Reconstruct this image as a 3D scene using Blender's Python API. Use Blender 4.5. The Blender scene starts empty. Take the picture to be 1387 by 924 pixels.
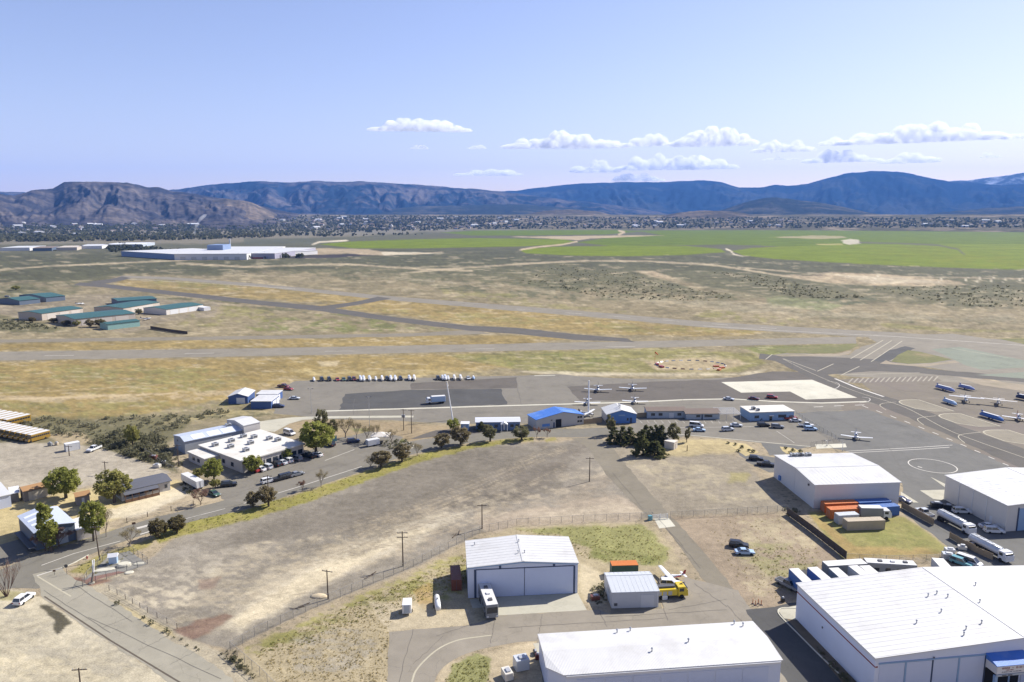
import bpy, bmesh, math, random
import numpy as np
from mathutils import Vector, Matrix
from mathutils.geometry import tessellate_polygon

SC = bpy.context.scene
COL = SC.collection
R = math.radians
rnd = random.Random(11)

# ---------------------------------------------------------------- camera
F, CX, CY, YH, CAMH = 1000.0, 693.5, 462.0, 292.0, 82.0       # pixels of the 1387 x 924 photograph
PITCH = math.atan((CY - YH) / F)
cam_data = bpy.data.cameras.new('camera')
cam = bpy.data.objects.new('camera', cam_data)
COL.objects.link(cam)
cam.location = (0, 0, CAMH)
cam.rotation_euler = (math.pi / 2 - PITCH, 0, 0)
cam_data.sensor_width = 36.0
cam_data.lens = 36.0 * F / 1387.0
cam_data.clip_start = 0.5
cam_data.clip_end = 120000.0
SC.camera = cam

# ---------------------------------------------------------------- sky, sun, exposure
SUN_EL, SUN_AZ = R(40.0), R(57.0)            # azimuth clockwise from +Y
world = bpy.data.worlds.new('World')
SC.world = world
world.use_nodes = True
wn, wl = world.node_tree.nodes, world.node_tree.links
wn.clear()
sky = wn.new('ShaderNodeTexSky')
sky.sky_type = 'NISHITA'
sky.sun_disc = False
sky.sun_elevation = SUN_EL
sky.sun_rotation = SUN_AZ
sky.altitude = 1400.0
sky.air_density = 1.3
sky.dust_density = 1.2
sky.ozone_density = 1.6
bg = wn.new('ShaderNodeBackground')
bg.inputs['Strength'].default_value = 0.09
wo = wn.new('ShaderNodeOutputWorld')
tint = wn.new('ShaderNodeMix'); tint.data_type = 'RGBA'; tint.blend_type = 'MULTIPLY'   # camera white balance of the sky
tint.inputs[0].default_value = 1.0
tint.inputs[7].default_value = (1.10, 0.905, 1.0, 1.0)
wl.new(sky.outputs[0], tint.inputs[6])
wl.new(tint.outputs[2], bg.inputs['Color'])
wl.new(bg.outputs[0], wo.inputs['Surface'])

sun_data = bpy.data.lights.new('sun', 'SUN')
sun_data.energy = 5.0
sun_data.angle = R(0.5)
sun_data.color = (1.0, 0.955, 0.88)
sun = bpy.data.objects.new('sun', sun_data)
COL.objects.link(sun)
to_sun = Vector((math.sin(SUN_AZ) * math.cos(SUN_EL), math.cos(SUN_AZ) * math.cos(SUN_EL), math.sin(SUN_EL)))
sun.rotation_euler = to_sun.to_track_quat('Z', 'Y').to_euler()
sun.location = (200, 200, 300)

SC.view_settings.view_transform = 'Standard'
SC.view_settings.look = 'None'
SC.view_settings.exposure = 0.82
SC.view_settings.gamma = 1.0
SC.view_settings.use_curve_mapping = False
SC.render.engine = 'CYCLES'
SC.cycles.use_denoising = True
SC.cycles.max_bounces = 8
SC.cycles.diffuse_bounces = 2
SC.cycles.glossy_bounces = 2
SC.cycles.transmission_bounces = 3
SC.cycles.transparent_max_bounces = 6
SC.cycles.volume_bounces = 5
SC.cycles.volume_max_steps = 64
SC.cycles.caustics_reflective = False
SC.cycles.caustics_refractive = False

# ---------------------------------------------------------------- pixel <-> place
def ray(px, py):
    dx, dy = (px - CX) / F, (CY - py) / F
    return Vector((dx, math.cos(PITCH) + dy * math.sin(PITCH), -math.sin(PITCH) + dy * math.cos(PITCH)))

def P(px, py, z=0.0):
    """the point at height z that the photograph shows at this pixel"""
    d = ray(px, py)
    t = (z - CAMH) / d.z
    return Vector((d.x * t, d.y * t, z))

def proj(w):
    y, z = w[1], w[2] - CAMH
    f = y * math.cos(PITCH) - z * math.sin(PITCH)
    u = y * math.sin(PITCH) + z * math.cos(PITCH)
    return CX + F * w[0] / f, CY - F * u / f

def height(base, top_y):
    """height of something standing on ground pixel base whose top shows at row top_y"""
    b = P(*base)
    lo, hi = 0.0, 80.0
    for _ in range(40):
        m = (lo + hi) / 2
        if proj((b.x, b.y, m))[1] > top_y: lo = m
        else: hi = m
    return lo

# ---------------------------------------------------------------- numpy noise
def _hash(ix, iy, s):
    h = (ix * 374761393 + iy * 668265263 + s * 974634777) & 0xFFFFFFFF
    h = ((h ^ (h >> 13)) * 1274126177) & 0xFFFFFFFF
    return ((h ^ (h >> 16)) & 0xFFFF) / 65535.0

def vnoise(x, y, s=0):
    x = np.asarray(x, float); y = np.asarray(y, float)
    ix, iy = np.floor(x).astype(np.int64), np.floor(y).astype(np.int64)
    fx, fy = x - ix, y - iy
    fx = fx * fx * (3 - 2 * fx); fy = fy * fy * (3 - 2 * fy)
    a, b = _hash(ix, iy, s), _hash(ix + 1, iy, s)
    c, d = _hash(ix, iy + 1, s), _hash(ix + 1, iy + 1, s)
    return a + (b - a) * fx + (c - a) * fy + (a - b - c + d) * fx * fy

def fbm(x, y, s=0, o=4, g=0.5):
    t = 0.0; a = 1.0; n = 0.0
    for i in range(o):
        t = t + a * vnoise(np.asarray(x) * 2 ** i, np.asarray(y) * 2 ** i, s + i * 17)
        n += a; a *= g
    return t / n - 0.5                     # about -0.5 .. 0.5

# ---------------------------------------------------------------- materials
MATS = {}
def nt(name):
    m = bpy.data.materials.new(name); m.use_nodes = True
    n, l = m.node_tree.nodes, m.node_tree.links
    n.clear()
    out = n.new('ShaderNodeOutputMaterial')
    return m, n, l, out

def val_noise(n, l, vec, scale, detail=5.0, rough=0.6):
    t = n.new('ShaderNodeTexNoise'); t.inputs['Scale'].default_value = scale
    t.inputs['Detail'].default_value = detail; t.inputs['Roughness'].default_value = rough
    l.new(vec, t.inputs['Vector'])
    return t.outputs['Fac']

def math_node(n, l, op, a, b=None, c=None):
    k = n.new('ShaderNodeMath'); k.operation = op
    for i, v in enumerate((a, b, c)):
        if v is None: continue
        if isinstance(v, (int, float)): k.inputs[i].default_value = v
        else: l.new(v, k.inputs[i])
    return k.outputs[0]

def mix_col(n, l, fac, a, b, mode='MIX'):
    k = n.new('ShaderNodeMix'); k.data_type = 'RGBA'; k.blend_type = mode
    k.clamp_result = False
    for sock, v in ((k.inputs[0], fac), (k.inputs[6], a), (k.inputs[7], b)):
        if isinstance(v, (int, float)): sock.default_value = v
        elif isinstance(v, tuple): sock.default_value = (*v, 1.0) if len(v) == 3 else v
        else: l.new(v, sock)
    return k.outputs[2]

def mat(name, col, rough=0.75, var=0.15, scale=1.0, metal=0.0, spec=0.3, pos=False, rib=None, stain=None, stain_scale=0.15, emit=None):
    """procedural surface: base colour with two scales of noise, optional pressed ribs (bump) and stains"""
    if name in MATS: return MATS[name]
    m, n, l, out = nt(name)
    b = n.new('ShaderNodeBsdfPrincipled')
    b.inputs['Roughness'].default_value = rough
    b.inputs['Metallic'].default_value = metal
    b.inputs['Specular IOR Level'].default_value = spec
    if pos:
        g = n.new('ShaderNodeNewGeometry'); vec = g.outputs['Position']
    else:
        g = n.new('ShaderNodeTexCoord'); vec = g.outputs['Object']
    n1 = val_noise(n, l, vec, scale, 6, 0.65)
    n2 = val_noise(n, l, vec, scale * 0.11, 3, 0.5)
    s = math_node(n, l, 'ADD', math_node(n, l, 'MULTIPLY', math_node(n, l, 'SUBTRACT', n1, 0.5), var * 2.0),
                  math_node(n, l, 'MULTIPLY', math_node(n, l, 'SUBTRACT', n2, 0.5), var * 1.6))
    f = math_node(n, l, 'ADD', s, 1.0)
    v = n.new('ShaderNodeCombineColor')
    for i in range(3): l.new(f, v.inputs[i])
    c = mix_col(n, l, 1.0, col, v.outputs[0], 'MULTIPLY')
    if stain:
        sn = val_noise(n, l, vec, stain_scale, 7, 0.7)
        mr = n.new('ShaderNodeMapRange'); l.new(sn, mr.inputs[0])
        mr.inputs[1].default_value = 0.5; mr.inputs[2].default_value = 0.68
        c = mix_col(n, l, mr.outputs[0], c, stain)
    l.new(c, b.inputs['Base Color'])
    if rib:
        ax, sc_ = rib
        w = n.new('ShaderNodeTexWave'); w.wave_type = 'BANDS'; w.bands_direction = ax
        w.inputs['Scale'].default_value = sc_
        l.new(vec, w.inputs['Vector'])
        bp = n.new('ShaderNodeBump'); bp.inputs['Strength'].default_value = 0.35; bp.inputs['Distance'].default_value = 0.05
        l.new(w.outputs['Fac'], bp.inputs['Height']); l.new(bp.outputs[0], b.inputs['Normal'])
    l.new(b.outputs[0], out.inputs['Surface'])
    MATS[name] = m
    return m

def leaf_mat(name, c1, c2, scale=0.9):
    if name in MATS: return MATS[name]
    m, n, l, out = nt(name)
    g = n.new('ShaderNodeTexCoord'); oi = n.new('ShaderNodeObjectInfo')
    f = val_noise(n, l, g.outputs['Object'], scale, 4, 0.7)
    mr = n.new('ShaderNodeMapRange'); mr.inputs[1].default_value = 0.32; mr.inputs[2].default_value = 0.68
    l.new(f, mr.inputs[0])
    c = mix_col(n, l, mr.outputs[0], c1, c2)
    d = n.new('ShaderNodeBsdfDiffuse'); t = n.new('ShaderNodeBsdfTranslucent')
    l.new(c, d.inputs[0]); l.new(c, t.inputs[0])
    mx = n.new('ShaderNodeMixShader'); mx.inputs[0].default_value = 0.5
    l.new(d.outputs[0], mx.inputs[1]); l.new(t.outputs[0], mx.inputs[2])
    l.new(mx.outputs[0], out.inputs['Surface'])
    MATS[name] = m
    return m

# ---------------------------------------------------------------- mesh helpers
class MB:
    def __init__(s): s.v = []; s.f = []
    def add(s, vs, fs):
        o = len(s.v); s.v += [tuple(v) for v in vs]; s.f += [tuple(i + o for i in f) for f in fs]; return s
    def box(s, x0, x1, y0, y1, z0, z1):
        return s.add([(x0,y0,z0),(x1,y0,z0),(x1,y1,z0),(x0,y1,z0),(x0,y0,z1),(x1,y0,z1),(x1,y1,z1),(x0,y1,z1)],
                     [(3,2,1,0),(4,5,6,7),(0,1,5,4),(1,2,6,5),(2,3,7,6),(3,0,4,7)])
    def bbox(s, x0, x1, y0, y1, z0, z1, b=0.06):
        """box with chamfered edges along its top and its corners"""
        def ring(i, z): return [(x0+i,y0,z),(x1-i,y0,z),(x1,y0+i,z),(x1,y1-i,z),(x1-i,y1,z),(x0+i,y1,z),(x0,y1-i,z),(x0,y0+i,z)]
        def inner(i, z): return [(x0+i,y0+i*.4,z),(x1-i,y0+i*.4,z),(x1-i*.4,y0+i,z),(x1-i*.4,y1-i,z),(x1-i,y1-i*.4,z),(x0+i,y1-i*.4,z),(x0+i*.4,y1-i,z),(x0+i*.4,y0+i,z)]
        return s.loft([ring(b, z0), ring(b, z1 - b), inner(b, z1)])
    def loft(s, rings, cap=True):
        n = len(rings[0]); o = len(s.v)
        for r in rings: s.v += [tuple(v) for v in r]
        for k in range(len(rings) - 1):
            for i in range(n):
                j = (i + 1) % n
                s.f.append((o+k*n+i, o+k*n+j, o+(k+1)*n+j, o+(k+1)*n+i))
        if cap:
            s.f.append(tuple(o + i for i in reversed(range(n))))
            s.f.append(tuple(o + (len(rings)-1)*n + i for i in range(n)))
        return s
    def tube(s, p0, p1, r0, r1=None, n=6, cap=True):
        r1 = r0 if r1 is None else r1
        p0, p1 = Vector(p0), Vector(p1); d = (p1 - p0)
        if d.length < 1e-6: return s
        d.normalize(); a = d.orthogonal().normalized(); b = d.cross(a)
        rg = lambda p, r: [p + (a*math.cos(2*math.pi*i/n) + b*math.sin(2*math.pi*i/n))*r for i in range(n)]
        return s.loft([rg(p0, r0), rg(p1, r1)], cap)
    def prism(s, poly, z0, z1):
        n = len(poly)
        return s.loft([[(x,y,z0) for x,y in poly], [(x,y,z1) for x,y in poly]])
    def mesh(s, name):
        me = bpy.data.meshes.new(name); me.from_pydata(s.v, [], s.f); me.validate(); me.update(); return me
    def obj(s, name, m, parent=None, smooth=False):
        me = s.mesh(name)
        for x in (m if isinstance(m, (list, tuple)) else [m]): me.materials.append(x)
        if smooth:
            me.polygons.foreach_set('use_smooth', [True] * len(me.polygons))
        return link(name, me, parent)

def link(name, me, parent=None):
    o = bpy.data.objects.new(name, me); COL.objects.link(o)
    if parent is not None: o.parent = parent
    return o

LABELS = {}
def tag(o, label, cat, group=None, kind=None):
    if label: o['label'] = label
    if cat: o['category'] = cat
    if group: o['group'] = group
    if kind: o['kind'] = kind
    return o

def thing(name, label, cat, loc=(0, 0, 0), rz=0.0, group=None, scale=1.0):
    o = bpy.data.objects.new(name, None); COL.objects.link(o)
    o.empty_display_size = 0.3
    o.location = loc; o.rotation_euler = (0, 0, rz)
    o.scale = (scale, scale, scale) if isinstance(scale, (int, float)) else scale
    return tag(o, label, cat, group)

def structure(o):
    o['kind'] = 'structure'; return o

KIDS = {}
def copy_tree(o, parent=None):
    c = o.copy(); COL.objects.link(c); c.parent = parent
    for ch in list(o.children): copy_tree(ch, c)
    return c

def np_mesh(name, verts, faces, material):
    """verts (n,3), faces (m,k) arrays -> mesh"""
    me = bpy.data.meshes.new(name)
    verts = np.asarray(verts, np.float32); faces = np.asarray(faces, np.int32)
    k = faces.shape[1]
    me.vertices.add(len(verts)); me.vertices.foreach_set('co', verts.ravel())
    me.loops.add(faces.size); me.loops.foreach_set('vertex_index', faces.ravel())
    me.polygons.add(len(faces))
    me.polygons.foreach_set('loop_start', np.arange(0, faces.size, k, dtype=np.int32))
    me.polygons.foreach_set('loop_total', np.full(len(faces), k, np.int32))
    me.update(calc_edges=True)
    me.materials.append(material)
    return me
# ================================================================ GROUND
SAGE=(.112,.104,.062); SAGEFAR=(.088,.086,.058); TAN=(.36,.285,.20); PALE=(.46,.405,.325); GRAVEL=(.205,.182,.158)
GOLD=(.24,.18,.080); OLIVE=(.195,.178,.075); GREEN=(.135,.150,.05); CROP=(.088,.122,.0); CROP2=(.116,.15,.001)
WEED=(.215,.19,.062); RED=(.17,.10,.08); DARK=(.075,.066,.048); SOIL=(.285,.235,.175); MUD=(.05,.045,.032); STRAW=(.39,.32,.18)

rows = np.concatenate([np.arange(292.6, 300, .6), np.arange(300, 350, .75), np.arange(350, 500, 1.15), np.arange(500, 1010, 1.75)])
radii = CAMH / np.tan(PITCH + np.arctan((rows - CY) / F))
radii = np.sort(radii)
fine = np.arange(-41.5, 41.51, 0.128)
az = np.concatenate([fine, np.arange(50, 318.4, 8.0)])
NA, NR = len(az), len(radii)
AZ, RA = np.meshgrid(np.radians(az), radii)                  # rows: radius
GX, GY = (RA * np.sin(AZ)).ravel(), (RA * np.cos(AZ)).ravel()
fz = GY * math.cos(PITCH) + CAMH * math.sin(PITCH)
uu = GY * math.sin(PITCH) - CAMH * math.cos(PITCH)
front = GY > 20
fz = np.where(front, fz, 1.0)
PX = np.where(front, CX + F * GX / fz, -9999.0)
PY = np.where(front, CY - F * uu / fz, -9999.0)
far_t = np.clip((np.hypot(GX, GY) - 500) / 1200, 0, 1)[:, None]
Gcol = np.array(SAGE)[None, :] * (1 - far_t) + np.array(SAGEFAR)[None, :] * far_t
near_t = np.clip((330 - np.hypot(GX, GY)) / 60, 0, 1)[:, None]
Gcol = Gcol * (1 - near_t) + np.array(SOIL)[None, :] * near_t
veg = np.full(len(GX), 0.8)
N1 = fbm(PX / 26, PY / 7, 3, 5); N2 = fbm(PX / 9, PY / 3, 5, 4); N3 = fbm(PX / 70, PY / 14, 9, 4)

def seg_dist(px, py, a, b):
    ax, ay = a; bx, by = b
    dx, dy = bx - ax, by - ay
    t = np.clip(((px - ax) * dx + (py - ay) * dy) / (dx * dx + dy * dy + 1e-9), 0, 1)
    return np.hypot(px - ax - t * dx, py - ay - t * dy)

def apply(idx, w, col, v):
    Gcol[idx] = Gcol[idx] * (1 - w[:, None]) + np.array(col)[None, :] * w[:, None]
    if v is not None: veg[idx] = veg[idx] * (1 - w) + v * w

def smooth(d, f): 
    t = np.clip(d / (2 * f) + .5, 0, 1); return t * t * (3 - 2 * t)

def paint(col, poly, feather=2.0, amp=6.0, op=1.0, v=None, streak=0.0):
    xs = [p[0] for p in poly]; ys = [p[1] for p in poly]; m = feather + amp
    idx = np.nonzero((PX > min(xs) - m) & (PX < max(xs) + m) & (PY > min(ys) - m) & (PY < max(ys) + m))[0]
    if not len(idx): return
    px, py = PX[idx], PY[idx]
    d = np.full(len(idx), 1e9); ins = np.zeros(len(idx), bool)
    for i in range(len(poly)):
        a, b = poly[i], poly[(i + 1) % len(poly)]
        d = np.minimum(d, seg_dist(px, py, a, b))
        cond = ((a[1] > py) != (b[1] > py))
        xin = (b[0] - a[0]) * (py - a[1]) / (b[1] - a[1] + 1e-12) + a[0]
        ins ^= cond & (px < xin)
    d = np.where(ins, d, -d) + amp * (N1[idx] * 1.2 + N2[idx] * .7)
    w = smooth(d, feather) * op
    if streak: w = w * np.clip(.5 + streak * (N1[idx] * .8 + N2[idx] + N3[idx] * .6) * 4, 0, 1)
    apply(idx, w, col, v)

def paint_line(col, pts, width, feather=.7, amp=.6, op=1.0, v=0.0):
    xs = [p[0] for p in pts]; ys = [p[1] for p in pts]; m = width + feather + amp
    idx = np.nonzero((PX > min(xs) - m) & (PX < max(xs) + m) & (PY > min(ys) - m) & (PY < max(ys) + m))[0]
    if not len(idx): return
    d = np.full(len(idx), 1e9)
    for a, b in zip(pts[:-1], pts[1:]): d = np.minimum(d, seg_dist(PX[idx], PY[idx], a, b))
    d = width / 2 - d + amp * N2[idx] * 2
    apply(idx, smooth(d, feather) * op, col, v)

X0, X1 = -420, 1810
# --- far valley floor and town strip
paint((.19,.165,.13), [(X0,292),(X1,292),(X1,310),(900,310),(620,312),(430,322),(280,330),(X0,332)], 2, 3, .75, .9)
paint((.15,.14,.12), [(0,300),(700,300),(900,306),(520,316),(300,320),(0,326)], 3, 6, .6, .9, .8)
paint((.27,.22,.17), [(150,296),(420,297),(560,303),(300,308),(60,303)], 1, 6, .5, .7, .8)
# --- centre-pivot crops
paint(CROP2, [(431,331),(470,327.5),(560,324.2),(650,322.6),(760,324),(779,327),(760,331),(700,334),(560,336.6),(480,336.4)], .5, .5, 1, 0)
paint(CROP, [(598,315),(650,312.2),(835,311.6),(872,313.5),(820,317.6),(720,319),(640,319)], .4, .3, 1, 0)
paint(CROP, [(781,328.6),(814,323.6),(852,320),(895,318.6),(862,312.4),(X1,309.6),(X1,336),(1050,333.4),(978,331.3),(915,332.6),(826,333)], .4, .3, 1, 0)
paint(CROP2, [(702,338.6),(750,334.4),(826,333),(928,333),(976,337.4),(983,341.6),(928,345.6),(852,347.4),(776,346.4),(713,343.4)], .5, .5, 1, 0)
paint(CROP2, [(990,340),(1020,336),(1062,333.6),(1150,331),(X1,330),(X1,372),(1387,366),(1300,363),(1200,359.4),(1100,354),(1050,351),(1008,346.4)], .6, .6, 1, 0)
for k in range(5):
    paint((.130,.140,.004), [(1000+k*70,336+k*4),(1180+k*60,333+k*5),(1387,336+k*6),(1387,338+k*6),(1150,337+k*5)], .6, 1.5, .35, 0, .9)
paint(TAN, [(690,320.6),(790,319.6),(870,318.8),(900,319.2),(800,323),(784,325.6),(778,325)], .4, .8, .85, 0)
paint(TAN, [(1040,321.6),(1100,319),(1140,320),(1150,322),(1110,324)], .4, 1, .6, 0)
paint((.40,.36,.30), [(1140,325.6),(1152,323.6),(1164,325),(1166,330),(1150,331.6),(1142,329.6)], .4, .4, .9, 0)
paint((.33,.28,.12), [(1104,330.6),(1140,330),(1142,332),(1108,332)], .4, .4, .7, 0)
paint_line(SAGEFAR, [(1165,328.6),(1220,330),(1270,332),(1298,338),(1305,344)], 2.2, .7, .5, .9, .6)
paint_line(TAN, [(700,341.6),(707,338),(730,334.4),(762,331.4),(781,327.4)], 2, .5, .4)
paint_line(PALE, [(983,337),(990,340),(994,344.6),(1006,347.4)], 2, .5, .4)
paint(SAGEFAR, [(950,333.2),(1030,332.2),(1036,334),(1000,336.4),(970,335.6)], .5, .4, .95, .6)
paint_line(PALE, [(424,331),(432,328),(470,325.8)], 2, .6, .3)
paint_line(TAN, [(838,312.6),(846,314.4),(838,318)], 2.4, .6, .3)
# --- sage plain between crops and airfield
paint((.080,.084,.062), [(330,322),(430,323),(424,331),(330,331)], 1.5, 2, .8, 1)
paint((.062,.064,.042), [(470,338),(700,337),(712,345),(790,349),(983,345),(1060,353),(1200,362),(X1,374),(X1,382),(1050,372),(860,362),(700,362),(520,362),(440,350)], 2, 3, .85, 1)
paint((.062,.063,.040), [(X0,340),(160,344),(330,352),(480,362),(350,374),(160,372),(0,385),(X0,390)], 2, 4, .85, 1)
# dark field left of the crops with pale head
paint((.045,.040,.042), [(380,348.6),(430,344.6),(500,343.4),(520,345),(440,350),(395,350.4)], .5, .6, 1, 0)
paint(TAN, [(395,340),(440,336.4),(500,337.6),(516,341),(580,343.4),(520,346),(470,343.4),(390,346.4),(330,350),(310,347)], 1, 2, .8, .2)
paint(PALE, [(516,341.4),(560,341.6),(600,343),(560,345),(520,346)], .6, 1, .8, 0)
for pts, w in [([(0,366),(60,361),(150,357),(260,352),(330,350)],2.0), ([(240,356.6),(330,361.6),(420,359),(470,358),(560,364),(640,367)],2.6),
               ([(455,363),(520,370),(600,376)],1.6), ([(510,374),(600,365),(700,358),(790,353.4),(880,354),(970,359.4),(1050,372),(1130,384),(1165,396)],2.4),
               ([(790,374),(830,370.6),(866,367.4)],1.8), ([(560,344),(600,341.4)],1.2),
               ([(1000,362),(1100,371),(1200,374),(1387,378)],1.4), ([(650,424),(900,398)],0.1)]:
    paint_line((.34,.28,.20), pts, w, .7, .6, .85)
# tan scar and oval
paint(TAN, [(862,368),(884,368),(953,387),(1010,397),(1060,404),(1060,420),(1020,414),(978,404),(928,389)], 1.2, 2, .95, .2)
paint((.34,.20,.115), [(886,373),(950,390),(1010,404),(985,404),(930,388)], 1.5, 2, .45, .2)
paint(TAN, [(1060,373),(1130,369),(1200,372),(1300,381),(1310,386),(1270,388.6),(1180,387),(1120,383)], 1, 1.5, .9, .2)
paint(PALE, [(1130,372),(1220,376),(1290,384),(1180,384)], 1.5, 2, .45, .1)
paint((.065,.052,.042), [(1066,370),(1096,369.6),(1128,371),(1120,374),(1080,373)], .6, .8, .9, 1, .8)
for x in (1190,1276,1310,1327,1345,1363,1383,1402):
    paint_line(PALE, [(x-5,378.5),(x+1,371.5)] if x<1200 else [(x-4,382),(x+1,376)], 2, .5, .2, .8)
# --- airfield infield: soil, then grass patches
paint((.215,.178,.118), [(X0,392),(0,384),(120,384),(170,372),(300,372),(380,366),(480,364),(620,376),(760,372),(900,388),(1040,402),(1200,396),(X1,410),(X1,700),(1060,560),(560,560),(X0,610)], 3, 9, .95, .35)
paint((.115,.108,.068), [(380,366),(480,364),(620,370),(760,366),(900,376),(1060,384),(1200,388),(X1,392),(X1,416),(1200,412),(1040,404),(900,400),(760,390),(620,380),(480,374)], 3, 9, .65, .7)
paint((.115,.108,.068), [(X0,392),(0,390),(110,390),(90,404),(0,408),(X0,412)], 3, 6, .6, .7)
paint(SAGE, [(760,358),(860,370),(930,390),(1000,402),(960,408),(820,404),(760,390),(700,382),(640,372)], 2, 8, .8, 1, 1.3)
paint(SAGE, [(960,368),(1040,374),(1120,392),(1160,402),(1080,404),(1010,392)], 2, 6, .75, 1, 1.3)
paint(SAGE, [(1180,388),(1387,386),(X1,390),(X1,420),(1300,418),(1180,404)], 2, 8, .8, 1, 1.2)
paint((.165,.185,.095), [(1037,402),(1100,404),(1140,414),(1120,422),(1040,414)], 2, 4, .7, .6)
paint((.085,.095,.06), [(1110,404),(1180,402),(1220,412),(1140,412)], 1.5, 4, .8, 1, 1.5)
for poly in ([(380,366),(480,364),(640,378),(560,382),(440,376)], [(620,378),(760,384),(880,404),(760,402),(640,390)], [(0,388),(110,386),(100,396),(0,402)], [(200,402),(330,408),(420,424),(300,414),(200,410)],
             [(1060,420),(1200,426),(1387,432),(1500,440),(1300,436),(1100,430)], [(880,404),(1000,412),(1120,424),(1000,420)], [(560,384),(700,394),(820,410),(700,404)]):
    paint((.105,.102,.062), poly, 2, 9, .8, .9, 1.6)
paint(GOLD, [(165,378),(350,388),(520,404),(470,412),(330,404),(150,388)], 2, 5, .85, .2)
paint(OLIVE, [(180,377),(300,384),(350,393),(250,392)], 2, 4, .7, .3, 1)
paint(GOLD, [(430,414),(530,404),(700,420),(900,440),(1050,449),(1000,455),(820,454),(640,440)], 2, 4, .9, .2)
paint(OLIVE, [(470,416),(640,424),(860,440),(1040,450),(860,450),(560,428)], 2, 4, .6, .4, 1)
paint(GREEN, [(385,430),(460,424),(560,436),(610,444),(500,450),(350,450),(330,440)], 2, 6, .7, .6, 1.2)
paint(OLIVE, [(960,420),(1060,430),(1110,438),(1060,440),(940,428)], 1.5, 4, .8, .4, 1)
paint(OLIVE, [(600,394),(690,398),(760,412),(860,424),(760,418),(600,404)], 1.5, 5, .55, .4, 1.2)
paint((.32,.27,.20), [(440,370),(560,378),(700,388),(900,412),(1040,424),(1180,432),(X1,446),(X1,436),(1200,420),(1000,410),(760,398),(620,384)], 2, 5, .5, .1, 1)
paint(GOLD, [(X0,470),(0,466),(400,459),(700,453),(780,458),(700,466),(350,471),(0,475),(X0,479)], 1.5, 3, .9, .2)
paint(PALE, [(430,461),(600,459),(640,461),(500,464)], 1, 2, .5, .1, 1)
paint(GOLD, [(X0,494),(0,490),(400,484),(640,479),(760,484),(700,497),(560,510),(400,516),(330,536),(200,560),(0,585),(X0,600)], 2, 5, .95, .2)
paint(OLIVE, [(0,500),(250,496),(350,510),(280,530),(0,530)], 3, 10, .75, .3, 1)
paint(OLIVE, [(0,545),(240,540),(330,548),(240,565),(0,572)], 3, 8, .7, .4, .9)
paint(TAN, [(0,538),(200,536),(330,528),(400,512),(380,528),(280,542),(60,546)], 1.5, 5, .6, .1, 1.2)
paint_line((.39,.31,.21), [(0,541),(120,537),(240,533)], 2.4, .8, .6, .8)
paint_line((.36,.29,.2), [(0,532),(90,529),(220,521)], 1.2, .8, .6, .5)
paint((.50,.42,.30), [(430,490),(460,489),(456,495),(436,496)], 1.5, 2, .6, 0)
paint(STRAW, [(390,500),(640,503),(700,506),(600,510),(420,512)], 1.5, 4, .6, .1, .8)
paint(OLIVE, [(600,481),(720,476),(900,472),(1020,478),(1040,492),(1000,504),(860,506),(740,505),(660,494)], 2, 4, .9, .4)
paint(GREEN, [(620,484),(760,479),(820,480),(830,494),(740,498),(660,492)], 2, 6, .65, .6, 1.2)
paint(GREEN, [(1000,470),(1160,466),(1120,478),(1040,482)], 1.5, 3, .8, .4)
paint(TAN, [(872,490),(920,484),(1000,486),(1012,494),(960,503),(890,502)], 2, 3, .75, .1)
paint(PALE, [(700,503),(880,505),(1000,506),(1040,500),(1020,508),(780,510)], 1.5, 3, .6, .1)
paint(GREEN, [(1205,490),(1232,473),(1290,487),(1250,492)], 1, 2, .9, .4)
paint((.165,.17,.12), [(1250,470),(1330,466),(1387,474),(1387,512),(1330,508),(1290,490)], 2, 3, .6, .2)
paint(OLIVE, [(1350,458),(1400,458),(1480,468),(1400,470)], 1.5, 3, .7, .4)
paint(OLIVE, [(1190,437),(1300,446),(1380,449),(1300,450),(1200,444)], 1, 3, .7, .4)
paint((.24,.20,.16), [(1270,506),(1340,514),(1400,524),(1400,532),(1330,524),(1280,514)], 1.5, 2, .8, .2)
# --- hangar estate on the far left
paint((.20,.168,.13), [(X0,414),(0,408),(60,402),(150,398),(180,404),(300,410),(290,430),(220,436),(200,446),(170,452),(60,434),(0,426)], 1.5, 3, .85, .1)
paint(SAGE, [(X0,428),(0,426),(50,436),(90,446),(60,452),(0,448),(X0,446)], 1.5, 4, .9, 1)
paint(OLIVE, [(270,418),(330,414),(390,430),(330,440),(240,442)], 1.5, 4, .7, .5, 1)
# --- left: sagebrush belt and gravel lot
paint(SAGE, [(X0,560),(0,562),(130,566),(250,560),(330,556),(380,560),(340,566),(260,570),(220,606),(240,640),(190,624),(120,606),(70,592),(0,580)], 3, 6, .85, .9)
paint(TAN, [(60,588),(110,585),(130,600),(90,606)], 2, 6, .6, .2)
paint(STRAW, [(200,576),(300,556),(380,558),(320,564),(250,570)], 2, 5, .5, .3, 1)
paint((.31,.275,.235), [(X0,605),(0,600),(60,600),(130,605),(200,628),(230,640),(190,650),(100,662),(40,658),(0,668),(X0,690)], 1.5, 3, .95, 0)
paint((.26,.23,.20), [(20,615),(110,620),(180,640),(80,650),(0,640)], 4, 12, .6, 0, 1)
paint(STRAW, [(X0,672),(30,668),(110,664),(240,650),(260,660),(200,690),(130,712),(0,740),(X0,770)], 2, 6, .9, .3)
paint(PALE, [(150,690),(250,655),(262,668),(190,700),(120,704)], 2, 5, .8, .1)
paint(OLIVE, [(40,745),(120,722),(170,712),(120,735),(60,748)], 2, 6, .7, .5, 1)
paint((.22,.19,.15), [(250,640),(330,620),(380,650),(290,676),(262,668)], 2, 5, .7, .2)
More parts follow.
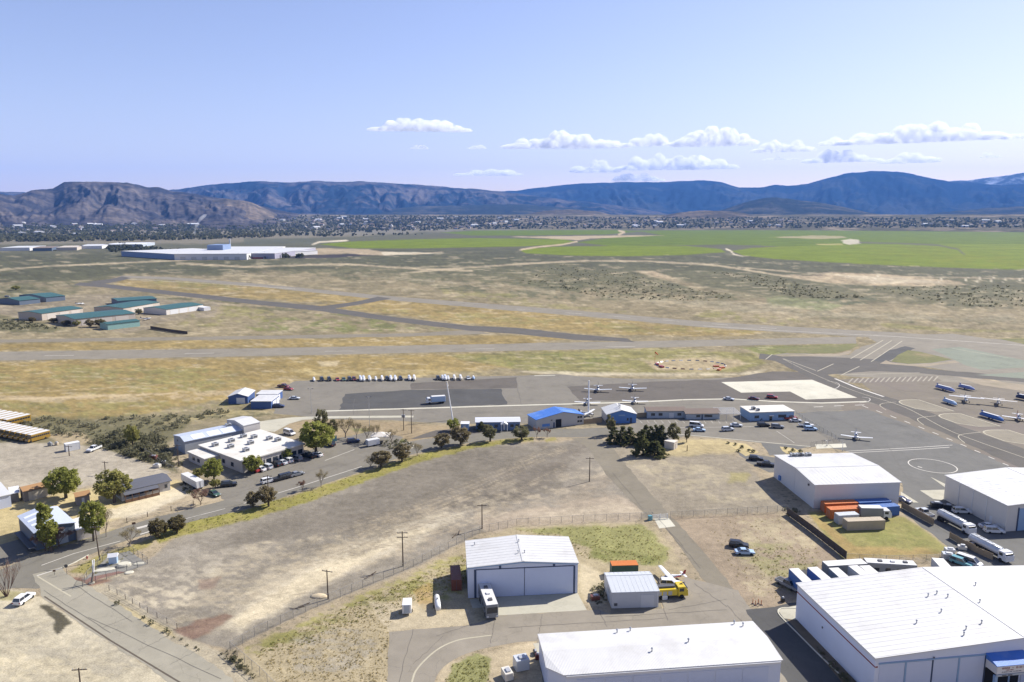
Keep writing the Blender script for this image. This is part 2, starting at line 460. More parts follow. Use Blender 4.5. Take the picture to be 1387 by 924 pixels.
# --- yard edge right of the white-roofed office, trees
paint((.27,.21,.14), [(380,574),(440,566),(520,570),(600,576),(640,575),(560,600),(480,598),(420,590)], 2, 5, .8, .3)
paint(GREEN, [(430,578),(500,582),(548,596),(520,604),(450,592)], 2, 6, .7, .5, 1)
paint((.13,.14,.055), [(508,600),(545,594),(558,602),(530,612)], 1.5, 3, .9, .7)
# --- the big vacant lot
LOT = [(800,594),(760,598),(650,602),(540,628),(440,668),(330,700),(240,726),(205,756),(140,790),(240,862),(310,880),(420,826),(560,770),(650,722),(720,704),(880,702),(866,676),(830,640)]
paint(GRAVEL, LOT, 2, 3, 1, 0)
paint((.15,.132,.115), [(790,600),(640,608),(540,640),(420,690),(330,716),(300,740),(480,726),(640,690),(760,664),(775,630)], 6, 22, .75, 0)
paint((.115,.10,.088), [(760,630),(690,640),(560,700),(640,690),(740,668)], 5, 16, .6, 0)
paint((.27,.225,.18), [(460,770),(620,700),(740,668),(820,640),(840,672),(700,700),(560,752)], 4, 14, .6, 0, .7)
paint((.33,.285,.225), [(140,790),(200,770),(300,745),(420,728),(560,690),(700,650),(700,665),(560,720),(470,760),(330,830),(250,862)], 4, 16, .75, 0, .8)
paint(PALE, [(150,800),(260,760),(300,768),(270,800),(220,842)], 5, 14, .4, 0, .8)
paint((.46,.40,.31), [(270,850),(340,790),(420,750),(520,716),(600,690),(560,740),(470,775),(400,815),(325,856)], 10, 16, .4, 0)
paint(PALE, [(300,850),(360,800),(430,760),(540,712),(640,690),(560,740),(470,775),(400,815),(325,856)], 5, 8, .6, 0)
paint((.50,.43,.32), [(310,842),(400,785),(520,730),(590,712),(500,756),(420,800),(330,850)], 3, 6, .7, 0)
paint((.26,.235,.21), [(190,760),(260,735),(330,742),(290,770),(240,800),(180,786)], 4, 12, .6, 0, .9)
paint(RED, [(268,785),(300,782),(290,796),(270,799)], 2, 5, .45, 0)
paint(PALE, [(700,706),(760,690),(840,680),(872,694),(800,704)], 2, 6, .7, 0)
paint((.34,.28,.225), [(640,700),(720,690),(840,672),(872,690),(860,712),(760,716),(660,722)], 3, 8, .7, .1)
for k in range(16):
    x, y = 380 + k * 26, 760 - k * 8 + (k * 37 % 30)
    paint((.36,.31,.245), [(x,y),(x+70,y-24),(x+100,y-30),(x+60,y-14)], 2, 6, .5, 0, .8)
    paint((.15,.13,.115), [(x+20,y-36),(x+90,y-62),(x+120,y-66),(x+70,y-44)], 2, 6, .45, 0, .8)
# parallel faint wheel tracks
for dy in (0, 5, 14, 19, 33, 38):
    paint_line((.155,.135,.12), [(470,728+dy*.7),(560,700+dy*.8),(650,672+dy),(740,634+dy*1.1),(780,612+dy*1.2)], 1.6, 1, 1.5, .4)
    paint_line((.36,.30,.235), [(330,846-dy*.9),(420,800-dy),(520,752-dy*1.2),(620,716-dy*1.2)], 1.5, 1, 1.5, .4)
rt = random.Random(5)
for k in range(26):      # wheel tracks looping over the vacant lot
    x, y = rt.uniform(330, 700), 0
    t0 = rt.uniform(0, 1); pts = []
    a, bq = rt.uniform(-30, 30), rt.uniform(-26, 26)
    for q in range(7):
        u = t0 * .5 + q / 6 * .5
        pts.append((260 + 520 * u, 830 - 205 * u + a + bq * math.sin(q * .9 + t0 * 6) * .5))
    col = ((.15,.127,.103), (.34,.285,.215))[k % 2]
    for o in (0, 4.5): paint_line(col, [(p[0], p[1] + o) for p in pts], 1.1, .7, 1.2, .38)
for k in range(10):
    x = 860 + k * 14; y = 630 + (k * 23) % 50
    for o in (0, 4): paint_line((.31,.26,.19), [(x, y + o), (x + 40, y + 12 + o), (x + 70, y + 34 + o)], 1.2, .7, 1.2, .4)
for k in range(8):
    x = 10 + k * 22; y = 830 + k * 9
    for o in (0, 5): paint_line((.36,.31,.24), [(x - 40, y + o + 20), (x + 20, y + 22 + o), (x + 90, y + 60 + o)], 1.3, .7, 1.4, .4)
# weedy verge along the street
VERGE = [(200,716),(262,704),(335,690),(420,664),(500,637),(545,622),(600,608),(650,600),(700,594),(722,592),(722,597),(650,606),(600,617),(545,634),(500,650),(430,676),(340,704),(262,722),(215,735)]
paint(WEED, VERGE, 1.2, 3, .9, .35)
paint((.20,.19,.05), VERGE, 1.2, 4, .6, .4, 1.2)
paint(WEED, [(736,595),(752,592),(756,597),(740,599)], 1, 2, .8, .3)
paint(WEED, [(95,775),(130,754),(180,738),(215,726),(200,742),(150,757),(128,778)], 1.5, 3, .85, .4)
paint(RED, [(96,782),(126,784),(152,786),(112,797)], 1, 1.5, .9, 0)
paint(RED, [(226,858),(262,842),(306,830),(318,834),(296,848),(262,866),(245,868)], 2, 5, .75, 0)
# --- right of the lane: gravel with straw
paint((.235,.205,.17), [(815,600),(900,606),(1010,620),(1045,670),(1070,694),(900,700),(870,676),(838,640)], 3, 6, .9, .1)
paint(STRAW, [(880,600),(930,594),(985,596),(1000,612),(930,618),(880,616)], 2, 5, .7, .15)
paint((.33,.285,.21), [(850,628),(960,630),(1040,668),(1000,680),(900,664)], 4, 18, .7, .1, 1)
paint((.26,.23,.09), [(990,640),(1015,640),(1010,655),(985,655)], 3, 8, .6, .2)
paint((.25,.20,.155), [(905,700),(1062,694),(1135,752),(1108,790),(1050,830),(1000,812),(955,755)], 2, 4, .95, .25)
paint((.33,.28,.20), [(1000,700),(1062,696),(1110,735),(1080,780),(1020,812),(1000,770),(1010,740)], 3, 12, .8, .3, .8)
paint((.22,.21,.10), [(1010,735),(1080,740),(1110,760),(1070,800),(1050,780),(1000,750)], 3, 10, .6, .6, 1)
# --- field round the mid hangar
paint((.31,.26,.18), [(318,890),(430,834),(560,778),(640,735),(700,712),(880,706),(910,740),(930,780),(900,800),(800,800),(790,826),(640,846),(527,856),(524,1000),(360,1000),(330,924)], 2, 4, .95, .45)
paint((.245,.225,.085), [(330,880),(450,824),(580,768),(640,742),(655,790),(600,812),(520,800),(420,850),(340,890)], 3, 10, .8, .6, 1)
paint((.17,.165,.06), [(345,878),(470,820),(590,775),(600,785),(480,835),(400,870)], 2, 8, .6, .7, 1)
paint((.215,.215,.085), [(700,716),(870,710),(905,745),(900,766),(820,762),(790,740),(760,725)], 3, 8, .85, .6)
paint((.13,.14,.045), [(790,735),(830,745),(895,755),(880,765),(800,757)], 2, 6, .6, .7, 1)
paint((.29,.19,.085), [(560,800),(582,790),(592,826),(572,830)], 2, 6, .6, .3)
paint((.35,.30,.23), [(500,815),(640,826),(640,846),(527,856),(520,850)], 3, 8, .75, .2)
paint((.24,.22,.20), [(400,868),(480,850),(520,880),(470,910),(400,910)], 4, 14, .6, .5, 1)
paint((.36,.30,.22), [(600,900),(730,868),(745,960),(580,960)], 2, 3, .9, .2)
paint((.19,.20,.075), [(612,900),(645,887),(665,892),(660,930),(606,930)], 2, 6, .8, .6)
paint((.42,.36,.27), [(786,762),(818,778),(820,818),(800,824),(784,800)], 3, 6, .7, .2)
# --- fenced yard
paint((.205,.19,.075), [(1092,692),(1225,700),(1285,742),(1270,752),(1140,756)], 2, 3, .95, .5)
paint((.285,.20,.095), [(1092,694),(1125,712),(1160,740),(1270,745),(1280,752),(1150,756)], 3, 8, .75, .3)
paint((.145,.155,.055), [(1150,716),(1230,712),(1270,738),(1180,738)], 3, 8, .6, .6, 1)
# --- bottom left lot
paint((.405,.36,.285), [(X0,800),(0,795),(30,800),(60,812),(150,872),(246,930),(260,1050),(X0,1050)], 2, 4, .95, .1)
paint((.31,.28,.235), [(0,830),(120,850),(190,900),(150,924),(40,900)], 5, 26, .7, .1, .8)
paint((.52,.45,.33), [(0,880),(60,890),(160,924),(0,924)], 4, 20, .6, .1, .8)
paint(MUD, [(50,818),(70,822),(86,834),(98,844),(88,850),(78,860),(72,850),(75,840)], 1.5, 5, .9, 0)
paint(OLIVE, [(0,800),(45,802),(40,814),(0,812)], 1.5, 4, .7, .5)
paint((.33,.29,.23), [(118,796),(150,792),(240,858),(300,884),(345,924),(330,930),(250,880),(180,838)], 2, 4, .85, .4)
paint(STRAW, [(160,815),(230,852),(240,866),(180,838)], 2, 4, .6, .4)

# streaky brush and bare soil over the natural ground of the flats
nat = np.clip((PY - 338) / 8, 0, 1) * np.clip((585 - PY) / 30, 0, 1) * np.where(veg > .08, 1, 0)
s1 = np.clip((fbm(PX / 16, PY / 2.6, 71, 5, .6) - .03 + .07 * np.clip((415 - PY) / 20, 0, 1)) * 9, 0, 1) * nat * (.14 + .56 * np.clip(veg, 0, 1))
Gcol = Gcol * (1 - s1[:, None]) + np.array((.080,.080,.050))[None, :] * s1[:, None]
s2 = np.clip((fbm(PX / 22, PY / 2.2, 83, 5, .6) - .10) * 9, 0, 1) * nat * .42
Gcol = Gcol * (1 - s2[:, None]) + np.array((.40,.335,.24))[None, :] * s2[:, None]
s3 = fbm(PX / 5, PY / 1.6, 95, 3, .6) * nat * .7
Gcol = Gcol * (1 + s3[:, None])
s4 = fbm(PX / 7, PY / 3.2, 97, 4, .6) * np.clip((PY - 560) / 40, 0, 1) * .28
Gcol = np.clip(Gcol * (1 + s4[:, None]), .01, .9)
Gcol *= np.array([1.02, 1.01, .90])[None, :]
verts = np.stack([GX, GY, np.zeros_like(GX)], 1)
verts = np.concatenate([verts, [[0, 0, 0]]])
i, j = np.meshgrid(np.arange(NR - 1), np.arange(NA), indexing='ij')
j2 = (j + 1) % NA
quads = np.stack([i * NA + j, (i + 1) * NA + j, (i + 1) * NA + j2, i * NA + j2], -1).reshape(-1, 4)[:, ::-1]
gm, n, l, out = nt('ground_soil')
att = n.new('ShaderNodeAttribute'); att.attribute_name = 'Col'
av = n.new('ShaderNodeAttribute'); av.attribute_name = 'veg'
geo = n.new('ShaderNodeNewGeometry'); pos = geo.outputs['Position']
f = None
for sc_, amp_, det in ((.012, .45, 6), (.07, .42, 8), (.5, .45, 7), (3.0, .55, 4)):
    t = math_node(n, l, 'MULTIPLY', math_node(n, l, 'SUBTRACT', val_noise(n, l, pos, sc_, det, .65), .5), amp_ * 2)
    f = t if f is None else math_node(n, l, 'ADD', f, t)
f = math_node(n, l, 'MAXIMUM', math_node(n, l, 'ADD', f, 1.0), .25)
cc = n.new('ShaderNodeCombineColor')
for q in range(3): l.new(f, cc.inputs[q])
c = mix_col(n, l, 1.0, att.outputs['Color'], cc.outputs[0], 'MULTIPLY')
wn_ = n.new('ShaderNodeTexNoise'); wn_.inputs['Scale'].default_value = .8; wn_.inputs['Detail'].default_value = 4; l.new(pos, wn_.inputs['Vector'])
ws_ = n.new('ShaderNodeVectorMath'); ws_.operation = 'SCALE'; ws_.inputs['Scale'].default_value = 2.6; l.new(wn_.outputs['Color'], ws_.inputs[0])
wp_ = n.new('ShaderNodeVectorMath'); wp_.operation = 'ADD'; l.new(pos, wp_.inputs[0]); l.new(ws_.outputs[0], wp_.inputs[1])
for sc_, thr, colr, op_ in ((.42, .36, (.070,.070,.042), .6), (1.2, .42, (.12,.11,.055), .55)):
    vo = n.new('ShaderNodeTexVoronoi'); vo.inputs['Scale'].default_value = sc_; l.new(wp_.outputs[0], vo.inputs['Vector'])
    pat = val_noise(n, l, pos, sc_ * .18, 4, .6)
    lim = math_node(n, l, 'MULTIPLY', math_node(n, l, 'MULTIPLY', av.outputs['Fac'], thr), math_node(n, l, 'MULTIPLY', pat, 2.0))
    k = math_node(n, l, 'MULTIPLY', math_node(n, l, 'SUBTRACT', lim, vo.outputs['Distance']), 6.0)
    k = math_node(n, l, 'MINIMUM', math_node(n, l, 'MAXIMUM', k, 0.0), 1.0)
    c = mix_col(n, l, math_node(n, l, 'MULTIPLY', k, op_), c, colr)
b = n.new('ShaderNodeBsdfPrincipled'); b.inputs['Roughness'].default_value = .95; b.inputs['Specular IOR Level'].default_value = .1
l.new(c, b.inputs['Base Color'])
bp = n.new('ShaderNodeBump'); bp.inputs['Strength'].default_value = .5; bp.inputs['Distance'].default_value = .25
l.new(val_noise(n, l, pos, .9, 6, .7), bp.inputs['Height']); l.new(bp.outputs[0], b.inputs['Normal'])
l.new(b.outputs[0], out.inputs['Surface'])
gme = np_mesh('ground', verts, quads, gm)
a1 = gme.attributes.new('Col', 'FLOAT_COLOR', 'POINT')
rgba = np.ones((len(verts), 4), np.float32); rgba[:-1, :3] = Gcol; rgba[-1, :3] = SOIL
a1.data.foreach_set('color', rgba.ravel())
a2 = gme.attributes.new('veg', 'FLOAT', 'POINT')
a2.data.foreach_set('value', np.append(veg, .3).astype(np.float32))
# close the small disc under the camera
bmq = bmesh.new(); bmq.from_mesh(gme); bmq.verts.ensure_lookup_table()
for q in range(NA):
    bmq.faces.new((bmq.verts[len(verts) - 1], bmq.verts[(q + 1) % NA], bmq.verts[q]))
bmq.to_mesh(gme); bmq.free()
structure(link('ground', gme))
# ================================================================ PAVED SHEETS
def asphalt(name, col, crack=0.5, var=.16, patch=None):
    if name in MATS: return MATS[name]
    col = (col[0] * .99, col[1] * 1.02, col[2] * .94)
    m, n, l, out = nt(name)
    g = n.new('ShaderNodeNewGeometry'); pos = g.outputs['Position']
    f = None
    for sc_, a, d in ((.035, var, 5), (.4, var * .8, 6), (4.0, var * .7, 4)):
        t = math_node(n, l, 'MULTIPLY', math_node(n, l, 'SUBTRACT', val_noise(n, l, pos, sc_, d, .65), .5), a * 2)
        f = t if f is None else math_node(n, l, 'ADD', f, t)
    f = math_node(n, l, 'ADD', f, 1.0)
    cc = n.new('ShaderNodeCombineColor')
    for q in range(3): l.new(f, cc.inputs[q])
    c = mix_col(n, l, 1.0, col, cc.outputs[0], 'MULTIPLY')
    vo = n.new('ShaderNodeTexVoronoi'); vo.feature = 'DISTANCE_TO_EDGE'; vo.inputs['Scale'].default_value = .085
    mp = n.new('ShaderNodeVectorMath'); mp.operation = 'ADD'
    nz = n.new('ShaderNodeTexNoise'); nz.inputs['Scale'].default_value = .3; l.new(pos, nz.inputs['Vector'])
    sc2 = n.new('ShaderNodeVectorMath'); sc2.operation = 'SCALE'; sc2.inputs['Scale'].default_value = 5.0
    l.new(nz.outputs['Color'], sc2.inputs[0]); l.new(pos, mp.inputs[0]); l.new(sc2.outputs[0], mp.inputs[1]); l.new(mp.outputs[0], vo.inputs['Vector'])
    k = math_node(n, l, 'LESS_THAN', vo.outputs['Distance'], .006)
    c = mix_col(n, l, math_node(n, l, 'MULTIPLY', k, crack * .55), c, tuple(x * .55 for x in col))
    sn = val_noise(n, l, pos, .09, 8, .72)
    mr = n.new('ShaderNodeMapRange'); l.new(sn, mr.inputs[0]); mr.inputs[1].default_value = .52; mr.inputs[2].default_value = .66
    c = mix_col(n, l, math_node(n, l, 'MULTIPLY', mr.outputs[0], .45), c, tuple(x * .62 for x in col))
    mr2 = n.new('ShaderNodeMapRange'); l.new(sn, mr2.inputs[0]); mr2.inputs[1].default_value = .46; mr2.inputs[2].default_value = .34
    c = mix_col(n, l, math_node(n, l, 'MULTIPLY', mr2.outputs[0], .4), c, tuple(x * 1.3 for x in col))
    if patch:
        sn = val_noise(n, l, pos, .02, 5, .6)
        mr = n.new('ShaderNodeMapRange'); l.new(sn, mr.inputs[0]); mr.inputs[1].default_value = .5; mr.inputs[2].default_value = .6
        c = mix_col(n, l, math_node(n, l, 'MULTIPLY', mr.outputs[0], .6), c, patch)
    b = n.new('ShaderNodeBsdfPrincipled'); b.inputs['Roughness'].default_value = .9; b.inputs['Specular IOR Level'].default_value = .15
    l.new(c, b.inputs['Base Color']); l.new(b.outputs[0], out.inputs['Surface'])
    MATS[name] = m
    return m

A_RUN = asphalt('asphalt_runway', (.205,.178,.15), .3)
A_TAXI = asphalt('asphalt_taxiway', (.100,.089,.084), .3)
A_DARK = asphalt('asphalt_dark', (.078,.074,.076), .4)
A_APRON = asphalt('asphalt_apron', (.178,.157,.138), .6)
A_APRON2 = asphalt('asphalt_apron_brown', (.112,.096,.088), .5)
A_BLUE = asphalt('asphalt_apron_blue', (.135,.127,.124), .4)
A_RAMP = asphalt('asphalt_ramp', (.165,.138,.115), .5, patch=(.15,.125,.11))
A_ROAD = asphalt('asphalt_road', (.165,.148,.13), .5)
A_SIDE = asphalt('asphalt_bleached', (.275,.245,.205), .6)
A_LANE = asphalt('asphalt_lane', (.19,.162,.13), .5)
A_FORE = asphalt('asphalt_fore', (.235,.202,.172), .55)
CONC = asphalt('concrete_slab', (.40,.365,.31), .35, .08)
CONCW = asphalt('concrete_white', (.50,.46,.40), .3, .07)
PAINT = mat('road_paint', (.50,.47,.41), .8, .18, 1.2, pos=True)
PAINTY = mat('road_paint_yellow', (.38,.345,.25), .8, .2, 1.2, pos=True)
GREENP = asphalt('painted_green', (.185,.195,.16), .2)

_je = random.Random(77)
def sheet(name, poly, level, m):
    pts = [P(x, y) for x, y in poly]
    if m.name.startswith('asphalt'):                 # crumbling edges
        o = []
        for a, b in zip(pts, pts[1:] + pts[:1]):
            d = b - a; L = d.length; st = max(1.2, .006 * (a.length + b.length)); k = min(60, max(1, int(L / st)))
            nrm = Vector((-d.y, d.x, 0)) / max(L, 1e-6)
            o.append(a)
            for i in range(1, k): o.append(a + d * (i / k) + nrm * _je.uniform(-.22, .22) * min(3.0, st / 1.2))
        pts = o
    tris = tessellate_polygon([[Vector((p.x, p.y, 0)) for p in pts]])
    z = .006 + .004 * level
    me = bpy.data.meshes.new(name)
    me.from_pydata([(p.x, p.y, z) for p in pts], [], [tuple(t) for t in tris]); me.update()
    me.materials.append(m)
    return structure(link(name, me))

def band(name, top, bottom, level, m): return sheet(name, top + bottom[::-1], level, m)

def ribbon_pts(pts, w):
    L, Rr = [], []
    for i, p in enumerate(pts):
        a = pts[max(i - 1, 0)]; b = pts[min(i + 1, len(pts) - 1)]
        d = (b - a); d.z = 0
        if d.length < 1e-6: d = Vector((1, 0, 0))
        d.normalize(); nrm = Vector((-d.y, d.x, 0)) * (w / 2)
        L.append(p + nrm); Rr.append(p - nrm)
    return L, Rr

def ribbon(name, pts_px, w, level, m, world_pts=None):
    pts = world_pts or [P(x, y) for x, y in pts_px]
    L, Rr = ribbon_pts(pts, w); z = .006 + .004 * level
    n_ = len(pts)
    me = bpy.data.meshes.new(name)
    me.from_pydata([(p.x, p.y, z) for p in L] + [(p.x, p.y, z) for p in Rr], [], [(i, i + 1, n_ + i + 1, n_ + i) for i in range(n_ - 1)])
    me.update(); me.materials.append(m)
    return structure(link(name, me))

def curve_px(pts, k=8):
    """Catmull-Rom through pixel points"""
    o = []
    q = [pts[0]] + list(pts) + [pts[-1]]
    for i in range(1, len(q) - 2):
        for t in range(k):
            t /= k
            p0, p1, p2, p3 = q[i-1], q[i], q[i+1], q[i+2]
            o.append(tuple(.5*((2*p1[c]) + (-p0[c]+p2[c])*t + (2*p0[c]-5*p1[c]+4*p2[c]-p3[c])*t*t + (-p0[c]+3*p1[c]-3*p2[c]+p3[c])*t**3) for c in (0, 1)))
    o.append(pts[-1]); return o

cp = curve_px
# runways and taxiways
band('runway', [(-420,481),(0,476.6),(350,472),(700,465.4),(877,462),(1050,458.6),(1160,456)], [(-420,494),(0,488.4),(350,482.4),(700,475),(877,471),(1050,467),(1160,465.4)], 2, A_RUN)
band('taxiway', [(-420,465),(0,460),(350,455),(560,451.4),(640,447)], [(-420,469),(0,464),(350,459.4),(560,455.6),(664,452)], 1, A_LANE)
band('cross_runway', [(165,373.4),(230,375.4),(350,384.4),(512,400),(700,414.6),(827,424.6),(953,435.6),(1050,441.4),(1214,450.4),(1387,462),(1700,480)],
     [(160,376),(230,379),(350,388.4),(512,405.4),(700,421.4),(827,431.6),(953,443.4),(1050,449.4),(1214,459),(1387,472),(1700,492)], 3, A_RUN)
band('dark_taxiway', [(108,382.6),(140,384.4),(350,407),(433,414.6),(527,428.4),(636,441.4),(700,444),(776,452.4),(850,458.6)], [(100,386.4),(140,389.4),(350,413),(433,421.4),(527,435),(636,448),(700,452.4),(776,460.4),(860,463.4)], 4, A_TAXI)
band('taxi_link', [(165,374.4),(150,378),(118,382)], [(178,377),(160,381),(135,386)], 5, A_TAXI)
band('taxi_connector', [(430,415.4),(480,409),(512,402)], [(446,419),(490,412),(530,404.6)], 5, A_TAXI)
# eastern junction
sheet('junction_pavement', [(1030,482),(1070,478),(1150,481),(1166,470),(1188,464),(1175,456),(1290,452),(1387,466),(1700,486),(1700,560),(1387,524),(1300,504),(1250,497),(1200,492),(1190,498),(1240,502),(1330,512),(1330,520),(1150,510),(1100,500)], 4, A_RUN)
sheet('junction_taxi', [(1030,481),(1058,482),(1130,484),(1195,487),(1260,500),(1387,511),(1700,540),(1700,553),(1387,518),(1240,505),(1180,503),(1120,508),(1095,502)], 5, A_TAXI)
sheet('painted_island', [(1262,473),(1300,470),(1387,488),(1387,498),(1330,501),(1308,495)], 6, GREENP)
sheet('painted_island', [(1322,508),(1387,504),(1387,513)], 7, GREENP)
sheet('grass_shoulder', [(1183,488),(1200,476),(1226,469),(1240,472),(1212,485),(1200,492)], 6, A_DARK)
TURF = mat('turf', (.125,.125,.042), .95, .35, .4, pos=True, stain=(.22,.17,.085), stain_scale=.05)
DIRTI = mat('bare_verge', (.26,.215,.15), .95, .3, .4, pos=True, stain=(.17,.15,.09), stain_scale=.05)
sheet('grass_island', [(1207,490),(1216,481),(1230,474.4),(1246,476.6),(1290,487),(1262,491.6),(1230,493)], 8, TURF)
sheet('verge_island', [(1192,492.6),(1200,488),(1206,490.6),(1230,493.6),(1262,492.4),(1294,488.4),(1300,491),(1250,497)], 7, DIRTI)
sheet('grass_island', [(1040,473),(1100,469),(1158,465.8),(1164,467.6),(1150,474),(1130,478.6),(1070,479)], 8, TURF)
sheet('verge_island', [(1048,481),(1070,479.6),(1134,479.4),(1154,474.6),(1150,479.6),(1136,482.4),(1060,483)], 7, DIRTI)
sheet('grass_island', [(1352,459),(1400,459.6),(1480,468),(1400,469)], 8, TURF)
sheet('verge_island', [(1296,510.6),(1330,514),(1400,523),(1470,534),(1470,541),(1400,532),(1330,522)], 7, DIRTI)
# aprons
sheet('apron', cp([(384,528),(396,518),(420,515.4),(560,512),(700,509),(756,507),(800,511),(900,513.6),(1000,511),(1060,503)], 3) +
      [(1110,505),(1160,528),(1190,548),(1150,556),(1060,560),(1010,574),(640,574),(600,573),(520,569),(440,568),(420,565),(370,560)], 1, A_APRON)
sheet('apron_patch', [(467.7,533.7),(557.6,528),(679,526.6),(687,548),(459,555.4)], 2, A_DARK)
sheet('apron_patch', [(557,519),(700,511),(700,526),(557,527.6)], 2, A_APRON2)
sheet('apron_patch', [(768,524),(880,517),(978,514),(1046,503),(1110,505),(1176,545),(1090,546),(1000,541),(786,543)], 3, A_APRON2)
sheet('concrete_pad', [(977,517.7),(1100,514.5),(1161,538.8),(1091.4,541.3),(1070,530.4),(1004,532)], 4, CONCW)
ribbon('concrete_gutter', [(439,557),(560,553.4),(700,549.2),(857,545),(930,541.4),(991,540.4),(1050,544),(1113,546),(1174,544)], 1.6, 5, CONCW)
sheet('concrete_ramp', cp([(345,572),(390,566),(440,564),(560,563)], 4) + [(560,565.4),(440,567),(410,569),(392,574),(372,585),(345,583)], 3, CONC)
# ramp with tie-downs and the diagonal taxiway
sheet('tie_down_ramp', [(1160,512),(1330,520),(1700,566),(1700,720),(1387,626),(1300,584),(1190,537)], 2, A_RAMP)
band('apron_taxiway', [(1030,479),(1060,482),(1110,503),(1164,525),(1230,546),(1300,577),(1387,608),(1600,690)], [(1028,486),(1050,489),(1098,512),(1155,535),(1222,562),(1290,592),(1387,636),(1560,720)], 6, A_TAXI)
sheet('apron_shoulder', [(1140,530),(1174,546),(1230,556),(1300,588),(1387,630),(1640,742),(1640,780),(1387,650),(1303,608),(1174,560),(1140,556)], 2, A_RAMP)
sheet('helicopter_apron', [(1077,559.6),(1174,554.6),(1303,603),(1387,640),(1640,760),(1640,860),(1390,792),(1330,775),(1222,694),(1222,655),(1150,612),(1090,600),(1078,572)], 3, A_BLUE)
sheet('parking_lot', [(856,570),(1010,568),(1078,560),(1100,578),(1140,600),(1096,606),(930,590),(905,596),(850,584)], 4, A_APRON)
sheet('concrete_walk', [(1104,602),(1145,601),(1147,606),(1106,608)], 6, CONCW)
# helicopter circle and lines
cc_ = P(1263, 631); rr_ = (P(1292, 631) - P(1234, 631)).length / 2
ribbon('pad_circle', None, .32, 7, PAINT, [Vector((cc_.x + rr_*math.cos(t*math.pi/20), cc_.y + rr_*math.sin(t*math.pi/20), 0)) for t in range(41)])
ribbon('pad_mark', [(1243,632),(1249,633.6)], .5, 7, PAINT)
ribbon('apron_line', [(1146,611.4),(1240,606.4),(1290,603)], .35, 7, PAINT)
ribbon('apron_line', [(1150,613.6),(1240,609),(1286,606)], .35, 7, PAINT)
sheet('concrete_threshold', [(1220,666),(1244,681),(1226,680),(1220,676)], 7, CONC)
sheet('concrete_threshold', [(1246,664.4),(1280,663.4),(1280,678),(1264,676)], 7, CONC)
sheet('concrete_threshold', [(1260,646),(1281,656),(1281,661)], 8, CONC)
for k in range(12):
    a = (1168 + k * 19.0, 549.6 + k * 6.6 + k * k * .12)
    ribbon('edge_dash', [a, (a[0] + 8, a[1] + 3.2)], .45, 8, PAINT)
ribbon('taxi_centreline', cp([(1060,486),(1098,505),(1158,530),(1226,552),(1290,585),(1387,620)], 5), .3, 8, PAINTY)
ribbon('taxi_curve', cp([(1120,516),(1132,518),(1137,522),(1130,527),(1112,529)], 6), .3, 8, PAINT)
ribbon('taxi_curve', cp([(1168,538),(1178,540),(1176,544),(1164,546)], 6), .3, 9, PAINT)
for (x, y, s) in ((1218, 543.6, 1.0), (1272, 562.4, 1.12), (1332, 584.6, 1.3)):
    o_ = [(0,0),(6,-2),(26*s,-2.2*s),(72*s,13*s),(20*s,12.4*s),(6,6),(0,0)]
    loop = cp([(x + a, y + b) for a, b in ((4,4),(0,1),(3,-1),(12,-2),(26*s,-2))], 5) + [(x + 74*s, y + 13.4*s), (x + 46*s, y + 13.6*s), (x + 22*s, y + 10*s), (x + 4, y + 4)]
    sheet('tie_down_island', loop, 8, asphalt('island_gravel', (.215,.185,.15), .2))
    ribbon('island_edge', loop, .5, 9, PAINTY)
    ribbon('lane_curve', cp([(x + 6 - 24*s, y + 12*s),(x - 26*s, y + 6*s),(x - 22*s, y + 3*s),(x - 4, y + 1)], 5), .3, 9, PAINTY)
sheet('marked_apron', [(1136,514.4),(1266,509),(1276,516),(1156,519)], 7, A_RAMP)
for k in range(17):
    x = 1148 + k * 7.2
    sheet('hatch_bar', [(x, 518.6 - k*.14), (x+2.4, 518.6 - k*.14), (x+8.4, 512.6 - k*.18), (x+6, 512.6 - k*.18)], 8, mat('road_paint_worn', (.27,.24,.185), .85, .25, 1.0, pos=True))
ribbon('ramp_edge', [(1131,513),(1160,525),(1197,537.4)], 1.2, 8, PAINT)
for a, b in (((1107,503),(1129,493)), ((1139,508.4),(1164,496.4)), ((1061,486),(1105,502)), ((1139,508),(1246,505)), ((1366,485),(1290,472)), ((1037,487),(1046,480))):
    ribbon('ramp_line', [a, b], .5, 9, PAINTY)
for a, b in (((1152,486),(1196,461)), ((1180,490),(1222,462)), ((1165,488),(1208,461.4))):
    ribbon('ramp_line', [a, b], .5, 9, PAINTY)
for k in range(5):
    ribbon('runway_dash', [(60 + 190*k, 482 - 3.0*k), (100 + 190*k, 481.4 - 3.0*k)], .5, 4, PAINT)
for k in range(6):
    ribbon('runway_dash', [(700 + 66*k, 418.6 + 5*k), (722 + 66*k, 420.2 + 5*k)], .6, 5, PAINT)
ribbon('runway_edge', [(953,441.6),(1050,447.6),(1214,456),(1387,468)], .7, 5, PAINT)
ribbon('runway_edge', [(165,377.4),(350,388),(400,391.4)], 1.2, 5, CONCW)
for a in ((1102,551.4),(1130,550),(1158,549)): ribbon('apron_dash', [a, (a[0]+13, a[1]-.5)], .6, 6, PAINT)
ribbon('apron_dash', [(724,509),(752,508.6)], 1.0, 6, CONCW)
# parking bay lines
for k in range(14):
    x = 870 + k * 9.6
    ribbon('bay_line', [(x, 573.6), (x - 3.4, 569.6)], .12, 6, PAINT)
ribbon('bay_line', [(868,580),(990,578.6),(1052,577)], .2, 6, PAINT)
ribbon('parking_kerb', [(916,588),(960,592),(1098,605)], .4, 6, CONCW)
ribbon('bay_line', [(1052,584),(1076,600)], .15, 6, PAINT)
